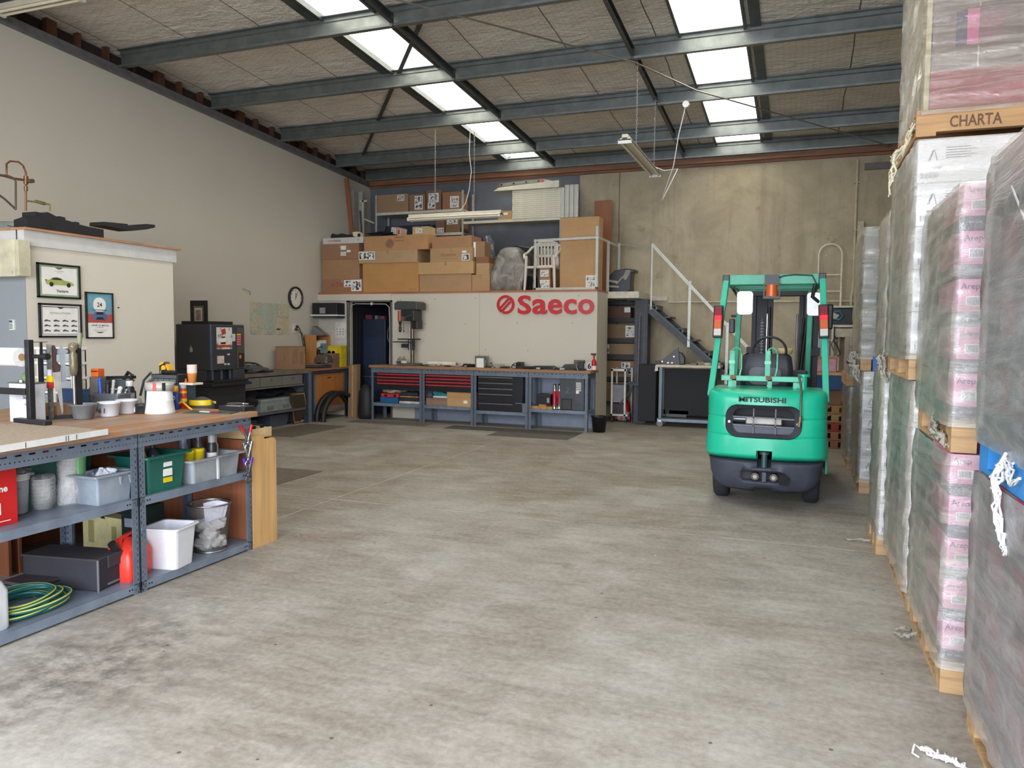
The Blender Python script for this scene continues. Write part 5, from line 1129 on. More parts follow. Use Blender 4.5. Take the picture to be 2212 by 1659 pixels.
for i, (x, z, w_, h_, m_, lb) in enumerate(((-7.95, 1.85, .14, .08, P((120, 40, 52), .5), 'red and white carton at the left of the locker top'), (-7.74, 1.85, .06, .07, P((120, 124, 132), .5), 'small grey carton in the middle of the locker top'), (-7.62, 1.85, .09, .06, P((130, 60, 80), .5), 'pink carton at the right of the locker top'))):
    o = MB().box(0, 0, 0, w_, .1, h_).build('small_carton', m_); tag(o, lb, 'box', 'cartons on the dark locker'); o.location = (x, 13.0, z)
t = thing('cable_coil', 'grey cable coil hanging inside the dark store opening', 'cable', (-7.28, 12.8, 1.55)); pts = [(.07 * math.cos(a * .4), .004 * (a % 5), .16 * math.sin(a * .4)) for a in range(48)]
MB().tube(pts, .006, 6).tube([(-.03, .02, -.12), (-.04, .02, -.5), (.0, .02, -.75)], .006, 6).build('cable_loop', P((110, 114, 126), .5), t)
MB().box(-.02, 0, .14, .02, .25, .17).build('hook', GREYD, t)
t = thing('light_cable', 'white cable with a junction run around the store opening', 'cable')
MB().tube([(-7.97, MY - .03, .6), (-7.97, MY - .03, 2.0), (-7.94, MY - .03, 2.10), (-7.86, MY - .03, 2.13), (-7.5, MY - .03, 2.125), (-7.2, MY - .03, 2.12), (-7.13, MY - .03, 2.06), (-7.12, MY - .03, 1.7), (-7.12, MY - .03, 1.0)], .009, 8).build('cable_run', P((170, 170, 164), .5), t)
MB().ball((-7.5, MY - .04, 2.125), .03).build('junction', P((180, 184, 176), .5), t)
t = thing('long_carton', 'tall narrow cardboard carton leaning in the store opening', 'box', (-7.70, 12.15, 0))
MB().add([(x + s2 * z * .0, y + z * .0, z) for z in (0,) for s2 in (0,) for x, y in ((-.12, 0), (.08, -.02), (.08, .1), (-.12, .12))] + [(-.22, .2, .97), (-.03, .18, .98), (-.03, .30, .99), (-.22, .32, .98)], [(0, 3, 2, 1), (4, 5, 6, 7), (0, 1, 5, 4), (1, 2, 6, 5), (2, 3, 7, 6), (3, 0, 4, 7)]).build('carton_body', m_card((156, 118, 84)), t)
MB().add([(-.03, -.014, .02), (.0, -.017, .02), (-.115, .186, .97), (-.145, .188, .97)], [(0, 1, 2, 3)]).build('packing_tape', P((186, 150, 110), .4), t)
o = MB().lathe([(0, 0), (.2, 0), (.24, .1), (.2, .5), (.1, .62), (0, .64)], n=20).build('rubbish_bag', P((28, 28, 34), .6)); tag(o, 'dark bag behind the leaning narrow carton', 'bag'); o.location = (-7.42, 12.15, 0); o.scale = (.7, .6, 1)
# ------------------------------------------------------------------ rear bench run under the sign
BA = Vector((-7.25, 12.035, 0)); BB = Vector((-3.14, 11.885, 0)); BU = (BB - BA).normalized(); BW = Vector((-BU.y, BU.x, 0)); BR = math.atan2(BU.y, BU.x)
def bb(px):  # distance along the bench front for a picture column (taken at bench height)
    p = at(px, 850, 'y', 11.95); return (p - BA).dot(BU)
edges = [0, bb(909), bb(1022.5), bb(1142.5), (BB - BA).length]
lbs = ('first rear bench bay from the left, holding a red trimmed tool chest and folded clothes', 'second rear bench bay from the left, holding a shoe on a shoebox', 'third rear bench bay from the left, holding the black tool chest', 'rightmost rear bench bay holding the battery and red pumps')
SHZ = (.315, .315, .27, .345)
for i in range(4):
    p = BA + BU * (edges[i] + .004); bench_bay(0, edges[i + 1] - edges[i] - .008, lbs[i], (SHZ[i],), .44, .955, p, BR - PI / 2 + PI, 'grey slotted bays of the rear bench') if False else None
    L = edges[i + 1] - edges[i] - .008; p = BA + BU * (edges[i + 1] - .004)
    bench_bay(0, L, lbs[i], (SHZ[i],), .44, .955, BA + BU * (edges[i] + .004), BR - PI / 2, 'grey slotted bays of the rear bench')
BT = 1.0
t = thing('rear_worktop', 'long brown timber top of the rear bench under the red sign', 'worktop', BA, BR)
L = (BB - BA).length
MB().box(-.03, -.03, .957, L + .04, .45, BT).build('board', m_wood((166, 120, 86), 'rear_bench_timber', 0, .2, .6, 1, (140, 110, 86)), t, bev=.004)
def bl(u, v=0, z=BT): q_ = BA + BU * u + BW * v; return (q_.x, q_.y, z)
# tool chests
for i, (px0, px1, lb) in enumerate(((807, 906, 'left of the two black tool chests with red drawer strips'), (914, 1018, 'right of the two black tool chests with red drawer strips'))):
    u0, u1 = bb(px0) + .01, bb(px1) - .005; w_ = u1 - u0
    t = thing('tool_chest', lb, 'tool chest', bl(u0, 0.012, SHZ[0] + .30), BR, 'tool chests with red strips')
    H = .955 - .088 - (SHZ[0] + .30); H = .25
    t.location.z = .625
    MB().box(.005, .012, 0, w_ - .005, .38, .255).build('chest_body', P((34, 34, 40), .45), t)
    MB().box(.0, .012, -.06, w_, .3, 0.0).build('chest_base', P((26, 26, 32), .5), t)
    for k in range(4):
        d_ = MB().box(.01, 0, .195 - k * .056, w_ - .01, .012, .238 - k * .056).build('drawer', P((40, 34, 38), .4), t)
        MB().box(.012, -.012, .206 - k * .056, w_ - .012, 0, .226 - k * .056).build('drawer_pull', P((190, 52, 60), .35), d_)
t = thing('tool_chest', 'tall black roller tool chest with five silver drawer handles', 'tool chest', bl(bb(1030), .02, SHZ[2]), BR)
w_ = bb(1109) - bb(1030); wt = bb(1128) - bb(1030)
MB().box(0, .01, 0, wt, .38, .60).build('chest_body', P((34, 36, 44), .4), t, bev=.004)
for z0, z1 in ((.50, .59), (.405, .49), (.31, .395), (.15, .30), (.03, .14)):
    d_ = MB().box(.012, 0, z0, w_, .012, z1).build('drawer', P((30, 32, 40), .4), t, bev=.002)
    MB().box(.02, -.014, z1 - .022, w_ - .015, 0, z1 - .008).build('drawer_handle', STEEL, d_)
t = thing('storage_bin', 'small grey plastic bin right of the black roller tool chest', 'bin', bl(bb(1127) + .0, .14, SHZ[2]), BR)
b = MB(); tub(b, .19, .2, .155, .004, .9, .01, .01); b.build('bin_wall', P((108, 118, 134), .5), t); t.location = bl(bb(1127), .13, SHZ[2] + .001)
# bay 1 shelf goods
z = SHZ[0]; u = bb(812)
t = thing('plastic_case', 'blue plastic case at the bottom of the left bay pile', 'case', bl(u, .06, z), BR); MB().box(0, 0, 0, .37, .3, .105).build('case_body', P((34, 92, 140), .45), t, bev=.006)
t = thing('tool_case', 'red case with two black latches on the blue plastic case', 'case', bl(u + .01, .07, z + .106), BR); MB().box(0, 0, 0, .37, .28, .065).build('case_body', P((200, 48, 60), .45), t, bev=.01)
for x in (.08, .27): MB().box(x, -.008, .01, x + .05, 0, .05).build('latch', BLACK, t)
b = MB(); rag(b, (0, 0, .045), .22, .14, .045, 71); o = b.build('folded_fabric', P((178, 170, 152), .9)); tag(o, 'folded beige fabric on top of the red case', 'fabric'); o.location = bl(u + .22, .2, z + .171)
for i, (h, c, lb, dz) in enumerate(((.05, (190, 188, 184), 'folded white towel at the bottom of the clothes pile', 0), (.07, (44, 44, 54), 'folded dark shirt on the white towel', .05), (.02, (196, 140, 60), 'orange edged cloth in the clothes pile', .12), (.07, (40, 44, 60), 'folded navy cloth topmost of the clothes pile', .14))):
    t = MB().box(0, 0, 0, .42 - .02 * i, .3, h).build('folded_cloth', P(c, .9, 0, .25, 8), bev=.018, seg=3); tag(t, lb, 'clothes', 'folded clothes in the left rear bay'); t.location = bl(bb(854) + .01 * i, .05, z + dz); t.rotation_euler.z = BR
# bay 2
u = bb(915); z = SHZ[1]
t = thing('shoebox', 'brown shoebox under the teal shoe', 'box', bl(u, .05, z), BR); MB().box(0, 0, 0, .42, .3, .125).build('carton_body', m_card((150, 120, 100)), t, bev=.003); MB().box(-.003, -.003, .09, .423, .303, .128).build('lid', m_card((140, 110, 92)), t)
t = thing('shoe', 'teal sports shoe with white sole on the shoebox', 'shoe', bl(u + .1, .13, z + .128), BR)
MB().prism([(0, 0), (.28, 0), (.3, .015), (.28, .035), (0, .035), (-.01, .015)], (0, 0, 0), (1, 0, 0), (0, 0, 1), (0, .09, 0)).build('sole', WHITE, t, bev=.004)
b = MB(); b.loft([[(x, .045 + .04 * s_ * math.cos(a), .033 + h * max(0, math.sin(a)) if True else 0) for a in [PI * k / 8 for k in range(9)]] for x, h, s_ in ((.02, .11, .8), (.06, .10, .9), (.11, .085, .95), (.17, .07, 1), (.23, .045, .9), (.275, .02, .6))], 0, True); b.build('upper', P((34, 140, 150), .6), t)
MB().prism([(.0, .06), (.04, .06), (.03, .14), (.0, .15), (-.01, .1)], (.0, .02, .0), (1, 0, 0), (0, 0, 1), (0, .05, 0)).build('heel_tab', P((60, 170, 176), .6), t)
t = thing('cardboard_box', 'orange-brown lidded cardboard box with small label in the second rear bay', 'box', bl(bb(962), .04, z), BR); w_ = bb(1014) - bb(962)
MB().box(0, 0, 0, w_, .32, .15).build('carton_body', CB2, t, bev=.003); MB().box(-.004, -.004, .15, w_ + .002, .324, .27).build('lid', m_card((198, 146, 90)), t, bev=.003); MB().box(w_ * .7, -.002, .06, w_ * .86, .001, .11).build('paper_label', PAPER, t)
# bay 4
u = bb(1147); z = SHZ[3]
for i in range(3):
    o = MB().box(0, 0, 0, .13, .22, .045 + .03 * (i % 2)).build('timber_block', m_wood((188, 136, 76), 'block_timber', 1, .25)); tag(o, ('low timber block at the left of the battery stack', 'thicker timber block in the middle under the battery', 'low timber block at the right under the battery')[i], 'timber block', 'timber blocks under the battery'); o.location = bl(u + i * .135, .05, z); o.rotation_euler.z = BR
t = thing('car_battery', 'black car battery on the timber blocks', 'battery', bl(u + .1, .07, z + .077), BR)
MB().box(0, 0, 0, .23, .17, .15).build('battery_case', BLACK, t, bev=.004); MB().box(-.005, -.005, .14, .235, .175, .165).build('battery_lid', P((44, 46, 54), .4), t, bev=.003); MB().bar((.04, .02, .18), (.2, .02, .18), .02, .012).build('carry_handle', BLACK, t); MB().box(.17, -.002, .03, .21, 0, .11).build('paper_label', P((150, 150, 156), .5), t)
for i, px in enumerate((1197, 1206.5)):
    t = thing('grease_gun', ('left' if i == 0 else 'right') + ' red and chrome cylinder standing by the battery', 'cylinder', bl(bb(px), .07 + .03 * i, z), BR, 'red and chrome cylinders')
    MB().lathe([(0, 0), (.045, 0), (.045, .02), (.034, .07), (.03, .08)], n=20).build('chrome_foot', CHROME, t)
    MB().lathe([(.03, .08), (.032, .3), (.026, .305)], n=20).build('red_barrel', P((196, 26, 50), .3), t)
    MB().lathe([(.024, .305), (.024, .42), (0, .425)], n=16).build('chrome_rod', CHROME, t)
o = MB().box(0, 0, 0, .3, .2, .012).build('base_plate', P((150, 142, 128), .5)); tag(o, 'thin pale plate lying between the cylinders and the battery', 'plate'); o.location = bl(bb(1190) - .02, .1, z); o.rotation_euler.z = BR; o.location.z = z; o.scale = (1, .6, .01)
bpy.data.objects.remove(o)
t = thing('coffee_machine', 'small dark grey coffee vending machine on the rightmost rear bay shelf', 'coffee machine', bl(bb(1209), .03, z), BR); w_ = bb(1263) - bb(1209)
b = MB().prism([(0, 0), (w_, 0), (w_, .60), (w_ * .5, .615), (.02, .595), (0, .57)], (0, 0, 0), (1, 0, 0), (0, 0, 1), (0, .36, 0)); b.build('machine_body', P((66, 72, 78), .45), t, bev=.01)
MB().box(w_ * .65, -.006, .12, w_ * .97, 0, .6).build('control_panel', P((74, 80, 88), .4), t)
MB().box(w_ * .1, -.008, .0, w_ * .52, .0, .19).box(w_ * .14, -.012, .02, w_ * .48, -.008, .17, 1).build('cup_bay', [P((24, 24, 28), .5), P((60, 58, 58), .5)], t)
for k in range(5): MB().box(w_ * .68, -.010, .44 - k * .03, w_ * .88, -.006, .462 - k * .03).build('selection_label', P((200, 200, 196), .5), t)
MB().text('Saeco', (w_ * .78, -.007, .55), (1, 0, 0), (0, 0, 1), .016, ext=.001).build('lettering', PAPER, t)
MB().box(w_ * .68, -.009, .515, w_ * .85, -.006, .535).build('display', P((110, 150, 150), .3), t)
MB().box(w_ * .68, -.010, .28, w_ * .8, -.006, .32).build('sticker', PAPER, t)
MB().tube([(w_ * .25, -.002, .26), (w_ * .32, -.002, .33), (w_ * .38, -.002, .26), (w_ * .3, -.002, .3), (w_ * .4, -.002, .36), (w_ * .28, -.002, .37)], .002, 5).build('scribble', P((160, 164, 168), .6), t)
# on the rear bench top: drill press
t = thing('drill_press', 'grey bench drill press with red motor guard standing at the left of the rear bench', 'drill press', bl(bb(874), .22), BR)
MB().box(-.2, -.22, 0, .14, .12, .045).build('base_plate', P((84, 92, 98), .5, .2), t, bev=.006)
MB().cyl((0, 0, .04), (0, 0, .86), .036, n=24).build('column', P((116, 104, 88), .35, .7), t)
MB().cyl((-.03, -.05, .2), (-.03, -.05, .68), .012, n=10).build('rack_bar', STEEL, t)
MB().box(-.28, -.22, .415, .06, .0, .435).cyl((-.02, 0, .28), (-.02, 0, .46), .06, n=20).box(-.2, -.06, .32, .0, .02, .39).build('work_table', P((56, 58, 60), .5, .3), t, bev=.003)
MB().cyl((-.02, -.14, .475), (.22, -.1, .475), .013).cyl((-.22, -.14, .475), (.0, -.1, .475), .012).build('table_handle', P((50, 46, 44), .5), t)
MB().box(-.12, -.2, .80, .14, .1, 1.00).box(.03, -.08, .66, .14, .12, .82).build('head', P((44, 48, 50), .4, .2), t, bev=.01)
b = MB().prism([(-.26, 0), (.2, 0), (.2, .12), (.16, .145), (-.2, .155), (-.26, .12)], (0, -.2, 1.0), (1, 0, 0), (0, 0, 1), (0, .34, 0)); b.build('belt_cover', P((66, 70, 68), .45), t, bev=.01)
MB().cyl((-.16, -.16, .80), (-.16, -.16, .98), .045, .04, 20).build('red_guard', P((172, 76, 64), .4), t)
MB().lathe([(0, .60), (.016, .60), (.026, .63), (.026, .69), (.016, .7), (.022, .73), (.022, .75), (.03, .76), (.03, .8)], (-.16, -.16, 0), 20).build('chuck', P((70, 68, 64), .3, .6), t)
MB().cyl((-.04, -.22, .84), (-.04, -.28, .84), .04, n=20).cyl((-.04, -.26, .84), (.15, -.3, .90), .008).cyl((-.04, -.26, .84), (.0, -.3, .62), .008).ball((0, -.3, .62), .016).build('feed_handle', P((120, 116, 104), .3, .6), t)
t = thing('drill_bit_stand', 'stand of drill bits and clamps on the drill press base', 'bit stand', bl(bb(852), .1, BT + .046), BR)
MB().box(-.04, -.04, 0, .14, .06, .03).build('block', P((64, 62, 60), .5), t)
for i in range(7): MB().cyl((-.03 + i * .026, 0, .03), (-.03 + i * .026, .0, .08 + .02 * (i % 3)), .007, n=8).build('bit', P((90, 88, 84), .4, .5), t)
o = MB().box(-.05, -.02, 0, .05, .03, .045).build('cream_block', CREAM, bev=.004); tag(o, 'small cream block right of the drill bits', 'block'); o.location = bl(bb(866), .05, BT + .046)
t = thing('paper_roll', 'white paper roll lying on the rear bench', 'paper roll', bl(bb(908), .25, BT + .045), BR); MB().cyl((0, 0, 0), (.56, 0, 0), .042, n=24).build('paper', OFFWH, t); MB().cyl((.56, 0, 0), (.575, 0, 0), .02, n=12).build('core', BROWNW, t)
def clutter(label, px0, px1, v, n_, h, cols, seed, name='tool_clutter', cat='tools'):
    t = thing(name, label, cat, bl((bb(px0) + bb(px1)) / 2, v), BR); w_ = bb(px1) - bb(px0); rd = random.Random(seed)
    for i in range(n_):
        x = (rd.random() - .5) * w_ * .85; y = (rd.random() - .5) * .12; l = rd.uniform(.06, .2); a = rd.uniform(-.5, .5); hh = rd.uniform(.015, h); m_ = P(cols[i % len(cols)], .45, .2, .2)
        if i % 3 == 0: MB().bar((x - l / 2 * math.cos(a), y - l / 2 * math.sin(a), hh / 2), (x + l / 2 * math.cos(a), y + l / 2 * math.sin(a), hh / 2), rd.uniform(.02, .05), hh).build('tool', m_, t, bev=.003)
        elif i % 3 == 1: MB().tube([(x - l / 2, y, .01), (x - l / 4, y + .03, hh), (x, y, hh * 1.2), (x + l / 2, y - .02, .01)], .007, 6).build('wire', m_, t)
        else: MB().cyl((x - l / 3, y, .018), (x + l / 3, y + l * .3, .018), .016, n=10).build('handle', m_, t)
    return t
dk = ((40, 40, 42), (70, 64, 56), (110, 84, 60), (150, 146, 136)); 
clutter('loose tools in front of the white paper roll', 890, 975, .1, 12, .03, dk, 1)
clutter('black tools right of the paper roll', 975, 1012, .2, 7, .06, ((34, 34, 38), (50, 50, 52), (150, 150, 146)), 2)
clutter('tangle of cables and clips between the metal unit and wiring loom', 1040, 1062, .15, 6, .03, dk, 3)
clutter('wiring loom heap with pale connectors on the rear bench', 1062, 1120, .22, 18, .12, ((44, 42, 40), (170, 164, 146), (70, 68, 64), (120, 112, 96)), 4, 'wiring_loom', 'wiring')
clutter('loose parts in front of the black trim strips', 1110, 1225, .08, 9, .03, ((40, 40, 44), (60, 60, 62), (170, 170, 170)), 6)
t = thing('metal_unit', 'silver metal control unit with white label on the rear bench', 'control unit', bl(bb(1014), .2), BR)
MB().box(0, 0, 0, .22, .1, .2).build('unit_case', P((136, 142, 140), .35, .6), t, bev=.004); MB().box(.03, -.003, .0, .17, 0, .16).build('paper_label', PAPER, t); MB().tube([(.2, -.01, .18), (.24, -.02, .12), (.22, -.02, .02)], .008, 6).build('lead', BLACK, t)
for i in (0, 1): MB().cyl((.06 + i * .09, .03, .2), (.06 + i * .09, .03, .22), .012).build('terminal', STEEL, t)
spray('small_jar', 'small jar with dark lid right of the silver metal unit', bl(bb(1050), .2), .028, .09, P((120, 120, 116), .3), BLACK, 'jar')
for i, (p0, p1, v, z0, h, c, lb) in enumerate(((1108, 1194, .12, 0, .05, (36, 38, 40), 'long black car trim strip lying lowest on the rear bench'), (1138, 1194, .2, .05, .06, (60, 62, 58), 'olive black trim panel left of the vise'), (1205, 1240, .2, .0, .1, (62, 64, 60), 'short olive black trim panel beside the vise'), (1190, 1238, .08, .0, .04, (40, 42, 44), 'black trim strip in front of the vise'))):
    t = MB().prism([(0, 0), (bb(p1) - bb(p0), 0), (bb(p1) - bb(p0), h * .6), ((bb(p1) - bb(p0)) * .9, h), (.06, h * .9), (0, h * .3)], (0, 0, 0), (1, 0, 0), (0, 0, 1), (0, .07, 0)).build('trim_strip', P(c, .4)); tag(t, lb, 'car part', 'car trim on the rear bench'); t.location = bl(bb(p0), v if i != 1 else .19, BT + (z0 if i != 1 else 0)); t.rotation_euler.z = BR
t = thing('bench_vise', 'black bench vise with long handle at the right of the rear bench', 'vise', bl(bb(1251), .06), BR)
MB().box(-.06, -.03, 0, .08, .12, .03).box(-.03, .0, .03, .05, .1, .09).build('vise_base', P((38, 40, 46), .4), t, bev=.004)
MB().box(-.1, -.0, .12, .08, .05, .17).prism([(-.1, 0), (.06, 0), (.0, -.06), (-.05, -.05)], (0, 0, .12), (1, 0, 0), (0, 0, 1), (0, .05, 0)).build('fixed_jaw', P((90, 84, 70), .5), t, bev=.004)
MB().box(.0, -.08, .03, .08, .0, .15).build('moving_jaw', P((40, 42, 50), .4), t, bev=.008)
MB().cyl((-.03, -.1, .1), (.06, -.13, -.1), .007).build('handle_bar', STEEL, t)
t = thing('number_plate', 'white number plate lettered N and 6 behind the vise', 'number plate', bl(bb(1232), .3), BR); w_ = bb(1271) - bb(1232)
MB().box(0, 0, 0, w_, .006, .13).build('plate', P((220, 222, 222), .3, 0, .03), t, bev=.002)
MB().text('N', (.06, -.0005, .07), (1, 0, 0), (0, 0, 1), .08, ext=.001, bold=.03).text('6', (w_ - .06, -.0005, .07), (1, 0, 0), (0, 0, 1), .09, ext=.001, bold=.03).build('characters', INK, t)
t = thing('red_torch', 'red fire extinguisher shaped sprayer standing at the right end of the rear bench', 'extinguisher', bl(bb(1277), .2), BR)
MB().lathe([(0, 0), (.04, 0), (.04, .14), (.025, .18), (.014, .19), (.02, .25)], n=20).build('cylinder', RED, t); MB().lathe([(.0405, .01), (.0405, .08)], n=20).build('label_band', OFFWH, t); MB().box(-.05, -.02, .25, .03, .02, .28).cyl((.0, 0, .2), (.0, 0, .28), .012).build('valve_head', BLACK, t)
o = MB().box(-.1, -.05, 0, .1, .05, .02).build('white_tray', WHITE); 
bpy.data.objects.remove(o)
t = thing('bucket', 'black plastic bucket on the floor at the right end of the rear bench', 'bucket', (-2.99, 12.05, 0))
MB().lathe([(0, .004), (.098, .004), (.1, 0), (.128, .25), (.14, .25), (.14, .262), (.126, .262), (.098, .01)], n=32).build('bucket_wall', P((30, 31, 36), .4), t)
# mats
for i, (x0, x1, y0, y1, m_, lb) in enumerate(((-7.45, -5.92, 11.5, 11.9, (112, 108, 100), 'thin grey rubber mat in front of the two red trimmed tool chests'), (-5.5, -3.2, 11.42, 11.84, (84, 82, 76), 'long dark rubber mat in front of the right rear bays'), (-4.5, -3.2, 10.90, 11.40, (104, 100, 92), 'grey rubber mat lying nearest in front of the rear bench'), (-6.3, -5.04, 6.42, 7.3, (112, 104, 92), 'flat brown mat on the open floor beyond the near workbench'), (-7.9, -7.1, 9.5, 11.0, (104, 96, 86), 'brown mat in front of the drawer desk'))):
    o = MB().box(x0, y0, 0, x1, y1, .006).build('floor_mat', P(m_, .8, 0, .14, 12)); tag(o, lb, 'mat', 'thin floor mats')
    if i in (1, 2): o.rotation_euler.z = 0
# sign
def sg(px, py): return at(px, py, 'y', MY)
t = thing('wall_sign', 'red wall sign reading Saeco with a round emblem', 'sign', sg(1180, 660)); o_ = Vector(t.location)
SR = P((196, 36, 44), .35, 0, .03)
a, c = sg(1119, 660), sg(1284, 660)
S_SC = (sg(1119, 660).z - sg(1119, 679).z)
adv = [(1133.5, 29, 'S', 41), (1166.5, 32, 'a', 33), (1199.5, 31, 'e', 33), (1232, 28, 'c', 33), (1266.5, 35, 'o', 33)]
for px, wpx, ch, hpx in adv:
    o1, o2 = sg(px, 679) - o_, sg(px, 679 - hpx) - o_; w_ = (sg(px + wpx / 2, 660) - sg(px - wpx / 2, 660)).x; hh = o2.z - o1.z
    b = MB(); b.text(ch, (0, 0, 0), (1, 0, 0), (0, 0, 1), 1, ext=0, bold=.022)
    xs = [v[0] for v in b.v]; zs = [v[2] for v in b.v]; x0_, x1_, z0_, z1_ = min(xs), max(xs), min(zs), max(zs)
    b = MB(); b.text(ch, (0, 0, 0), (1, 0, 0), (0, 0, 1), 1, ext=.03, bold=.022)
    b.v = [(o1.x + ((v[0] - (x0_ + x1_) / 2) / (x1_ - x0_)) * w_, v[1] - .003 + (0), o1.z + (v[2] - z0_) / (z1_ - z0_) * hh) for v in b.v]
    b.build('letter', SR, t)
cc = sg(1093, 658) - o_; R_ = (sg(1112, 658) - sg(1074, 658)).x / 2
def arc(a0, a1, r0, r1, n=18):
    A = [math.radians(a0 + (a1 - a0) * k / n) for k in range(n + 1)]; return [(r1 * math.cos(a), r1 * math.sin(a)) for a in A] + [(r0 * math.cos(a), r0 * math.sin(a)) for a in reversed(A)]
d3 = (0, -.03, 0)
MB().prism(arc(68, 240, R_ * .72, R_), cc, (1, 0, 0), (0, 0, 1), d3).build('emblem_ring', SR, t)
MB().prism(arc(-112, 60, R_ * .72, R_), cc, (1, 0, 0), (0, 0, 1), d3).build('emblem_ring', SR, t)
MB().prism([(R_ * a, R_ * b_) for a, b_ in ((-.62, -.22), (.3, .72), (.55, .55), (.4, .5), (-.58, -.48))], cc, (1, 0, 0), (0, 0, 1), d3).build('emblem_stroke', SR, t)
MB().prism([(R_ * a, R_ * b_) for a, b_ in ((.62, .22), (-.3, -.72), (-.5, -.6), (.5, .42))], cc, (1, 0, 0), (0, 0, 1), d3).build('emblem_stroke', SR, t)

# ------------------------------------------------------------------ goods on the mezzanine
MZ = 2.345
def zt(py, Y, px=900): return at(px, py, 'y', Y).z
Y1 = 12.56
GM = 'cardboard boxes stacked on the mezzanine'
h1 = zt(603, Y1, 740) - MZ; h2 = zt(560, Y1, 740) - MZ; h3 = zt(526, Y1, 740) - MZ
TXR = P((170, 70, 54), .7); TXD = P((104, 74, 52), .7)
carton(697, 783, 603, Y1, .6, MZ, (168, 114, 80), 'lowest cardboard box at the left mezzanine corner with photo stickers', GM, h=h1, lab=((.55, .42, .73, .92, PHOTO), (.73, .1, .98, .94, PHOTO)), txt=(('TO', .43, .62, .3, .16, TXR), ('o', .27, .62, .3, .1, TXR)))
carton(697, 777, 560, Y1 + .02, .6, MZ + h1, (178, 128, 84), 'middle plain cardboard box of the left corner stack', GM, h=h2 - h1)
carton(696, 776, 526, Y1 + .01, .6, MZ + h2, (164, 116, 80), 'upper cardboard box of the left corner stack with small white stickers', GM, h=h3 - h2, lab=((.52, .6, .66, .86, None), (.52, .22, .66, .48, PHOTO2), (.68, .44, .78, .58, None)))
carton(699, 785, 513, Y1 + .01, .4, MZ + h3, (206, 204, 200), 'flat white printed carton on top of the left corner stack', GM, h=zt(513, Y1, 740) - MZ - h3, tape=False, txt=(('HYUNDAI', .3, .5, .35, .3, TXR), ('?', .88, .5, .6, None, TXD)))
zz = zt(513, Y1, 740)
t = thing('car_part', 'black plastic part lying on the flat white carton', 'car part', (at(708, 510, 'y', Y1).x, Y1 + .1, zz + .001)); w_ = at(757, 510, 'y', Y1).x - at(708, 510, 'y', Y1).x
MB().prism([(0, 0), (w_, 0), (w_, .07), (w_ * .6, .06), (w_ * .5, .09), (w_ * .2, .07), (.03, .1), (0, .05)], (0, 0, 0), (1, 0, 0), (0, 0, 1), (0, .15, 0)).build('part_body', BLACKM, t)
t = thing('toy_car_shape', 'cream plastic housing beside the black part on the flat white carton', 'housing', (at(756, 510, 'y', Y1).x, Y1 + .08, zz + .001))
MB().prism([(0, .1), (.02, .02), (.18, .0), (.2, .05), (.14, .11), (.04, .11)], (0, 0, 0), (1, 0, 0), (0, 0, 1), (0, .1, 0)).build('housing_shell', CREAM, t, bev=.006); MB().cyl((.15, -.005, .04), (.15, 0, .04), .035, n=16).build('port_ring', BLACK, t)
ha = zt(568, Y1, 840) - MZ; hb = zt(541, Y1, 840) - MZ; hc = zt(509, Y1, 840) - MZ
carton(784, 904, 568, Y1, .7, MZ, (202, 140, 70), 'large plain orange cardboard box on the mezzanine', GM, h=ha, tape=False, txt=(('o-----', .9, .1, .04, .12, TXD),))
carton(776, 901, 541, Y1 - .02, .6, MZ + ha, (190, 150, 104), 'long taped cardboard box with a black and white sticker over the large orange box', GM, h=hb - ha, lab=((.0, .3, .28, .95, PHOTO),))
carton(787, 924, 509, Y1 + .0, .6, MZ + hb, (196, 138, 84), 'long cardboard box printed with a dark round seal', GM, h=hc - hb, tape=False, txt=(('TAIWAN', .56, .86, .12, .16, TXD), ('SUPREME PARTS', .56, .64, .06, .16, TXD)))
t = C.objects[-1] if False else None
sp = at(842, 526, 'y', Y1 - .002); o = MB().cyl((sp.x, Y1 - .004, sp.z), (sp.x, Y1 - .001, sp.z), .085, n=32).build('printed_seal', P((140, 104, 78), .7)); o.parent = [x for x in C.objects if x.get('label', '').startswith('long cardboard box printed')][0]; o.matrix_parent_inverse = Matrix.Translation(-Vector(o.parent.location))
z5 = MZ + hc
carton(891, 925, 489, Y1 + .02, .3, z5, (206, 172, 122), 'small pale carton with barcode label on the round seal box', GM, h=zt(489, Y1, 905) - z5, lab=((.2, .2, .6, .8, PHOTO2),))
t = carton(842, 868, 482, Y1 + .1, .16, z5 + .03, (196, 160, 140), 'small tilted carton with red end on the black sheeting', GM, h=.12, tape=False, lab=((.0, .1, .5, .9, PHOTO2), (.66, .05, .98, .95, P((176, 92, 70), .6)))); t.rotation_euler = (.1, .25, -.3)
t = thing('plastic_sheeting', 'folded black and grey plastic sheeting on the round seal box', 'sheeting', (at(838, 505, 'y', 12.75).x, 12.80, z5))
for i in range(3):
    b = MB(); rag(b, (0, 0, .035), .36, .14, .035, 90 + i); b.build('fold', P(((34, 36, 42), (60, 62, 66), (110, 108, 106))[i], .4), t); t.children[-1].location = (-.05 + .1 * i, .05 * i, .02 * (2 - i))
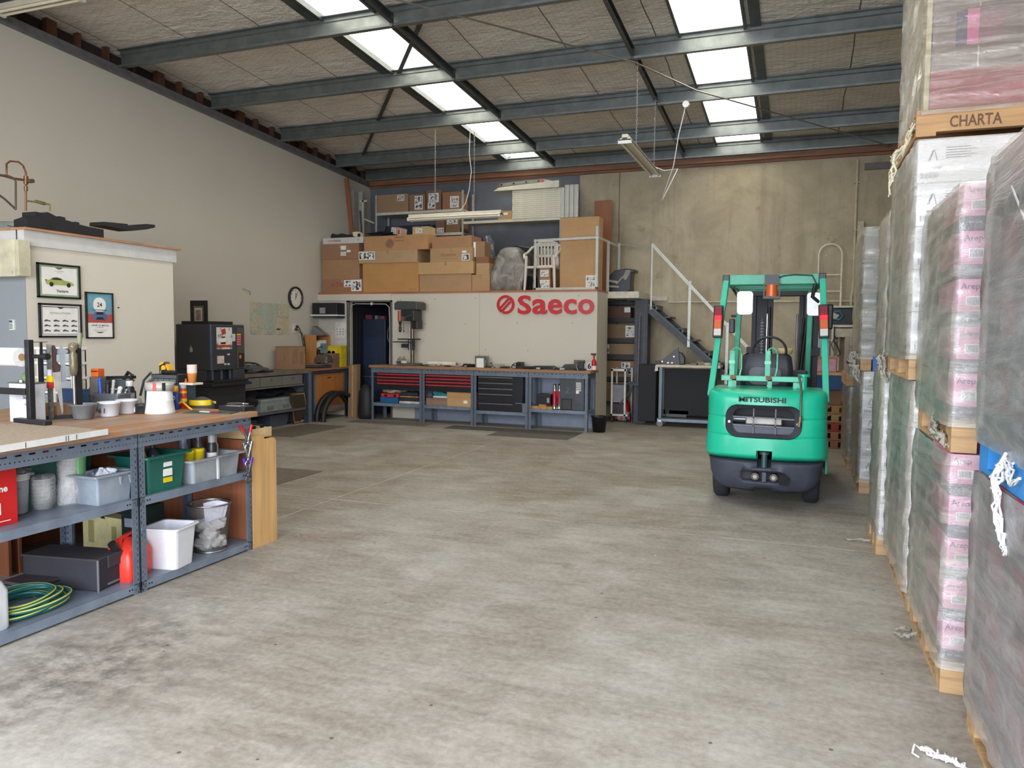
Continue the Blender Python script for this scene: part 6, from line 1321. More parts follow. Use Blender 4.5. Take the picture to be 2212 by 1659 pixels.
# C column
g1 = zt(592, Y1, 960) - MZ; g2 = zt(566, Y1, 960) - MZ; g3 = zt(536, Y1, 960) - MZ; g4 = zt(510, Y1, 960) - MZ
carton(906, 1018, 592, Y1 + .02, .6, MZ, (186, 142, 96), 'lowest long cardboard box in the middle of the mezzanine', GM, h=g1, lab=())
carton(904, 1022, 566, Y1, .5, MZ + g1, (204, 160, 98), 'pale yellow long cardboard box with a bent end flap', GM, h=g2 - g1, tape=True)
carton(929, 1020, 536, Y1 + .01, .5, MZ + g2, (190, 146, 94), 'cardboard box printed TOYOTA with a red band', GM, h=g3 - g2, lab=((.75, .08, .93, .55, PHOTO), (.76, .62, .86, .78, None)), txt=(('TOYOTA', .44, .5, .17, .36, TXR), ('--------', .44, .26, .1, .38, TXR)))
carton(933, 1018, 510, Y1 + .04, .45, MZ + g3, (182, 128, 84), 'dark orange cardboard box on top of the TOYOTA box', GM, h=g4 - g3, tape=False)
carton(1019, 1057, 595, Y1 + .03, .4, MZ, (190, 144, 92), 'cardboard box with slanted shoulder beside the wrapped seat', GM, h=zt(593, Y1, 1040) - MZ)
ka = zt(593, Y1, 1040)
carton(1028, 1056, 568, Y1 + .05, .35, ka, (196, 152, 98), 'small square cardboard box right of the pale yellow box', GM, h=zt(568, Y1, 1040) - ka, tape=False)
kb = zt(568, Y1, 1040)
carton(1027, 1055, 553, Y1 + .08, .35, kb, (150, 96, 62), 'small reddish cardboard box under the white edged carton', GM, h=zt(554, Y1, 1040) - kb, tape=False)
carton(1022, 1046, 520, Y1 + .10, .3, zt(554, Y1, 1040), (164, 124, 82), 'white edged carton behind the TOYOTA box', GM, h=zt(520, Y1, 1034) - zt(554, Y1, 1034), tape=False, lab=((.0, .02, .2, .98, None),))
# wrapped car seat
sa = at(1104, 622, 'y', 12.85); t = thing('car_seat', 'dark car seat standing on the mezzanine under clear plastic', 'car seat', (sa.x, 12.95, MZ))
W2 = (at(1145, 600, 'y', 12.85).x - at(1062, 600, 'y', 12.85).x) / 2
b = MB(); b.loft([[(x + cx_, y, z) for x, y in rrect(w, d, .08, 5)] for z, w, d, cx_ in ((0, W2 * 1.5, .45, .05), (.2, W2 * 1.7, .5, .05), (.42, W2 * 1.5, .42, .02), (.66, W2 * 1.1, .3, -.02), (.74, W2 * .8, .2, -.02))]); b.build('seat_body', P((36, 40, 52), .7), t, bev=.02)
o = thing('plastic_cover', 'crinkled clear plastic sheet draped over the dark car seat', 'plastic cover', t.location)
rg = []
for z, w, d, cx_ in ((.0, W2 * 1.75, .6, -.06), (.12, W2 * 1.8, .62, -.04), (.3, W2 * 1.92, .6, 0.0), (.45, W2 * 1.7, .52, .0), (.6, W2 * 1.42, .42, -.02), (.74, W2 * 1.05, .3, -.03), (.79, W2 * .7, .16, -.03)):
    rg.append([(x * (1 + .05 * math.sin(k * 1.9 + z * 9)) + cx_, y * (1 + .06 * math.sin(k * 2.3 + z * 7)), z) for k, (x, y) in enumerate(rrect(w, d, .09, 6))])
MB().loft(rg, 0, True).build('sheet', m_film((206, 198, 184), .24, 'crinkled_cover', (7, 7, 5)), o)
# plastic chairs
CHM = P((206, 200, 188), .4, 0, .04)
cx0, cx1 = at(1143, 560, 'y', 12.85).x, at(1210, 560, 'y', 12.85).x
t = thing('plastic_chair', 'stack of white plastic garden chairs behind the mezzanine rail', 'chair', ((cx0 + cx1) / 2, 12.9, MZ))
b = MB(); U, V = Vector((1, 0, 0)), Vector((0, -.12, .99)).normalized(); bo = Vector((0, .1, .42))
pl_ = []
for (u0, u1, v0, v1) in [(-.24, -.18, 0, .42), (.16, .22, 0, .42), (-.24, .22, .0, .05), (-.24, .22, .19, .23), (-.2, .18, .38, .44)] : b.prism([(u0, v0), (u1, v0), (u1, v1), (u0, v1)], bo, U, V, (0, .02, 0))
for k in range(6): b.prism([(-.17 + k * .062, .05), (-.145 + k * .062, .05), (-.145 + k * .062, .4), (-.17 + k * .062, .4)], bo, U, V, (0, .018, 0))
b.tube([(-.2, .12, .84), (-.1, .08, .88), (.08, .08, .88), (.19, .12, .84)], .022, 8); b.build('backrest', CHM, t)
MB().tube([(-.2, .12, .82), (-.27, .06, .78), (-.3, -.08, .68), (-.3, -.28, .62), (-.28, -.32, .55)], .022, 8).build('armrest', CHM, t)
MB().tube([(.2, .12, .82), (.27, .06, .78), (.3, -.08, .68), (.3, -.28, .62), (.28, -.32, .55)], .022, 8).build('armrest', CHM, t)
MB().box(-.24, -.32, .38, .24, .12, .42).build('seat', CHM, t, bev=.01)
for x, y in ((-.25, -.3), (.25, -.3), (-.24, .14), (.24, .14)): MB().tube([(x, y, .6), (x * 1.04, y, .3), (x * 1.1, y * 1.05, 0)], [.026, .028, .022], 8).build('leg', CHM, t)
carton(1163, 1188, 602, 12.62, .2, MZ, (176, 124, 78), 'small cardboard box with picture label under the plastic chairs', GM, h=.2, lab=((.1, .2, .9, .9, PHOTO2),))
carton(1164, 1187, 580, 12.63, .2, MZ + .2, (176, 128, 84), 'upper small picture labelled box under the plastic chairs', GM, h=.19, lab=((.1, .2, .85, .8, PHOTO2),))
o = MB().bar((0, 0, 0), (.12, 0, .36), .03, .02).build('black_bar', BLACK); tag(o, 'black bar leaning behind the mezzanine rail', 'bar'); p = at(1170, 624, 'y', 12.6); o.location = (p.x - .02, 12.6, MZ + .01); o.rotation_euler.y = -.55
t = carton(1163, 1206, 507, 13.15, .1, 2.95, (196, 190, 174), 'white flat carton tilted above the plastic chairs', None, h=.17, tape=False, txt=(('PROUD', .55, .3, .2, .3, TXD),)); t.rotation_euler = (0, .14, 0)
carton(1160, 1207, 600, 13.2, .3, MZ, (150, 104, 66), 'brown cardboard box hidden behind the plastic chairs', GM, h=.62, tape=False)
carton(1208, 1291, 468, 12.68, .28, MZ, (198, 148, 92), 'tall upright cardboard box at the right of the mezzanine with a car picture sticker', GM, h=zt(469, 12.68, 1250) - MZ, lab=((.68, .03, .93, .2, PHOTO2),), tape=False)
for px, py in ((1214, 490), (1214, 545), (1275, 545), (1280, 490)):
    pass
# rail
t = thing('guard_rail', 'white slotted angle guard rail on the mezzanine edge', 'railing', (0, 0, 0))
xa, xb = at(1152, 570, 'y', MY).x, at(1292, 570, 'y', MY).x; zr = 3.22
b = MB().angle((xa, MY + .02, MZ - .08), (xa, MY + .02, zr), (1, 0, 0), (0, 1, 0), .04, .04, .004); b.build('post', SLOT_W, t)
b = MB().angle((xb, MY + .02, MZ - .08), (xb, MY + .02, zr + .18), (-1, 0, 0), (0, 1, 0), .05, .05, .004); b.build('post', SLOT_W, t)
MB().angle((xa, MY + .018, zr), (xb, MY + .018, zr + .02), (0, 0, -1), (0, 1, 0), .045, .04, .004).build('top_rail', SLOT_W, t)
MB().plate((xa, MY + .02, MZ), (xb, MY + .02, MZ), (0, 0, .04), (0, .004, 0)).build('bottom_rail', SLOT_W, t)
x2 = -3.2
MB().bar((x2, MY + .04, zr), (x2, 14.1, zr + .02), .01, .045).build('return_rail', SLOT_W, t)
MB().angle((x2, 13.3, MZ), (x2, 13.3, zr), (1, 0, 0), (0, -1, 0), .04, .04, .004).build('post', SLOT_W, t)
# white racking at the back
t = thing('racking', 'cream steel racking on the mezzanine against the back wall', 'racking', (0, 0, 0)); YR = 13.75
def rx(px, py=450): return at(px, py, 'y', YR).x
RKM = P((206, 202, 184), .4, 0, .05)
for px in (812, 999, 1211): 
    x = rx(px)
    for y in (YR, YR + .5): MB().angle((x - .02, y, MZ), (x - .02, y, 4.38 if px < 1200 else 3.85), (1, 0, 0), (0, 1, 0), .045, .03, .003).build('upright', SLOT_W, t)
zs1, zs2, zs3 = zt(456, YR, 900), zt(503, YR, 960), zt(474, YR, 1100)
for x0, x1, z in ((812, 998, zs1), (812, 998, zs2), (1001, 1211, zs3)):
    MB().box(rx(x0), YR - .01, z - .05, rx(x1), YR + .02, z).box(rx(x0), YR + .02, z - .02, rx(x1), YR + .5, z).build('shelf', RKM, t)
def rackbox(p0, p1, py, z, c, lb, lab, **k): return carton(p0, p1, py, YR + .03, .4, z, c, lb, 'cartons on the cream racking', h=zt(py, YR, (p0 + p1) / 2) - z, lab=lab, tape=k.get('tape', False))
rackbox(814, 882, 419, zs1, (166, 132, 92), 'long brown carton on the top rack shelf', ((.66, .62, .88, .94, PHOTO2),))
rackbox(884, 918, 419, zs1, (150, 112, 80), 'carton with a white photo label second on the top rack shelf', ((.35, .1, .85, .9, PHOTO),))
rackbox(921, 952, 410, zs1, (140, 100, 72), 'tall carton with black and white label third on the top rack shelf', ((.15, .4, .85, .85, PHOTO), (.1, .1, .6, .38, PHOTO)))
rackbox(955, 992, 414, zs1, (160, 110, 74), 'carton with an upright picture label at the right of the top rack shelf', ((.45, .1, .95, .75, PHOTO2),))
rackbox(941, 960, 474, zs2, (128, 94, 70), 'left small carton on the lower rack shelf', ((.1, .05, .9, .4, PHOTO2),))
rackbox(962, 993, 474, zs2, (140, 104, 72), 'right small carton on the lower rack shelf', ((.1, .65, .85, .98, PHOTO),))
rackbox(1074, 1104, 455, zs3, (196, 148, 90), 'small orange carton on the right rack shelf beside the white panels', ((.4, .55, .7, .8, None),))
t = thing('tarpaulin', 'dark blue tarpaulin bundle under the top rack shelf', 'tarpaulin', (rx(876), YR + .3, MZ))
b = MB(); b.loft([[(x * (1 + .03 * math.sin(k + z * 8)), y * (1 + .1 * math.sin(k * 1.7 + z * 9)), z) for k, (x, y) in enumerate(rrect(w, .36, .1, 5))] for z, w in ((0, 1.2), (.4, 1.25), (.9, 1.28), (1.15, 1.25), (1.32, 1.2), (1.42, 1.1))]); b.build('sheet', P((34, 44, 60), .5, 0, .2, 5), t)
# panels stack
x0, x1 = rx(1107), rx(1212); ztop = zt(409, YR, 1160)
n_ = 14; hh = (ztop - zs3) / n_
for i in range(n_):
    o = MB().box(0, 0, 0, x1 - x0 - .004 * (i % 3), .45, hh - .003).build('steel_shelf_panel', RKM); tag(o, 'cream steel shelf panel %s the flat stack on the right rack shelf' % ('at the bottom of' if i == 0 else 'on top of' if i == 13 else 'inside'), 'panel', 'stacked cream shelf panels'); o.location = (x0 + .002 * (i % 4), YR - .02, zs3 + .002 + i * hh)
o = MB().prism([(0, 0), (rx(1209) - rx(1068), 0), (rx(1209) - rx(1068), .13), (.1, .06)], (0, 0, 0), (1, 0, 0), (0, 0, 1), (0, .3, 0)).build('batten_fitting', RKM, bev=.004); tag(o, 'long white light fitting lying over the shelf panel stack', 'light fitting'); o.location = (rx(1068), YR - .06, ztop + .004)
t = thing('power_strip', 'grey aluminium rail with a red knob on the white fitting', 'rail', (rx(1080), YR - .03, ztop + .09))
MB().box(0, 0, 0, rx(1178) - rx(1080), .07, .055).build('rail_body', P((140, 136, 124), .4, .3), t, bev=.004); MB().cyl((.85, -.01, .03), (.85, .02, .03), .03).build('red_knob', P((214, 90, 76), .4), t)
for k in range(4): MB().cyl((.04 + .25 * k, -.004, .028), (.04 + .25 * k, .0, .028), .018).build('hole_ring', BLACK, t)
t.rotation_euler.y = -.04
t = thing('meter_unit', 'grey plastic meter unit tilted on the end of the aluminium rail', 'meter', (rx(1174), YR - .04, zt(402, YR, 1190)))
MB().box(0, 0, 0, .2, .1, .13).box(.2, .01, 0, .29, .09, .1).build('unit_case', P((186, 186, 178), .4), t, bev=.006); MB().box(.06, -.004, .05, .13, 0, .09).build('window', BLACK, t); t.rotation_euler.y = .25
t = None
for i in range(4):
    o = thing('upright_profile', ('first', 'second', 'third', 'last')[i] + ' from the left of the white slotted uprights standing on end', 'upright', (rx(1211 + i * 10), YR - .04, zs3 + .0), 0, 'slotted uprights beside the panel stack'); 
    z0_ = zt(470, YR, 1230) - zs3; H_ = zt(402 - (2 if i else -3), YR, 1230) - zs3
    MB().plate((0, 0, z0_), (0, 0, H_), (rx(1220) - rx(1211), 0, 0), (0, .03, 0)).build('profile', SLOT_W, o); MB().box(0, .032, -1.3 - .0, .06, .06, H_ - .02).build('profile_back', P((112, 108, 98), .5), o)
o = MB().box(0, 0, 0, rx(1306) - rx(1268), .02, zt(426, YR, 1290) - MZ).build('hardboard_sheet', m_wood((150, 96, 62), 'hardboard', 2, .08)); tag(o, 'tall brown hardboard sheet standing behind the upright cardboard box', 'board'); o.location = (rx(1268) + .05, YR + .35, MZ)
t = thing('wire_rack', 'white wire rack frame standing behind the slotted uprights', 'wire rack', (rx(1250), YR + .1, MZ))
for k in range(5): MB().cyl((k * .035, .0, 0), (k * .035, 0, zt(408, YR, 1260) - MZ - .02 * k), .004, n=6).build('wire', P((170, 170, 166), .4, .3), t)
for z_ in (.3, .8, 1.3, 1.7): MB().cyl((0, 0, z_), (.14, 0, z_ - .05), .004, n=6).build('cross_wire', P((170, 170, 166), .4, .3), t)
# dark bonnet and wrapped wheel
t = thing('car_bonnet', 'dark curved car panel standing behind the wrapped seat', 'car part', (at(1120, 530, 'y', 13.5).x, 13.45, MZ))
b = MB(); pts = [(-.5, 0), (.5, 0), (.5, .62), (.3, .84), (0, .9), (-.28, .84), (-.46, .66)]; b.prism(pts, (0, 0, 0), (1, 0, 0), (0, 0, 1), (0, .05, 0)); b.build('panel', P((32, 34, 42), .3), t, bev=.02); MB().prism([(-.4, .5), (.4, .5), (.28, .74), (0, .8), (-.3, .74)], (0, -.004, 0), (1, 0, 0), (0, 0, 1), (0, .004, 0)).build('inner_panel', P((60, 58, 54), .5), t)
t = thing('wrapped_part', 'silvery plastic wrapped car part leaning left of the dark car panel', 'car part', (at(1056, 540, 'y', 13.3).x, 13.3, MZ + .0))
MB().tube([(-.05, 0, 1.05), (0, 0, .9), (.05, 0, .7), (.14, 0, .45), (.16, 0, .0)], [.09, .12, .08, .07, .1], 12).build('bundle', P((100, 106, 116), .2, .3, .4, 30), t)
# leaning lengths in the left corner
for i, (p0, p1, Y, m_, w_, lb) in enumerate((((741, 412), (752, 505), 13.6, P((160, 160, 158), .5), .07, 'grey plastic length leaning left of the orange timber'), ((748, 385), (772, 505), 13.3, m_wood((146, 94, 62), 'leaning_timber', 2), .09, 'long orange timber leaning in the mezzanine corner'), ((772, 415), (776, 505), 13.9, P((168, 170, 170), .5), .1, 'white upright profile in the mezzanine corner'), ((778, 455), (790, 495), 13.5, P((80, 80, 84), .5), .03, 'thin dark strip leaning in the mezzanine corner'))):
    a, c = at(*p0, 'y', Y), at(*p1, 'y', Y); c.z = MZ + (.02 if i != 3 else .02); c.x = max(c.x, XL + .12); a.x = max(a.x, XL + .1)
    o = MB().bar(a, c, w_, .03, up=(0, 1, 0)).build('leaning_length', m_); tag(o, lb, 'timber' if i == 1 else 'profile', 'lengths leaning in the mezzanine corner')
t = thing('rack_frame', 'white racking end frame at the left of the cream racking', 'frame', (rx(776), YR + .1, MZ))
MB().box(0, 0, 0, .04, .04, 1.98).build('post', RKM, t); MB().bar((0.02, .02, 1.6), (.28, .02, 1.5), .02, .03).build('brace', RKM, t); MB().box(-.06, 0, 1.94, .12, .04, 1.98).build('cap_bar', RKM, t)

# ------------------------------------------------------------------ right of the mezzanine: shelves, stairs, trolley
t = thing('dark_shelving', 'dark steel shelving under the stair landing', 'shelving', (0, 0, 0)); YS = 14.0
def sx(px, py=750): return at(px, py, 'y', YS).x
xa, xb = -3.42, sx(1380)
for z0, z1 in ((2.14, 2.2), (1.82, 1.9), (1.44, 1.52), (1.12, 1.22), (.72, .8), (.28, .34)): MB().box(xa, YS - .04, z0, xb, YS + .35, z1).build('shelf', P((46, 40, 44), .6), t)
MB().box(xb, YS - .05, 0, xb + .03, YS + .35, 2.2).build('side_panel', P((50, 52, 62), .6), t)
YSB = YS - .0
for i, (z, h, p0, p1, c, lab, lb) in enumerate(((1.90, .2, 1313, 1362, (118, 78, 58), ((.72, .5, .98, .98, None),), 'dark reddish carton on the top shelf under the landing'), (1.52, .26, 1312, 1376, (150, 114, 76), ((.62, .1, .92, .9, PHOTO2),), 'carton with a framed photo label on the second shelf under the landing'), (1.22, .2, 1310, 1376, (156, 124, 88), ((.0, .1, .1, .9, PHOTO),), 'carton with diagonal tape on the third shelf under the landing'), (.80, .3, 1310, 1376, (156, 118, 78), ((.52, .5, .8, .9, PHOTO), (.72, .15, .98, .45, PHOTO)), 'large carton with photo labels on the fourth shelf under the landing'), (.34, .36, 1312, 1372, (160, 122, 80), ((.3, .5, .48, .85, PHOTO),), 'carton with one small label on the lowest shelf under the landing'))):
    carton(p0, p1, 0, YSB, .3, z, c, lb, 'cartons under the landing', h=h, lab=lab, tape=False)
t = thing('stair_post', 'dark steel post block at the head of the stairs', 'post', (sx(1379), 13.62, 0)); w_ = at(1407, 750, 'y', 13.6).x - at(1379, 750, 'y', 13.6).x
MB().box(0, 0, 0, w_, .3, 2.23).build('post_body', P((52, 54, 62), .5, .2, .2), t); 
for k in range(3): MB().box(.03 + k * .07, -.012, .3, .05 + k * .07, 0, 2.0).build('ridge', P((70, 68, 72), .5, .2), t)
t = thing('staircase', 'dark steel open staircase descending right from the mezzanine', 'stairs', (0, 0, 0)); STM = P((62, 66, 68), .5, .3, .15)
top = Vector((-2.62, 0, 2.28)); slope = (0.863 - 2.072) / (-1.133 + 2.529); n_ = 10
for y in (13.68, 14.36):
    a = Vector((-2.66, y, 2.185)); c = Vector((-.2, y, 2.185 + slope * 2.46)); c.z = max(c.z, .06)
    MB().bar(a, c, .03, .13).build('stringer', STM, t)
    MB().bar(a + Vector((0, -.02, .06)), c + Vector((0, -.02, .06)), .06, .012).build('stringer_flange', P((84, 90, 92), .45, .4), t)
for k in range(n_):
    x = -2.60 + k * .235; z = 2.12 + slope * (k * .235 + .03); MB().box(x, 13.69, z, x + .23, 14.34, z + .025).build('tread', STM, t)
    if k % 2 == 0: MB().box(x + .2, 13.7, z - .05, x + .23, 14.3, z).build('tread_nosing', P((96, 100, 100), .5, .3), t)
MB().box(-2.90, 13.6, 2.20, -2.62, 14.3, 2.229).build('landing', STM, t)
t = thing('stair_rail', 'white slotted angle handrail along the stairs', 'railing', (0, 0, 0)); Yr = 13.64
MB().angle((-3.15, Yr + .5, 3.29), (-2.56, Yr, 3.18), (0, 0, -1), (0, 1, 0), .04, .03, .003).build('top_rail', SLOT_W, t)
pr = [at(1408, 527, 'y', Yr), at(1488, 607, 'y', Yr), at(1568, 700, 'y', Yr)]
e_ = pr[0] + (pr[2] - pr[0]) * 1.28
MB().bar(pr[0], e_, .006, .05).build('hand_rail', SLOT_W, t)
MB().bar(pr[0] + Vector((0, .01, 0)), e_ + Vector((0, .01, 0)), .04, .004).build('hand_rail_flange', P((150, 148, 140), .5, .3), t)
for px, y0, y1, tt in ((1407, 527, 668, 0), (1487, 607, 750, 0), (1568, 697, 830, 0)):
    a, c = at(px, y0, 'y', Yr), at(px, y1, 'y', Yr); MB().angle((a.x, Yr - .005, c.z), (a.x, Yr - .005, a.z), (1, 0, 0), (0, 1, 0), .05 if px != 1407 else .03, .03, .003).build('post', SLOT_W, t)
p = at(1336, 525, 'y', 14.0); MB().angle((p.x, 14.0, MZ), (p.x, 14.0, p.z), (1, 0, 0), (0, -1, 0), .035, .03, .003).build('post', SLOT_W, t)
# black dished car part on the landing
t = thing('seat_shell', 'black dished seat shell with grey brackets lying on the stair landing', 'seat shell', (at(1342, 630, 'y', 13.6).x, 13.6, 2.346))
def q2(px, py): v = at(px, py, 'y', 13.6) - Vector(t.location); return (v.x, max(v.z, .003))
MB().prism([q2(*w_) for w_ in ((1312, 612), (1316, 594), (1328, 584), (1352, 580), (1372, 582), (1372, 587), (1364, 590), (1362, 610), (1363, 627), (1352, 636), (1325, 636), (1312, 630))], (0, 0, 0), (1, 0, 0), (0, 0, 1), (0, .3, 0)).build('shell_body', P((40, 40, 44), .4), t, bev=.015)
MB().bar((*[q2(1313, 606)[0]], -.02, q2(1313, 606)[1]), (q2(1336, 610)[0], -.02, q2(1336, 610)[1]), .03, .04).bar((q2(1312, 618)[0], -.02, q2(1312, 618)[1]), (q2(1338, 620)[0], -.02, q2(1338, 620)[1]), .03, .03).bar((q2(1332, 614)[0], -.02, q2(1332, 614)[1]), (q2(1346, 598)[0], -.02, q2(1346, 598)[1]), .02, .02).build('bracket', P((150, 146, 134), .5), t)
MB().prism([q2(*w_) for w_ in ((1345, 600), (1352, 583), (1362, 583), (1360, 592), (1352, 606))], (0, -.01, 0), (1, 0, 0), (0, 0, 1), (0, .02, 0)).build('pale_patch', P((136, 132, 118), .5), t)
# trolley (white), vacuum, broom
t = thing('white_trolley', 'white framed trolley half hidden by the mezzanine end wall', 'trolley', (-3.02, 13.5, 0)); WT = P((210, 206, 200), .4)
for x, y in ((-.12, 0), (.12, 0), (.16, .4), (-.12, .4)): MB().box(x, y, .12, x + .03, y + .03, .98).build('post', WT, t)
MB().box(-.12, 0, .93, .16, .43, .97).build('top_rail', WT, t); MB().box(-.12, 0, .12, .19, .43, .15).build('bottom_rail', WT, t)
MB().box(-.1, .05, .36, .13, .35, .68).build('grey_bin', P((120, 124, 128), .5), t); MB().box(-.1, .05, .16, .13, .35, .34).build('dark_bin', BLACK, t)
for x in (-.1, .15): MB().cyl((x - .01, .05, .05), (x + .02, .05, .05), .05).build('caster', GREYD, t)
t = thing('vacuum_cleaner', 'red and silver vacuum cleaner standing on end by the shelves', 'vacuum cleaner', (at(1346, 902, 'z', 0).x, 13.9, 0)); t.location = (at(1346, 900, 'y', 13.7).x, 13.7, .02)
b = MB(); b.loft([[(x, y + cy_, z) for x, y in rrect(w, d, .07, 6)] for z, w, d, cy_ in ((0, .18, .14, 0), (.03, .24, .2, 0), (.17, .25, .22, 0))]); b.build('silver_base', P((176, 172, 168), .25, .3), t, bev=.006)
b = MB(); b.loft([[(x, y + cy_, z) for x, y in rrect(w, d, .07, 6)] for z, w, d, cy_ in ((.17, .255, .225, 0), (.27, .24, .22, 0), (.34, .19, .17, 0), (.38, .12, .1, 0))]); b.build('red_hood', P((150, 24, 34), .25), t)
MB().cyl((0, -.115, .05), (0, -.10, .05), .025).build('power_knob', RED, t)
for s_ in (-1, 1): MB().cyl((s_ * .12, -.02, .05), (s_ * .14, -.02, .05), .06, n=20).build('wheel', P((150, 30, 40), .4), t)
MB().tube([(-.02, -.12, .28), (-.03, -.16, .30), (.0, -.16, .36), (.08, -.1, .46), (.14, -.02, .55), (.17, .04, .66)], .018, 10).build('hose', P((86, 90, 94), .4), t)
MB().lathe([(.03, 0), (.045, 0), (.045, .012), (.03, .012)], (-.02, -.115, .28), 20, 0, Matrix.Rotation(PI / 2, 4, 'X')).build('hose_socket', P((190, 190, 190), .3), t)
t = thing('floor_brush', 'black floor brush head on a thin pole by the dark post', 'broom', (at(1376, 820, 'y', 13.45).x, 13.45, .72))
MB().box(-.15, -.05, 0, .16, .05, .03).prism([(-.16, 0), (.12, 0), (.08, -.04), (-.12, -.04)], (0, -.04, 0), (1, 0, 0), (0, 0, 1), (0, .08, 0)).build('brush_head', P((44, 52, 66), .5), t, bev=.003); MB().cyl((.01, 0, .02), (.01, .1, 1.2), .012).cyl((.03, .1, .0), (.03, .2, -.7), .012).build('pole', P((110, 106, 106), .4, .3), t)
for k in (0,): MB().cyl((-.1, .1, -.72), (-.1, .1, 0), .01).build('prop_rod', P((70, 72, 80), .5), t)
# slotted trolley
t = thing('slotted_trolley', 'slotted steel trolley with white padded top and black panel', 'trolley', (-2.33, 13.22, 0)); W_ = 1.05
for x, y in ((.1, 0), (.1, .42), (W_, 0), (W_, .42)): MB().angle((x - (.0 if x < .5 else 0), y, .13), (x, y, 1.03), (1 if x < .5 else -1, 0, 0), (0, 1 if y < .1 else -1, 0), .05, .04, .003).build('post', SLOT_P, t)
MB().box(.08, 0, .09, W_ + .02, .03, .14).box(.08, .39, .09, W_ + .02, .42, .14).build('base_rail', GREYS, t)
b = MB().box(.04, -.04, 1.03, W_ + .08, .45, 1.075); b.build('padded_top', P((206, 196, 178), .7, 0, .12, 10), t, bev=.012); MB().prism([(0, 0), (.04, .0), (.05, -.09), (-.01, -.1)], (.04, -.045, 1.06), (1, 0, 0), (0, 0, 1), (0, .006, 0)).build('hanging_flap', P((206, 198, 184), .7), t)
MB().box(.16, .18, .2, W_, .2, 1.0).build('back_panel', P((24, 26, 32), .7, 0, .1), t); MB().box(.1, .02, .14, W_, .40, .16).build('lower_shelf', P((44, 46, 54), .6), t)
MB().cyl((.13, -.02, .055), (.13, .02, .055), .055, n=24).build('caster', P((110, 110, 110), .5), t); MB().box(.1, -.03, .08, .16, .03, .12).build('caster_fork', STEEL, t)
MB().cyl((W_ - .03, -.02, .055), (W_ - .03, .02, .055), .055, n=24).build('caster', P((110, 110, 110), .5), t)
MB().cyl((.13, .37, .055), (.13, .41, .055), .055, n=24).build('caster', P((110, 110, 110), .5), t)
o = MB().box(0, 0, 0, .34, .3, 1.0).build('black_case', P((24, 25, 31), .7), bev=.01); tag(o, 'tall black flight case left of the slotted trolley', 'case'); o.location = (-2.60, 13.3, .16 - .1); o.scale = (.9, 1, 1)
o.location.z = .07
t = thing('slotted_platform', 'slotted steel base frame on the floor behind the trolley', 'frame', (-2.75, 13.95, 0)); MB().plate((0, 0, 0.002), (1.6, 0, .002), (0, 0, .07), (0, .004, 0)).build('front_rail', SLOT_B, t); MB().cyl((.22, .06, .12), (.9, .06, .12), .025).build('white_tube', P((190, 190, 190), .4), t); MB().box(0, 0, .068, 1.6, .4, .075).build('deck', GREYD, t); MB().angle((0, 0, 0), (0, 0, 1.9), (1, 0, 0), (0, 1, 0), .05, .04, .003).build('upright', SLOT_P, t)
t = thing('audio_gear', 'small grey gadgets on the lower shelf of the slotted trolley', 'gadgets', (-2.12, 13.38, .161)); MB().box(0, 0, 0, .35, .1, .05).build('gadget', P((60, 62, 64), .4), t); MB().box(.05, .02, .05, .38, .1, .11).build('gadget', P((90, 90, 84), .4), t); MB().box(-.08, .02, 0, -.02, .1, .12).build('gadget', P((56, 58, 66), .4), t)
t = thing('car_mirror', 'black car mirror housing with pointed fin on the slotted trolley', 'car mirror', (-2.2, 13.34, 1.077))
MB().prism([(-.1, .0), (.30, 0), (.27, .3), (.23, .27)], (0, 0, 0), (1, 0, 0), (0, 0, 1), (0, .05, 0)).build('fin', P((52, 52, 54), .4), t); MB().prism([(.2, 0), (.38, 0), (.38, .12), (.33, .2), (.25, .23), (.2, .12)], (0, .05, 0), (1, 0, 0), (0, 0, 1), (0, .1, 0)).build('housing', P((34, 35, 40), .4), t, bev=.015); MB().box(-.12, -.02, 0, -.02, .06, .06).build('connector', BLACK, t)
for k, (x, z) in enumerate(((.0, .05), (.1, .03), (.17, .03), (.2, .14))): MB().cyl((x, -.008, z), (x, 0, z), .014).build('screw', STEEL, t)
t = thing('small_parts', 'loose bolts and brackets between the mirror and the yellow tipped bars', 'parts', (-1.72, 13.4, 1.077)); MB().box(0, 0, 0, .12, .05, .03).box(.1, 0, .0, .22, .06, .06).build('bracket', P((110, 104, 92), .5), t); MB().cyl((.26, 0, .02), (.36, .02, .02), .012).build('bolt', STEEL, t)
for i in range(2):
    t = thing('steel_bar', ('left' if i == 0 else 'right') + ' short grey bar with yellow label on the slotted trolley', 'bar', (-1.49 + i * .15, 13.32, 1.077), 0, 'yellow labelled bars'); MB().box(0, 0, 0, .12, .3, .045).build('bar_body', P((130, 134, 136), .4), t); MB().box(.03, -.002, .01, .08, 0, .03).build('yellow_label', YEL, t)
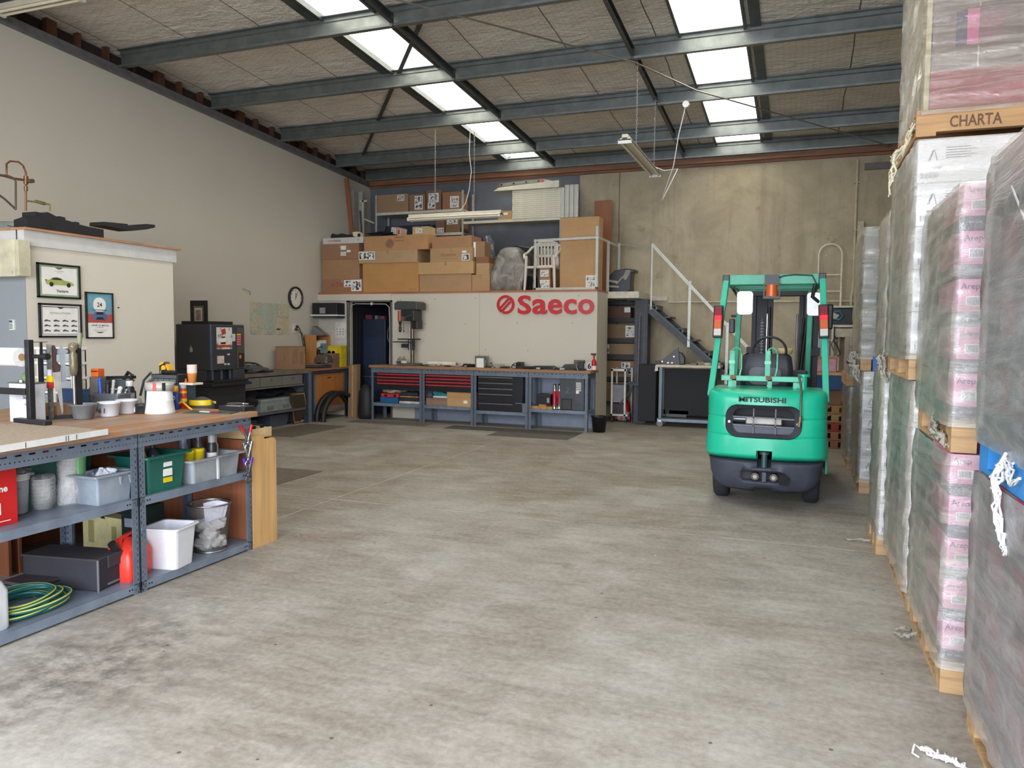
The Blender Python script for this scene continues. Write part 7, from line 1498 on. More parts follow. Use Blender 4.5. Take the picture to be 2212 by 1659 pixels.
# conduit and pipes on the back wall
o = MB().tube([(-2.3, YB - .03, 2.2), (.95, YB - .03, 2.2)], .018, 8).build('wall_conduit', P((200, 192, 168), .5)); tag(o, 'cream conduit running level along the back wall', 'conduit')
a, c = at(1853, 345, 'y', YB - .05), at(1846, 655, 'y', YB - .05)
t = thing('down_pipe', 'thin cream pipe running down the back wall near the pallets', 'pipe'); MB().tube([a, (a.x, a.y, 2.4), (a.x - .02, a.y, 2.3), (a.x - .02, a.y, 2.1)], .022, 8).build('pipe_run', P((196, 186, 158), .5), t)
for z_ in (4.2, 3.4, 2.9): MB().box(a.x - .04, a.y - .02, z_, a.x + .04, a.y + .05, z_ + .02).build('clip', P((180, 170, 146), .5), t)
o = MB().box(a.x + .03, YB - .1, 2.0, a.x + .13, YB - .02, 3.55).build('cable_duct', P((196, 186, 160), .5)); tag(o, 'cream vertical duct beside the thin wall pipe', 'duct')
o = MB().box(.98, YB - .06, 4.42, 1.36, YB, 4.53).build('wall_plate', P((110, 106, 100), .5)); tag(o, 'dark grey steel plate high on the back wall', 'plate')
# hoop ladder
t = thing('access_ladder', 'cream hooped ladder against the back wall behind the forklift', 'ladder'); Yl = 14.2; pl_ = []
a, c = at(1764, 700, 'y', Yl).x, at(1814, 700, 'y', Yl).x; R_ = (c - a) / 2; zc_ = at(1790, 548, 'y', Yl).z - .02
pts = [(a, Yl, .0), (a, Yl, 1.2), (a, Yl, zc_)] + [((a + c) / 2 - R_ * math.cos(PI * k / 12), Yl, zc_ + R_ * math.sin(PI * k / 12)) for k in range(1, 12)] + [(c, Yl, zc_), (c, Yl, 1.2), (c, Yl, 0)]
LM = P((220, 214, 192), .4); MB().tube(pts, .018, 10).build('hoop_rail', LM, t)
for z_ in [.4 + .28 * k for k in range(9)]: MB().cyl((a, Yl, z_), (c, Yl, z_), .013, n=10).build('rung', LM, t)
# rear table with covered screen
t = thing('rear_table', 'cream table with a drawer against the back wall by the pallets', 'table', (.50, 13.6, 0)); MB().box(0, 0, 1.74, .62, .7, 1.78).build('table_top', OFFWH, t)
for x in (.02, .56): MB().box(x, .02, 0, x + .04, .06, 1.74).build('leg', OFFWH, t)
MB().box(.05, -.01, 1.58, .5, .5, 1.72).build('drawer', P((196, 190, 168), .5), t); MB().box(.02, .6, 0, .6, .64, 1.74).build('back_panel', P((150, 140, 120), .6), t); MB().box(0, .0, 2.06, .62, .7, 2.09).build('upper_board', OFFWH, t)
for x in (.0, .58): MB().box(x, .6, 1.78, x + .04, .64, 2.06).build('upper_post', OFFWH, t)
t = thing('screen_case', 'black screen case with a blue bag strap on the rear table', 'screen', (.53, 13.62, 1.78)); MB().box(0, 0, 0, .46, .4, .27).build('case_body', P((44, 48, 52), .5), t, bev=.01); MB().tube([(-.02, -.02, .2), (.1, -.03, .22), (.16, -.03, .14), (.1, -.03, .08), (-.02, -.02, .1)], .02, 8).build('blue_strap', P((60, 110, 124), .5), t); MB().prism([(-.06, .08), (.06, .1), (.1, .16), (.0, .2), (-.06, .16)], (0, -.04, 0), (1, 0, 0), (0, 0, 1), (0, .02, 0)).build('pale_tag', P((180, 176, 160), .5), t)
t = thing('striped_shirt', 'white striped shirt hanging below the rear table', 'shirt', (at(1772, 740, 'y', 13.55).x + .03, 13.57, 1.15))
q = NT('striped_cloth'); x_, y_, z_ = q.xyz(q.co()); q.col(q.mix(q.m('GREATER_THAN', q.m('SINE', q.m('MULTIPLY', x_, 240)), .3), (214, 214, 218), (110, 120, 150))).pr(.9)
b = MB(); b.loft([[(x + .01 * math.sin(k), y, z) for k, (x, y) in enumerate(rrect(w, .05, .02, 3))] for z, w in ((0, .22), (.3, .2), (.5, .14), (.6, .06))]); b.build('cloth', q.mat, t); MB().tube([(0, 0, .6), (.02, 0, .66), (.0, 0, .7), (.0, .3, .72)], .005, 6).build('hanger', STEEL, t)
o = thing('hanging_tools', 'dark hooks and cables hanging from the rear table edge', 'hooks', (.56, 13.55, 1.3)); MB().tube([(0, 0, .45), (0, 0, .2), (.06, 0, .12), (.1, 0, .0), (.06, 0, -.04)], .01, 8).build('hook', BLACK, o); MB().tube([(.02, 0, .3), (-.04, 0, .16), (0, 0, .05)], .008, 6).build('cable', P((70, 90, 92), .5), o)
# ------------------------------------------------------------------ forklift
GRN = P((26, 178, 140), .28, 0, .06, 3); GRN2 = P((40, 150, 118), .4, 0, .12, 6); CHAR = P((58, 62, 74), .6, 0, .16, 5, .15); RUB = P((38, 40, 46), .8, 0, .12, 20, .3)
MAST = P((40, 41, 46), .5, .2, .15, 8); SEATM = P((38, 40, 50), .5)
FK = Vector((-.25, 7.2, 0))
t = thing('forklift', 'green counterbalance forklift with black mast seen from behind', 'forklift', FK)
def fp(px, py, y): v = at(px, py, 'y', 7.2 + y) - FK; return (v.x, y, v.z)
def plan(w, d, r, y0, z, bow=.05, n=5, dy=0):
    """plan outline of the rear body at height z: w wide, rear face at y0, rounded rear corners"""
    o = []
    for k in range(n + 1):
        a = math.radians(180 + 90 * k / n); o.append((-w / 2 + r + r * math.cos(a), y0 + r + r * math.sin(a), z))
    for k in range(1, 5): x = -w / 2 + r + (w - 2 * r) * k / 5; o.append((x, y0 - bow * (1 - (2 * k / 5 - 1) ** 2), z))
    for k in range(n + 1):
        a = math.radians(270 + 90 * k / n); o.append((w / 2 - r + r * math.cos(a), y0 + r + r * math.sin(a), z))
    return o + [(w / 2, d, z), (-w / 2, d, z)]
rg = []
for z, w, y0, r in ((.462, 1.04, .05, .2), (.50, 1.07, .0, .2), (.52, 1.075, -.01, .2), (.675, 1.06, -.005, .2), (.688, 1.045, .01, .19), (.70, 1.06, -.002, .2), (.84, 1.05, .005, .2), (.852, 1.035, .02, .19), (.864, 1.05, .008, .2), (1.0, 1.045, .012, .18), (1.05, 1.04, .02, .16), (1.08, 1.02, .045, .15), (1.098, .98, .09, .15), (1.103, .9, .16, .15)):
    rg.append(plan(w, .62, r, y0, z, .05))
b = MB().loft(rg, 0, True); cw = b.build('counterweight', GRN, t)
gc, gw, gh = fp(1648.5, 911, 0), .66, .30
gx = gc[0]; gz = gc[2]
c_ = MB().prism(rrect(gw, gh, .11, 8), (gx, -.2, gz), (1, 0, 0), (0, 0, 1), (0, .5, 0)); c_.cbox((0.0, -.05, .49), (.135, .3, .14))
cut(cw, c_)
for p_ in cw.data.polygons: p_.use_smooth = False
bv = cw.modifiers.new('w', 'BEVEL'); bv.width = .006; bv.segments = 2; bv.limit_method = 'ANGLE'; bv.angle_limit = .9
cw.data.polygons.foreach_set('use_smooth', [True] * len(cw.data.polygons))
ms = cw.modifiers.new('n', 'WEIGHTED_NORMAL'); ms.keep_sharp = False
# grille
b = MB(); O = rrect(gw - .01, gh - .01, .105, 8); I_ = rrect(gw - .13, gh - .07, .07, 8)
n = len(O); b.add([(gx + x, -.015 + .0, gz + z) for x, z in O] + [(gx + x, .035, gz + z) for x, z in I_] + [(gx + x, .06, gz + z) for x, z in O], [(i, (i + 1) % n, n + (i + 1) % n, n + i) for i in range(n)], 0)
g_ = b.build('grille', P((66, 68, 76), .45, .1), t)
iw, ih = gw - .13, gh - .07
for z in (gz + .035, gz - .04): MB().bar((gx - iw / 2, .03, z), (gx + iw / 2, .03, z - .008), .02, .012).build('grille_bar', P((92, 94, 102), .45, .1), g_)
for x in (gx - .085, gx + .105): MB().box(x - .005, .02, gz - ih / 2, x + .005, .035, gz + ih / 2).build('grille_bar', P((92, 94, 102), .45, .1), g_)
MB().box(gx - iw / 2, .05, gz - ih / 2, gx + iw / 2, .07, gz - .05).build('lower_baffle', P((74, 76, 88), .5, .1), g_)
for x in (gx - gw / 2 + .035, gx + gw / 2 - .035): MB().cyl((x, -.012, gz - .01), (x, .0, gz - .01), .012, n=10).build('screw', STEEL, g_)
MB().box(gx - .36, .28, gz - .2, gx + .36, .3, gz + .2).build('radiator', P((22, 22, 26), .6), t)
MB().box(gx - .16, .12, gz - .045, gx + .16, .24, gz + .03).build('muffler', P((150, 148, 138), .4, .5), t, bev=.01)
MB().cyl((gx - .33, .16, gz + .0), (gx - .15, .16, gz + .0), .028, n=16).build('exhaust_pipe', P((140, 144, 152), .3, .7), t)
# maker's name
a, c = fp(1596, 861, -.03), fp(1698, 863, -.03)
MB().text('MITSUBISHI', ((a[0] + c[0]) / 2, -.041, a[2] - .002), (1, 0, 0), (0, 0, 1), .046, w=c[0] - a[0], ext=.003, bold=.022).build('maker_name', INK, t)
# lower charcoal body
rg = []
for z, w, y0, r in ((.165, .72, .12, .12), (.19, .82, .10, .14), (.24, .92, .07, .16), (.32, .98, .045, .18), (.42, 1.0, .03, .19), (.462, 1.03, .03, .2)): rg.append(plan(w, .50, r, y0, z, .05))
lb_ = MB().loft(rg, 0, True).build('lower_body', CHAR, t)
pz = fp(1648, 1023, 0)
c_ = MB().cbox((.0, -.02, .49), (.125, .22, .19)).prism(rrect(.40, .085, .02, 3), (-.01, -.2, .315), (1, 0, 0), (0, 0, 1), (0, .34, 0)).prism([(-.1, -.02), (.1, -.02), (.06, .03), (-.06, .03)], (.0, -.2, .165), (1, 0, 0), (0, 0, 1), (0, .6, 0)); cut(lb_, c_)
lb_.data.polygons.foreach_set('use_smooth', [True] * len(lb_.data.polygons)); ms = lb_.modifiers.new('n', 'WEIGHTED_NORMAL')
hk = MB().cyl((-.0, .02, .40), (.0, .02, .54), .028, n=16).cyl((0, .02, .52), (0, .02, .545), .045, n=16); hk.build('tow_pin', P((60, 84, 86), .4, .4), t)
MB().box(-.062, .1, .40, .062, .11, .57).build('pin_recess', P((34, 40, 44), .5), t)
for x in (-.075, .085): MB().cyl((x, .06, .315), (x, -.01, .315), .034, n=20).cyl((x, -.012, .315), (x, -.02, .315), .018, n=12, m=1).build('lamp_boss', [P((70, 68, 72), .4, .3), P((150, 140, 116), .4, .5)], t)
MB().box(-.015, .0, .27, .02, .06, .36).build('coupling_tongue', P((60, 62, 72), .4, .3), t)
MB().box(-.21, .11, .27, .19, .12, .36).build('coupling_recess', P((26, 27, 32), .6), t)
MB().cyl((.17, -.02, .3), (.17, -.026, .3), .05, n=20).build('exhaust_soot', P((20, 20, 22), .9), t)
# wheels
for s_, nm in ((-1, 0), (1, 1)):
    x0, x1 = (s_ * .49, s_ * .335); prof = [(.05, 0), (.17, 0), (.245, .008), (.27, .03), (.272, .08), (.27, .125), (.245, .15), (.1, .155), (.05, .155)]
    o = MB().lathe(prof, (min(x0, x1), .58, .272), 40, 0, Matrix.Rotation(PI / 2, 4, 'Y')).build('rear_tyre', RUB, t)
    MB().cyl((min(x0, x1) + .02, .58, .272), (max(x0, x1) - .02, .58, .272), .15, n=24).build('wheel_rim', GRN2, t)
for s_ in (-1, 1):
    prof = [(.05, 0), (.2, 0), (.3, .01), (.33, .04), (.335, .1), (.33, .16), (.3, .19), (.05, .2)]
    MB().lathe(prof, (s_ * .47 - .1, 2.15, .335), 40, 0, Matrix.Rotation(PI / 2, 4, 'Y')).build('front_tyre', RUB, t)
# side body, floor, hood
MB().box(-.5, .55, .40, .5, 2.3, .62).box(-.52, .50, .78, -.40, 1.7, .98).box(.38, .50, .50, .525, 1.7, .98).box(-.44, .62, .62, .44, 1.25, 1.0).build('chassis', GRN, t, bev=.01)
MB().box(.525, .45, .3, .55, 1.6, .62).build('side_skirt', GRN2, t, bev=.005)
MB().box(-.40, .55, .98, .40, 1.25, 1.06).build('hood', P((46, 50, 60), .5), t, bev=.01)
# seat
b = MB(); b.loft([[(x + .06, y + .72 + dy, z) for x, y in rrect(w, d, .06, 5)] for z, w, d, dy in ((1.06, .42, .1, 0), (1.1, .48, .12, 0), (1.3, .5, .12, -.01), (1.42, .46, .1, -.02), (1.45, .38, .07, -.02))]); s_ = b.build('seat_back', SEATM, t)
s_.location = (-.09, 0, -.03)
b = MB(); b.prism(rrect(.3, .17, .06, 5), (-.04, .635, 1.2), (1, 0, 0), (0, 0, 1), (0, .01, 0)); b.build('seat_badge', P((84, 88, 94), .5), t)
MB().box(-.25, .74, 1.03, .2, 1.2, 1.14).build('seat_cushion', SEATM, t, bev=.03)
MB().cyl((.0, .63, 1.1), (.0, .645, 1.1), .02).build('recline_knob', STEEL, t)
# steering wheel and dash
MB().tube([(.17 * math.cos(2 * PI * k / 28) - .03, 1.42 + .08 * math.sin(2 * PI * k / 28), 1.43 + .15 * math.sin(2 * PI * k / 28)) for k in range(28)], .013, 8, closed=True).build('steering_wheel', BLACK, t)
MB().cyl((-.03, 1.55, 1.0), (-.03, 1.42, 1.43), .03).build('steering_column', BLACK, t)
MB().box(-.36, 1.5, .6, .36, 1.75, 1.22).build('dashboard', P((60, 62, 68), .6), t, bev=.02)
o = thing('funnel', 'cream plastic funnel standing on the forklift dashboard', 'funnel', FK + Vector((.13, 1.6, 1.22))); MB().lathe([(.012, 0), (.014, .12), (.075, .2), (.08, .24), (.076, .24), (.07, .2), (.01, .12)], n=24).build('cone', P((214, 192, 140), .4), o); MB().box(-.12, -.04, 0, -.03, .04, .03).build('foot_block', ORG, o)
# overhead guard
pl0, pl1 = fp(1537, 838, .25), fp(1570, 603, .60); pr0, pr1 = fp(1784, 852, .25), fp(1777, 598, .60)
for nm, a, c in (('rear_post', pl0, pl1), ('rear_post', pr0, pr1)): MB().bar(Vector(a) + (Vector(a) - Vector(c)) * .07, c, .055, .075, up=(0, 1, 0)).build(nm, P((56, 176, 144), .3, 0, .06, 4), t, bev=.006)
a, c = fp(1588, 812, 1.75), fp(1600, 628, 1.65); MB().bar(a, c, .055, .06, up=(0, 1, 0)).build('front_post', GRN2, t, bev=.006)
zt_ = pl1[2]; a2, c2 = (.36, 1.75, a[2]), (.37, 1.65, c[2]); MB().bar(a2, c2, .055, .06, up=(0, 1, 0)).build('front_post', GRN2, t, bev=.006)
MB().bar((pl1[0], .60, zt_), (pl1[0] + .02, 1.68, c[2] + .03), .055, .07).build('roof_rail', GRN2, t); MB().bar((pr1[0], .60, zt_), (pr1[0] - .05, 1.68, c[2] + .03), .055, .07).build('roof_rail', GRN2, t)
for k in range(3): y = .92 + .28 * k; MB().bar((pl1[0], y, zt_ - .035), (pr1[0], y, zt_ - .035), .05, .03).build('roof_slat', GRN2, t)
MB().bar((pl1[0] - .02, .60, zt_ - .01), (pr1[0] + .02, .60, zt_ - .01), .03, .095).bar((pl1[0], .62, zt_ + .03), (pr1[0], .62, zt_ + .03), .06, .012).build('roof_rear_beam', GRN2, t, bev=.004)
MB().bar((c[0], 1.66, c[2] + .03), (c2[0], 1.66, c[2] + .03), .05, .08).build('roof_front_beam', GRN2, t)
for p_ in (pl1, pr1): MB().box(p_[0] - .035, .555, zt_ - .055, p_[0] + .03, .62, zt_ + .04).build('corner_cap', BLACK, t, bev=.006)
# amber beacon
bc = fp(1667, 623, .54); MB().box(bc[0] - .065, .52, bc[2] + .03, bc[0] + .065, .58, bc[2] + .13).box(bc[0] - .075, .5, bc[2] - .10, bc[0] + .075, .62, bc[2] - .075).bar((bc[0] + .07, .58, bc[2] - .08), (bc[0] + .07, .58, bc[2] + .05), .012, .04).bar((bc[0] - .07, .58, bc[2] - .08), (bc[0] - .07, .58, bc[2] + .05), .012, .04).build('beacon_bracket', BLACK, t)
MB().cyl((bc[0], .55, bc[2] - .075), (bc[0], .55, bc[2] + .035), .055, .05, 20).build('beacon_lens', m_glow((190, 84, 22), .03, 'amber_lens'), t)
MB().tube([(bc[0] + .06, .56, bc[2] + .1), (bc[0] + .1, .55, zt_ + .02), (.2, .55, zt_ + .03), (.36, .55, zt_ + .02), (.4, .55, zt_ - .06)], .006, 6).build('beacon_cable', BLACK, t)
# tail lamps
RD = P((130, 20, 40), .25); RDG = m_glow((255, 20, 40), 1.0, 'tail_lamp_lit'); AMB = m_glow((190, 80, 24), .03, 'amber_tail')
for s_, (px, py0, py1) in ((-1, (1553, 663, 727)), (1, (1779, 661, 728))):
    a, c = fp(px, py0, .40), fp(px + (-3 if s_ < 0 else 1), py1, .34); L_ = Vector(c) - Vector(a)
    def lerp(k): return tuple(Vector(a) + L_ * k)
    h_ = MB().bar(lerp(-.04), lerp(1.04), .09, .05, up=(0, 1, 0)).build('tail_lamp', BLACK, t, bev=.01)
    for k0, k1, m_, nm in ((.02, .30, RD, 'red_lens'), (.30, .44, RDG, 'lit_red_lens'), (.44, .74, AMB, 'amber_lens'), (.74, .97, P((196, 192, 184), .25), 'clear_lens')):
        q0, q1 = Vector(lerp(k0)) + Vector((0, -.03, 0)), Vector(lerp(k1)) + Vector((0, -.03, 0)); MB().bar(q0, q1, .068, .03, up=(0, 1, 0)).build(nm, m_, h_, bev=.004)
# mirrors
MIR = P((230, 234, 236), .02, 1, 0)
for s_, (px0, px1, py0, py1, y_) in ((-1, (1593, 1625, 630, 679, .62)), (1, (1744, 1773, 632, 682, .64))):
    a, c = fp(px0, py0, y_), fp(px1, py1, y_); cx_, cz_ = (a[0] + c[0]) / 2, (a[2] + c[2]) / 2; w_, h_ = c[0] - a[0], a[2] - c[2]
    b = MB().prism(rrect(w_ + .012, h_ + .012, .035, 5), (0, .004, 0), (1, 0, 0), (0, 0, 1), (0, .03, 0)); m0 = b.build('mirror', P((62, 62, 66), .4), t); m0.location = (cx_, y_, cz_); m0.rotation_euler = (.06 if s_ < 0 else .17, 0, s_ * -.1 if s_ > 0 else -.08)
    MB().prism(rrect(w_, h_, .03, 5), (0, 0, 0), (1, 0, 0), (0, 0, 1), (0, .003, 0)).build('mirror_glass', MIR, m0)
MB().tube([(-.36, .60, zt_ - .1), (-.34, .64, zt_ - .13), (-.30, .65, zt_ - .2)], .012, 6).build('mirror_arm', BLACK, t); MB().tube([(.39, .60, zt_ - .06), (.37, .62, zt_ - .18), (.42, .64, zt_ - .22), (.44, .66, zt_ - .24)], .018, 8).build('mirror_arm', BLACK, t)
# gas bottle brackets
hx0, hx1 = fp(1591, 780, .36)[0], fp(1668, 780, .36)[0]
for hx in (hx0, hx1):
    H0 = fp(1590, 748, .36)[2]; zb_, zt2 = fp(1590, 812, .36)[2], H0
    pts = [(hx - .045, .36, zb_)] + [(hx - .045, .36, zb_ + (zt2 - .07 - zb_) * k / 3) for k in (1, 2, 3)] + [(hx - .0 - .045 * math.cos(PI * k / 6), .36 + .03 * k / 6, zt2 - .07 + .06 * math.sin(PI * k / 6)) for k in range(1, 6)] + [(hx + .045, .40, zt2 - .07), (hx + .045, .41, zb_ + .08), (hx + .03, .40, zb_)]
    o = MB()
    for i in range(len(pts) - 1):
        A_, B_ = Vector(pts[i]), Vector(pts[i + 1]); d_ = (B_ - A_).normalized(); u_ = Vector((0, 1, 0)); r_ = d_.cross(u_).normalized()
        vs = [p + r_ * sx * .006 + u_ * sy * .035 for p in (A_, B_) for sx, sy in ((-1, -1), (1, -1), (1, 1), (-1, 1))]; o.add(vs, [(0, 1, 5, 4), (1, 2, 6, 5), (2, 3, 7, 6), (3, 0, 4, 7)], 0)
    # broad flat strap on the near leg
    o.box(hx - .06, .318, zb_ + .0, hx - .015, .328, zt2 - .04)
    o.build('bottle_strap', P((60, 176, 138), .4, 0, .2, 10), t)
    MB().box(hx - .065, .30, zb_ + .12, hx - .01, .32, zb_ + .15).build('strap_latch', P((110, 200, 168), .4), t)
    MB().box(hx - .05, .31, zb_ - .03, hx + .0, .37, zb_ + .01).build('rusty_joint', P((120, 84, 54), .7, 0, .3, 30), t)
    MB().box(hx - .035, .33, 1.09, hx + .005, .37, zb_ - .02).build('bracket_leg', P((60, 170, 134), .4, 0, .15), t)
za = fp(1640, 818, .34); zr_ = za[2]
MB().box(fp(1558, 818, .34)[0], .33, zr_ - .025, fp(1735, 818, .34)[0], .40, zr_ + .025).build('bracket_beam', P((48, 176, 140), .3), t, bev=.004)
x_ = fp(1736, 820, .34)[0]; MB().cyl((x_, .37, 1.08), (x_, .37, zr_ + .04), .032, n=16).cyl((x_, .37, zr_ + .03), (x_, .37, zr_ + .05), .055, n=20).box(x_ - .09, .36, zr_ - .11, x_, .38, zr_ - .03).cyl((x_, .37, 1.09), (x_, .37, 1.11), .06, n=16).build('pivot_post', GRN, t)
x_ = fp(1580, 830, .34)[0]; MB().box(x_ - .03, .34, 1.09, x_ + .01, .4, zr_).build('bracket_leg', GRN, t)
# gas hose over the counterweight
pts = [fp(1726, 812, .3), fp(1730, 832, .16), fp(1731, 846, .02), fp(1730, 870, -.03), fp(1729, 900, -.035), fp(1728, 912, -.035)]
MB().tube(pts, .010, 8).build('gas_hose', P((70, 92, 76), .4), t); MB().tube([pts[-2], pts[-1]], .018, 10).cyl(fp(1727, 912, -.03), fp(1726, 922, -.03), .016).build('hose_coupling', P((120, 108, 76), .4, .6), t)
# mast
for px0, px1, y_ in ((1625, 1664, 2.3), (1727, 1763, 2.3)):
    a, c = fp(px0, 655, y_), fp(px1, 860, y_); x0, x1 = a[0], c[0]; zt3 = fp(1690, 634, y_)[2]
    b = MB().box(x0, y_, .15, x0 + .05, y_ + .14, zt3).box(x0 + .05, y_ + .02, .15, x1 - .06, y_ + .05, zt3 - .02).box(x1 - .06, y_, .15, x1, y_ + .12, zt3 - .03); b.build('mast_channel', MAST, t, bev=.004)
xa, xb = fp(1625, 655, 2.3)[0], fp(1765, 655, 2.3)[0]; MB().box(xa, 2.28, zt3 - .03, xb, 2.44, zt3 + .045).build('mast_crosshead', MAST, t, bev=.006)
MB().box(xa - .05, 2.26, 1.36, xa + .1, 2.42, 1.46).box(xb - .1, 2.26, 1.36, xb + .05, 2.42, 1.46).build('mast_clamp', MAST, t, bev=.004)
for px, m_, nm in ((1657, CHROME, 'lift_ram'), (1661, BLACK, 'hydraulic_hose'), (1722, P((120, 122, 126), .3, .6), 'lift_ram')):
    x = fp(px, 700, 2.26)[0]; MB().cyl((x, 2.26, .9), (x, 2.26, 1.85 if nm == 'lift_ram' else 1.93), .013 if nm == 'lift_ram' else .018, n=12).build(nm, m_, t)
for k in range(3): x = xb - .14 + k * .03; MB().tube([(x, 2.22, 1.8 - .05 * k), (x - .02, 2.2, 1.5), (x - .05, 2.05, 1.1), (x - .1, 1.8, .8)], .013, 8).build('hydraulic_hose', BLACK, t)
b = MB()
for k in range(22): b.box(xa + .10, 2.25, 1.0 + k * .035, xa + .14, 2.275, 1.02 + k * .035)
b.box(xa + .115, 2.255, .98, xa + .125, 2.27, 1.8).build('lift_chain', P((70, 70, 74), .4, .5), t)
for x in (-.22, .22): MB().box(x - .05, 2.5, .06, x + .05, 3.5, .10).box(x - .05, 2.46, .06, x + .05, 2.5, .55).build('fork', MAST, t)
MB().box(-.46, 2.42, .28, .46, 2.46, .36).box(-.46, 2.42, .48, .46, 2.46, .56).build('carriage', MAST, t)
for s_ in (-1, 1): MB().box(s_ * .35 - .02, 1.7, .3, s_ * .35 + .02, 2.4, .5).build('mast_mount', MAST, t)
# headlamps at the front posts
MB().box(-.48, 1.72, 1.62, -.42, 1.8, 1.78).box(-.46, 1.70, 1.8, -.38, 1.76, 1.83).build('side_lamp', BLACK, t, bev=.01); MB().box(.50, .66, 1.66, .56, .74, 1.9).build('side_lamp', BLACK, t, bev=.015)
# ------------------------------------------------------------------ wrapped pallet loads on the right
def pallet(x0, y0, z0, w, d, label, m=PALW, stamp=None, h=.144):
    t = thing('pallet', label, 'pallet', (x0, y0, z0), 0, 'pallets under the wrapped loads')
    for i in range(5): y = i * (d - .1) / 4; MB().box(0, y, h - .022, w, y + .1, h).build('deck_board', m, t)
    if stamp:
        for y in (0, d / 2 - .02, d - .04): MB().box(0, y, .022, w, y + .04, h - .022).build('stringer', m, t)
        for s_, u_, w_ in stamp: MB().text(s_, (u_, -.001, h * .5), (1, 0, 0), (0, 0, 1), .062, w=w_, ext=.001, bold=.02).build('stencil', P((96, 72, 52), .8), t)
    else:
        for x in (0, w / 2 - .05, w - .1):
            for y in (0, d / 2 - .07, d - .14): MB().box(x, y, .022, x + .1, y + .14, h - .022).build('block', m, t)
    for x in (0, w / 2 - .05, w - .1): MB().box(x, 0, 0, x + .1, d, .022).build('bottom_board', m, t)
    return t
ORD = ['lowest', 'second', 'third', 'fourth', 'fifth', 'sixth']
FILM = m_film(); FILM2 = m_film((222, 214, 184), .5, 'stretch_film_bright', (9, 5, 1.6), .18); FILM3 = m_film((196, 192, 192), .30, 'stretch_film_near', (1.5, 1.0, 7), .3); FILMB = m_film((206, 200, 184), .14, 'stretch_film_thin', (2, 2, 14), .2)
def m_carton(c, band, bz0, bz1, nm, blot=None):
    q = NT(nm); x, y, z = q.xyz(q.co('Generated')); f = q.noise(2.5, 4)
    cc = q.ramp(f, [(.3, tuple(int(i * .92) for i in c)), (.7, c)])
    if band: cc = q.mix(q.m('MULTIPLY', q.m('GREATER_THAN', z, bz0), q.m('LESS_THAN', z, bz1)), cc, band)
    if blot: cc = q.mix(q.m('MULTIPLY', q.ramp(q.noise(2.2, 5, .6), [(.5, 0.0), (.56, 1.0)]), .7), cc, blot)
    q.col(cc).pr(.55); return q.mat
MWH = m_carton((240, 238, 240), None, 0, 0, 'white_carton'); MPK = m_carton((226, 150, 184), (70, 56, 84), .0, .30, 'pink_carton'); MMV = m_carton((168, 64, 84), (80, 90, 108), .0, .40, 'mauve_carton', (92, 132, 138))
MGY = m_carton((120, 112, 102), None, 0, 0, 'brown_wrapped_carton', (70, 118, 106)); MSD = m_carton((126, 118, 106), (92, 90, 92), .55, .8, 'sleeved_carton', (74, 124, 112))
PKT = P((110, 40, 92), .6); BC = P((64, 62, 70), .6)
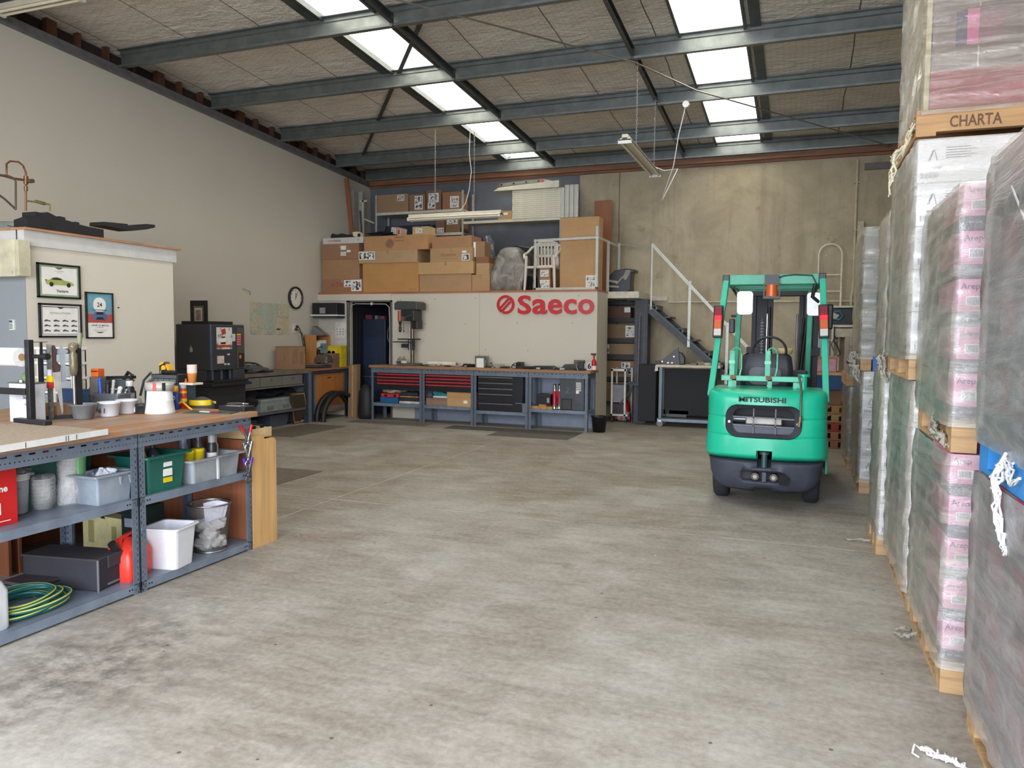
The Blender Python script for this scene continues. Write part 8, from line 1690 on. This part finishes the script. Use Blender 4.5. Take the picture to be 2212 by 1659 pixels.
def load(x0, y0, z0, w, d, h, n_, mf, ms, kind, name, seed, ny=2, nx=2, film=FILM, wrap=True, jx=.006):
    rd = random.Random(seed); lh = h / n_; protos = {}; root = None
    for k in range(n_):
        for ix in range(nx):
            for iy in range(ny):
                if ix and iy: continue
                front = iy == 0; cw_, cd_ = w / nx, d / ny
                lb = '%s in the %s, %s layer up, %s' % (kind, name, ORD[k], ('front outer corner' if not ix else 'front inner corner') if front else ('behind the front one' if iy == 1 else 'at the far end'))
                loc = (x0 + ix * cw_ + rd.uniform(0, jx), y0 + iy * cd_ + rd.uniform(0, .004), z0 + k * lh + .0005)
                if (ix, front) in protos: dup(protos[(ix, front)], loc, 0, lb, kind.split(' ')[0] + ' cartons on the wrapped pallets'); continue
                t = thing('carton', lb, 'carton', loc, 0, kind.split(' ')[0] + ' cartons on the wrapped pallets'); protos[(ix, front)] = t
                MB().box(.0, .0, 0, cw_ - .008, cd_ - .006, lh - .002).build('carton_body', mf if front else ms, t, bev=.006)
                if front and kind.startswith('white'):
                    b = MB().prism([(-.018, -.03), (-.006, -.03), (.012, .03), (.004, .03)], (.07, -.001, lh * .62), (1, 0, 0), (0, 0, 1), (0, -.001, 0)).prism([(.012, .03), (.016, .03), (.03, -.03), (.026, -.03)], (.07, -.001, lh * .62), (1, 0, 0), (0, 0, 1), (0, -.001, 0)); b.build('printed_emblem', BC, t)
                    b = MB()
                    for j in range(5): b.box(.14, -.002, lh * .78 - j * .014, .14 + .12 + .03 * (j % 2), -.001, lh * .78 - j * .014 + .004)
                    b.box(.05, -.002, lh * .3, .12, -.001, lh * .36); b.build('printed_text', BC, t)
                    b = MB()
                    for j in range(12): b.box(.02 + j * .0075, -.002, lh * .1, .02 + j * .0075 + .002 + .002 * (j % 3 == 0), -.001, lh * .24)
                    b.build('barcode', BC, t)
                elif front and kind.startswith('pink'):
                    MB().text('Arep', (.045, -.001, lh * .84), (1, 0, 0), (0, 0, 1), .026, ext=.001, bold=.02).build('brand_text', PKT, t)
                    MB().text('for calc', (.05, -.001, lh * .18), (1, 0, 0), (0, 0, 1), .013, ext=.001).build('band_text', P((186, 176, 190), .6), t)
                    MB().box(.03, -.002, lh * .42, .09, -.001, lh * .62).build('label_panel', PAPER, t)
                    b = MB()
                    for j in range(9): b.box(.035 + j * .0055, -.003, lh * .44, .035 + j * .0055 + .0025, -.002, lh * .6)
                    b.build('barcode', BC, t)
                elif kind.startswith('mauve'):
                    MB().box(-.002, cd_ * .3, lh * .5, -.001, cd_ * .45, lh * .8).build('side_label', P((176, 172, 180), .6), t)
                    MB().box(-.002, cd_ * .52, lh * .5, -.001, cd_ * .67, lh * .8).build('side_label', P((176, 172, 180), .6), t)
    if wrap: wrapf(x0, y0, z0, w, d, h, name, seed, film)
def wrapf(x0, y0, z0, w, d, h, name, seed, film, lab=None):
    rd = random.Random(seed + 99); rings = []; base = rrect(w + .02, d + .02, .03, 3); n = len(base); nz = max(4, int(h / .07)); pts = []
    for i in range(n):  # subdivide the straight runs
        a, c = base[i], base[(i + 1) % n]; L = math.hypot(a[0] - c[0], a[1] - c[1]); m_ = max(1, int(L / .09))
        for j in range(m_): pts.append((a[0] + (c[0] - a[0]) * j / m_, a[1] + (c[1] - a[1]) * j / m_))
    for k in range(nz + 1):
        z = -.03 + (h + .03) * k / nz; s_ = 1 if k < nz else .985; r = []
        for i, (x, y) in enumerate(pts):
            e = .010 * abs(math.sin(i * 1.7 + k * .9)) + rd.uniform(0, .009); L = math.hypot(x / w, y / d); r.append((w / 2 + x * s_ + e * (1 if x > w * .45 else (-1 if x < -w * .45 else 0)), d / 2 + y * s_ + e * (1 if y > d * .45 else (-1 if y < -d * .45 else 0)), z))
        rings.append(r)
    t = thing('stretch_wrap', lab or 'stretch film wrapped around the ' + name, 'stretch film', (x0, y0, z0), 0, 'stretch film on the pallet loads')
    MB().loft(rings, 0, True, False).build('film_sheet', film, t)
    return t
# A nearest
pallet(.70, 2.32, 0, 1.2, 1.18, 'timber pallet nearest the viewer under the mauve cartons')
load(.70, 2.32, .145, 1.2, 1.18, .92, 4, MMV, MMV, 'mauve carton', 'nearest lower load', 1, ny=3, film=FILM3)
pallet(.70, 2.32, 1.07, 1.2, 1.18, 'bright blue pallet halfway up the nearest stack', P((40, 130, 196), .5, 0, .12))
load(.70, 2.32, 1.215, 1.2, 1.18, 1.09, 4, MMV, MMV, 'mauve carton', 'nearest upper load', 2, ny=3, film=FILM3)
# B pink
pallet(.648, 3.80, 0, 1.2, .98, 'timber pallet under the pink carton stack')
load(.648, 3.80, .145, 1.2, .98, .94, 5, MPK, MSD, 'pink carton', 'lower pink load', 3)
pallet(.648, 3.80, 1.09, 1.2, .98, 'timber pallet halfway up the pink carton stack')
load(.648, 3.80, 1.235, 1.2, .98, 1.03, 5, MPK, MSD, 'pink carton', 'upper pink load', 4)
# C white
pallet(.647, 4.87, 0, 1.2, 1.06, 'timber pallet under the white carton stack')
load(.635, 4.87, .145, 1.2, 1.06, 1.2, 5, MWH, MSD, 'white carton', 'lower white load', 5)
pallet(.60, 4.87, 1.352, 1.2, 1.06, 'timber pallet halfway up the white carton stack')
load(.60, 4.87, 1.50, 1.2, 1.06, 1.20, 5, MWH, MGY, 'white carton', 'upper white load', 6)
pallet(.585, 4.86, 2.715, 1.3, 1.1, 'stencilled timber pallet at the top of the white carton stack', m_wood((182, 140, 92), 'stencilled_timber', 0), [('CHARTA', .29, .25), ('ITALY', .62, .2)])
t = thing('top_load', 'large brown wrapped bale with a red band on the stencilled pallet', 'wrapped load', (.650, 4.87, 2.862))
MB().box(0, 0, 0, 1.15, 1.0, 1.25).build('bale_body', P((128, 108, 98), .6, 0, .12, 3, .1), t, bev=.01)
MB().box(-.004, -.006, 0, 1.155, .0, .20).build('red_band', P((150, 54, 60), .4, 0, .12, 4), t)
MB().box(.11, -.004, .33, .16 + .03, 0, .52).build('purple_label', P((86, 70, 92), .6), t); MB().box(.165, -.006, .33, .22, 0, .52).build('pink_label', P((206, 104, 146), .6), t); MB().box(.22, -.004, .33, .33, 0, .50).build('mauve_label', P((140, 98, 100), .6), t)
for z0, z1 in ((.21, .32), (.53, .9)): MB().box(.22, -.004, z0, .226, 0, z1).build('pale_strip', P((186, 176, 160), .6), t)
MB().box(-.03, .02, 0, -.004, .98, 1.25).build('side_board', P((196, 180, 136), .7), t)
wrapf(.62, 4.87, 2.862, 1.18, 1.0, 1.25, 'brown bale with the red band', 33, FILMB)
# D, D', E, F
pallet(.585, 6.08, 0, 1.2, .66, 'timber pallet of the narrow white labelled stack')
load(.60, 6.08, .145, 1.15, .62, 1.2, 5, MWH, MGY, 'white carton', 'narrow stack lower load', 7, ny=1)
pallet(.60, 6.08, 1.35, 1.15, .62, 'timber pallet halfway up the narrow white labelled stack')
load(.60, 6.08, 1.495, 1.15, .62, 1.0, 4, MWH, MGY, 'white carton', 'narrow stack upper load', 8, ny=1)
pallet(.74, 7.1, 0, 1.15, 1.1, 'timber pallet behind the narrow stack')
load(.74, 7.1, .145, 1.15, 1.1, 2.2, 6, MGY, MGY, 'brown carton', 'tall brown load', 9)
pallet(.63, 8.42, 0, 1.2, 1.05, 'timber pallet of the far white strip stack')
load(.63, 8.42, .145, 1.2, 1.05, 1.1, 5, MWH, MGY, 'white carton', 'far lower load', 10)
pallet(.60, 8.42, 1.25, 1.2, 1.05, 'timber pallet halfway up the far stack')
load(.60, 8.42, 1.395, 1.2, 1.05, 1.29, 4, MGY, MGY, 'brown carton', 'far upper load', 11)
pallet(.60, 9.9, 0, 1.2, 1.05, 'timber pallet of the farthest low stack')
load(.60, 9.9, .145, 1.2, 1.05, .85, 4, MGY, MGY, 'brown carton', 'farthest lower load', 12)
pallet(.56, 9.9, 1.0, 1.2, 1.05, 'timber pallet on the farthest low stack')
load(.60, 9.9, 1.145, 1.15, 1.0, .45, 2, MGY, MGY, 'brown carton', 'farthest upper load', 13)
# loose film
def scrap(label, pts, r, m_, group='loose film scraps'):
    b = MB(); rd = random.Random(len(label)); big = max(r) if isinstance(r, list) else r
    if big < .011: b.tube(pts, r, 8)
    else:
        fine = []
        for i in range(len(pts) - 1):
            for k in range(4): fine.append([pts[i][j] + (pts[i + 1][j] - pts[i][j]) * k / 4 for j in range(3)] + [r[i] + (r[i + 1] - r[i]) * k / 4])
        for q_ in range(7): b.tube([(x + rd.uniform(-1, 1) * e * .8, y + rd.uniform(-1, 1) * e * .8, max(.003, z + rd.uniform(-1, 1) * e * .8)) for x, y, z, e in fine], [max(.0015, e * rd.uniform(.12, .4)) for x, y, z, e in fine], 5)
    o = b.build('film_scrap', m_); tag(o, label, 'plastic scrap', group); return o
WF = m_clear((236, 236, 236), .9, 'white_film'); GF = m_clear((206, 200, 184), .55)
scrap('white twisted film scrap lying on the floor nearest the viewer', [(.49, 3.22, .012), (.52, 3.19, .02), (.56, 3.17, .016), (.60, 3.14, .022), (.64, 3.12, .012)], [.006, .018, .02, .018, .008], WF)
scrap('thin curl of film at the tip of the white floor scrap', [(.49, 3.22, .01), (.47, 3.2, .03), (.46, 3.17, .01), (.48, 3.15, .008)], .004, WF)
scrap('crumpled film tail at the foot of the pink carton stack', [(.62, 4.3, .08), (.58, 4.33, .05), (.56, 4.4, .02), (.53, 4.47, .012), (.58, 4.52, .02), (.61, 4.46, .03), (.57, 4.38, .03)], [.008, .012, .01, .007, .01, .012, .006], GF)
scrap('film tail on the floor beside the narrow stack', [(.57, 6.4, .02), (.5, 6.44, .012), (.42, 6.4, .01), (.38, 6.5, .008)], [.012, .01, .008, .004], GF)
scrap('hanging film knot on the bright blue pallet', [(.685, 3.0, 1.2), (.665, 3.04, 1.13), (.66, 3.02, 1.02), (.668, 2.96, .92), (.675, 2.92, .86)], [.02, .026, .014, .02, .01], WF)
scrap('second hanging film strand on the bright blue pallet', [(.685, 3.0, 1.17), (.67, 2.88, 1.12), (.675, 2.78, 1.16)], [.02, .012, .006], WF)
scrap('twisted film rope hanging from the stencilled pallet corner', [(.585, 4.92, 2.80), (.55, 4.93, 2.72), (.50, 4.94, 2.62), (.475, 4.94, 2.5), (.47, 4.94, 2.38)], [.016, .022, .03, .018, .008], m_film((222, 212, 180), .6, 'rope_film', (6, 6, 6)))
scrap('bunched pale film at the middle of the far stack', [(.60, 8.5, 1.36), (.54, 8.46, 1.40), (.50, 8.44, 1.34), (.56, 8.4, 1.26), (.6, 8.38, 1.1)], [.03, .06, .04, .05, .02], GF)
scrap('film bunch hanging over the middle pallet of the narrow stack', [(.60, 6.06, 1.5), (.56, 6.04, 1.44), (.58, 6.04, 1.34), (.62, 6.04, 1.26)], [.02, .035, .03, .012], GF)
scrap('torn film around the middle pallet of the pink stack', [(.64, 4.2, 1.22), (.625, 4.1, 1.16), (.63, 4.0, 1.12), (.625, 3.9, 1.16), (.64, 3.82, 1.1)], [.015, .03, .02, .03, .012], GF)
o = MB().bar((.676, 3.1, 2.12), (.676, 2.4, 1.6), .004, .008).build('strap_line', P((206, 200, 190), .4)); tag(o, 'thin diagonal pale strap on the nearest upper load', 'strap')
t = thing('blue_plastic', 'scrap of blue plastic caught in the far stack', 'plastic', (.60, 7.05, 1.30)); MB().box(.0, 0, 0, .14, .03, .13).build('sheet', BLU, t)
# stacks behind the forklift
t = thing('pallet', 'timber pallet lowest behind the forklift', 'pallet', (.18, 11.6, 0)); t['group'] = 'pallets behind the forklift'
def pal2(z, lb, m_, x=.22):
    t = thing('pallet', lb, 'pallet', (x, 11.6, z), 0, 'pallets behind the forklift')
    for i in range(4): MB().box(0, i * .22, .1, .62, i * .22 + .1, .12).build('deck_board', m_, t)
    for i in range(3): MB().box(i * .26, 0, .02, i * .26 + .1, .76, .1).build('block', m_, t)
    MB().box(0, 0, 0, .62, .76, .02).build('bottom_board', m_, t); return t
for ch in (): pass
bpy.data.objects.remove(t)
for i, z in enumerate((0, .125, .25, .375, .5)): pal2(z, ('%s timber pallet in the stack behind the forklift' % ['lowest', 'second', 'third', 'fourth', 'topmost'][i]), m_wood(((150, 106, 74), (170, 120, 84), (176, 66, 52), (186, 150, 104), (190, 146, 92))[i], 'stack_timber', 0))
t = thing('brown_load', 'brown cardboard layer on the pallet stack behind the forklift', 'box', (.24, 11.62, .625)); MB().box(0, 0, 0, .36, .6, .22).build('carton_body', CB3, t)
t = thing('blue_crate', 'blue plastic crate beside the forklift post', 'crate', (.12, 11.45, .85)); MB().box(0, 0, 0, .48, .1, .20).box(0, .1, 0, .48, .6, .2).build('crate_wall', P((28, 74, 130), .5), t, bev=.004); MB().box(-.0, -.01, .2, .48, .6, .24).build('timber_lid', LIGHTW, t)
t = thing('pink_cartons', 'pale pink wrapped carton on the blue crate', 'carton', (.10, 11.5, 1.092)); MB().box(0, 0, 0, .42, .5, .19).build('carton_body', P((206, 150, 166), .5, 0, .15), t, bev=.01)
for i in range(4): MB().box(.0, -.002, .03 + i * .04, .4, 0, .035 + i * .04).build('paper_edge', P((222, 196, 196), .6), t)
MB().box(.0, 0, .19, .44, .5, .21).build('lid', CB1, t)

# ------------------------------------------------------------------ hanging lights
def chain(b, p, z1, m=0):
    n_ = int((z1 - p[2]) / .036)
    for i in range(n_):
        z = p[2] + .018 + i * .036; a = [(.009 * math.cos(2 * PI * k / 8), .024 * math.sin(2 * PI * k / 8)) for k in range(8)]
        b.tube([(p[0] + (u if i % 2 else 0), p[1] + (0 if i % 2 else u), z + v) for u, v in a], .0032, 4, m, True)
FIT = P((214, 208, 190), .4, 0, .04); TUBE = P((232, 226, 206), .3, 0, .03)
t = thing('batten_light', 'white twin tube batten light hanging on chains in front of the mezzanine boxes', 'light', (-5.32, 11.45, 3.5)); L = .83
MB().box(-L, -.035, .0, L, .035, .06).build('fitting_body', FIT, t, bev=.004)
MB().prism([(-.09, -.0), (.09, 0), (.04, .03), (-.04, .03)], (-L, 0, -.012), (0, 1, 0), (0, 0, 1), (2 * L, 0, 0)).build('reflector', FIT, t)
for y in (-.06, .05): MB().cyl((-L + .03, y, -.03), (L - .03, y, -.03), .016, n=14).build('tube', TUBE, t)
for x in (-L + .015, L - .015): MB().box(x - .015, -.08, -.05, x + .015, .08, .0).build('tube_holder', WHITE, t)
for x in (-.35, .35): b = MB(); chain(b, (x, 0, .06), 4.93 - 3.5); b.build('chain', STEEL, t)
MB().tube([(.28, 0, 1.42), (.26, .0, 1.0), (.3, 0, .7), (.26, 0, .4), (.2, .0, .2), (.1, 0, .08)], .006, 6).build('power_cord', WHITE, t)
t = thing('batten_light', 'white twin tube batten light hanging lengthways near the right skylight', 'light', (-1.98, 10.03, 3.89)); L = 1.03
MB().box(-.035, -L, 0, .035, L, .06).build('fitting_body', FIT, t, bev=.004)
MB().prism([(-.09, 0), (.09, 0), (.04, .03), (-.04, .03)], (0, -L, -.012), (1, 0, 0), (0, 0, 1), (0, 2 * L, 0)).build('reflector', FIT, t)
for x in (-.05, .06): MB().cyl((x, -L + .03, -.03), (x, L - .03, -.03), .016, n=14).build('tube', TUBE, t)
for y in (-L + .015, L - .015): MB().box(-.08, y - .015, -.05, .08, y + .015, 0).build('tube_holder', WHITE, t)
for y, zt_c in ((-.36, 1.11), (.9, 1.0)): b = MB(); chain(b, (0, y, .06), zt_c); b.build('chain', STEEL, t)
MB().tube([(0, .9, 1.0), (0, 1.36, 1.06)], .004, 6).build('hanger_wire', STEEL, t)
bx = at(1482, 226, 'y', 9.62) - Vector(t.location)
MB().tube([bx, (bx.x - .08, bx.y, bx.z - .35), (bx.x - .15, bx.y + .1, bx.z - .7), (bx.x - .35, bx.y + .4, bx.z - 1.1), (.35, .8, .0), (.15, .85, .0), (.03, .8, .05)], .007, 6).build('power_cord', WHITE, t)
MB().cyl((bx.x, bx.y - .03, bx.z), (bx.x, bx.y + .03, bx.z), .04, n=16).build('ceiling_rose', WHITE, t)
t = thing('batten_light', 'white batten light fixed under the nearest purlin at the top left', 'light', (-7.9, 6.2, 5.13)); L = .62
MB().box(-L, -.05, .02, L, .05, .085).build('fitting_body', FIT, t, bev=.004)
for y in (-.04, .04): MB().cyl((-L + .02, y, 0), (L - .02, y, 0), .016, n=14).build('tube', TUBE, t)
for x in (-L + .015, L - .015): MB().box(x - .02, -.07, -.02, x + .02, .07, .03).build('tube_holder', WHITE, t)
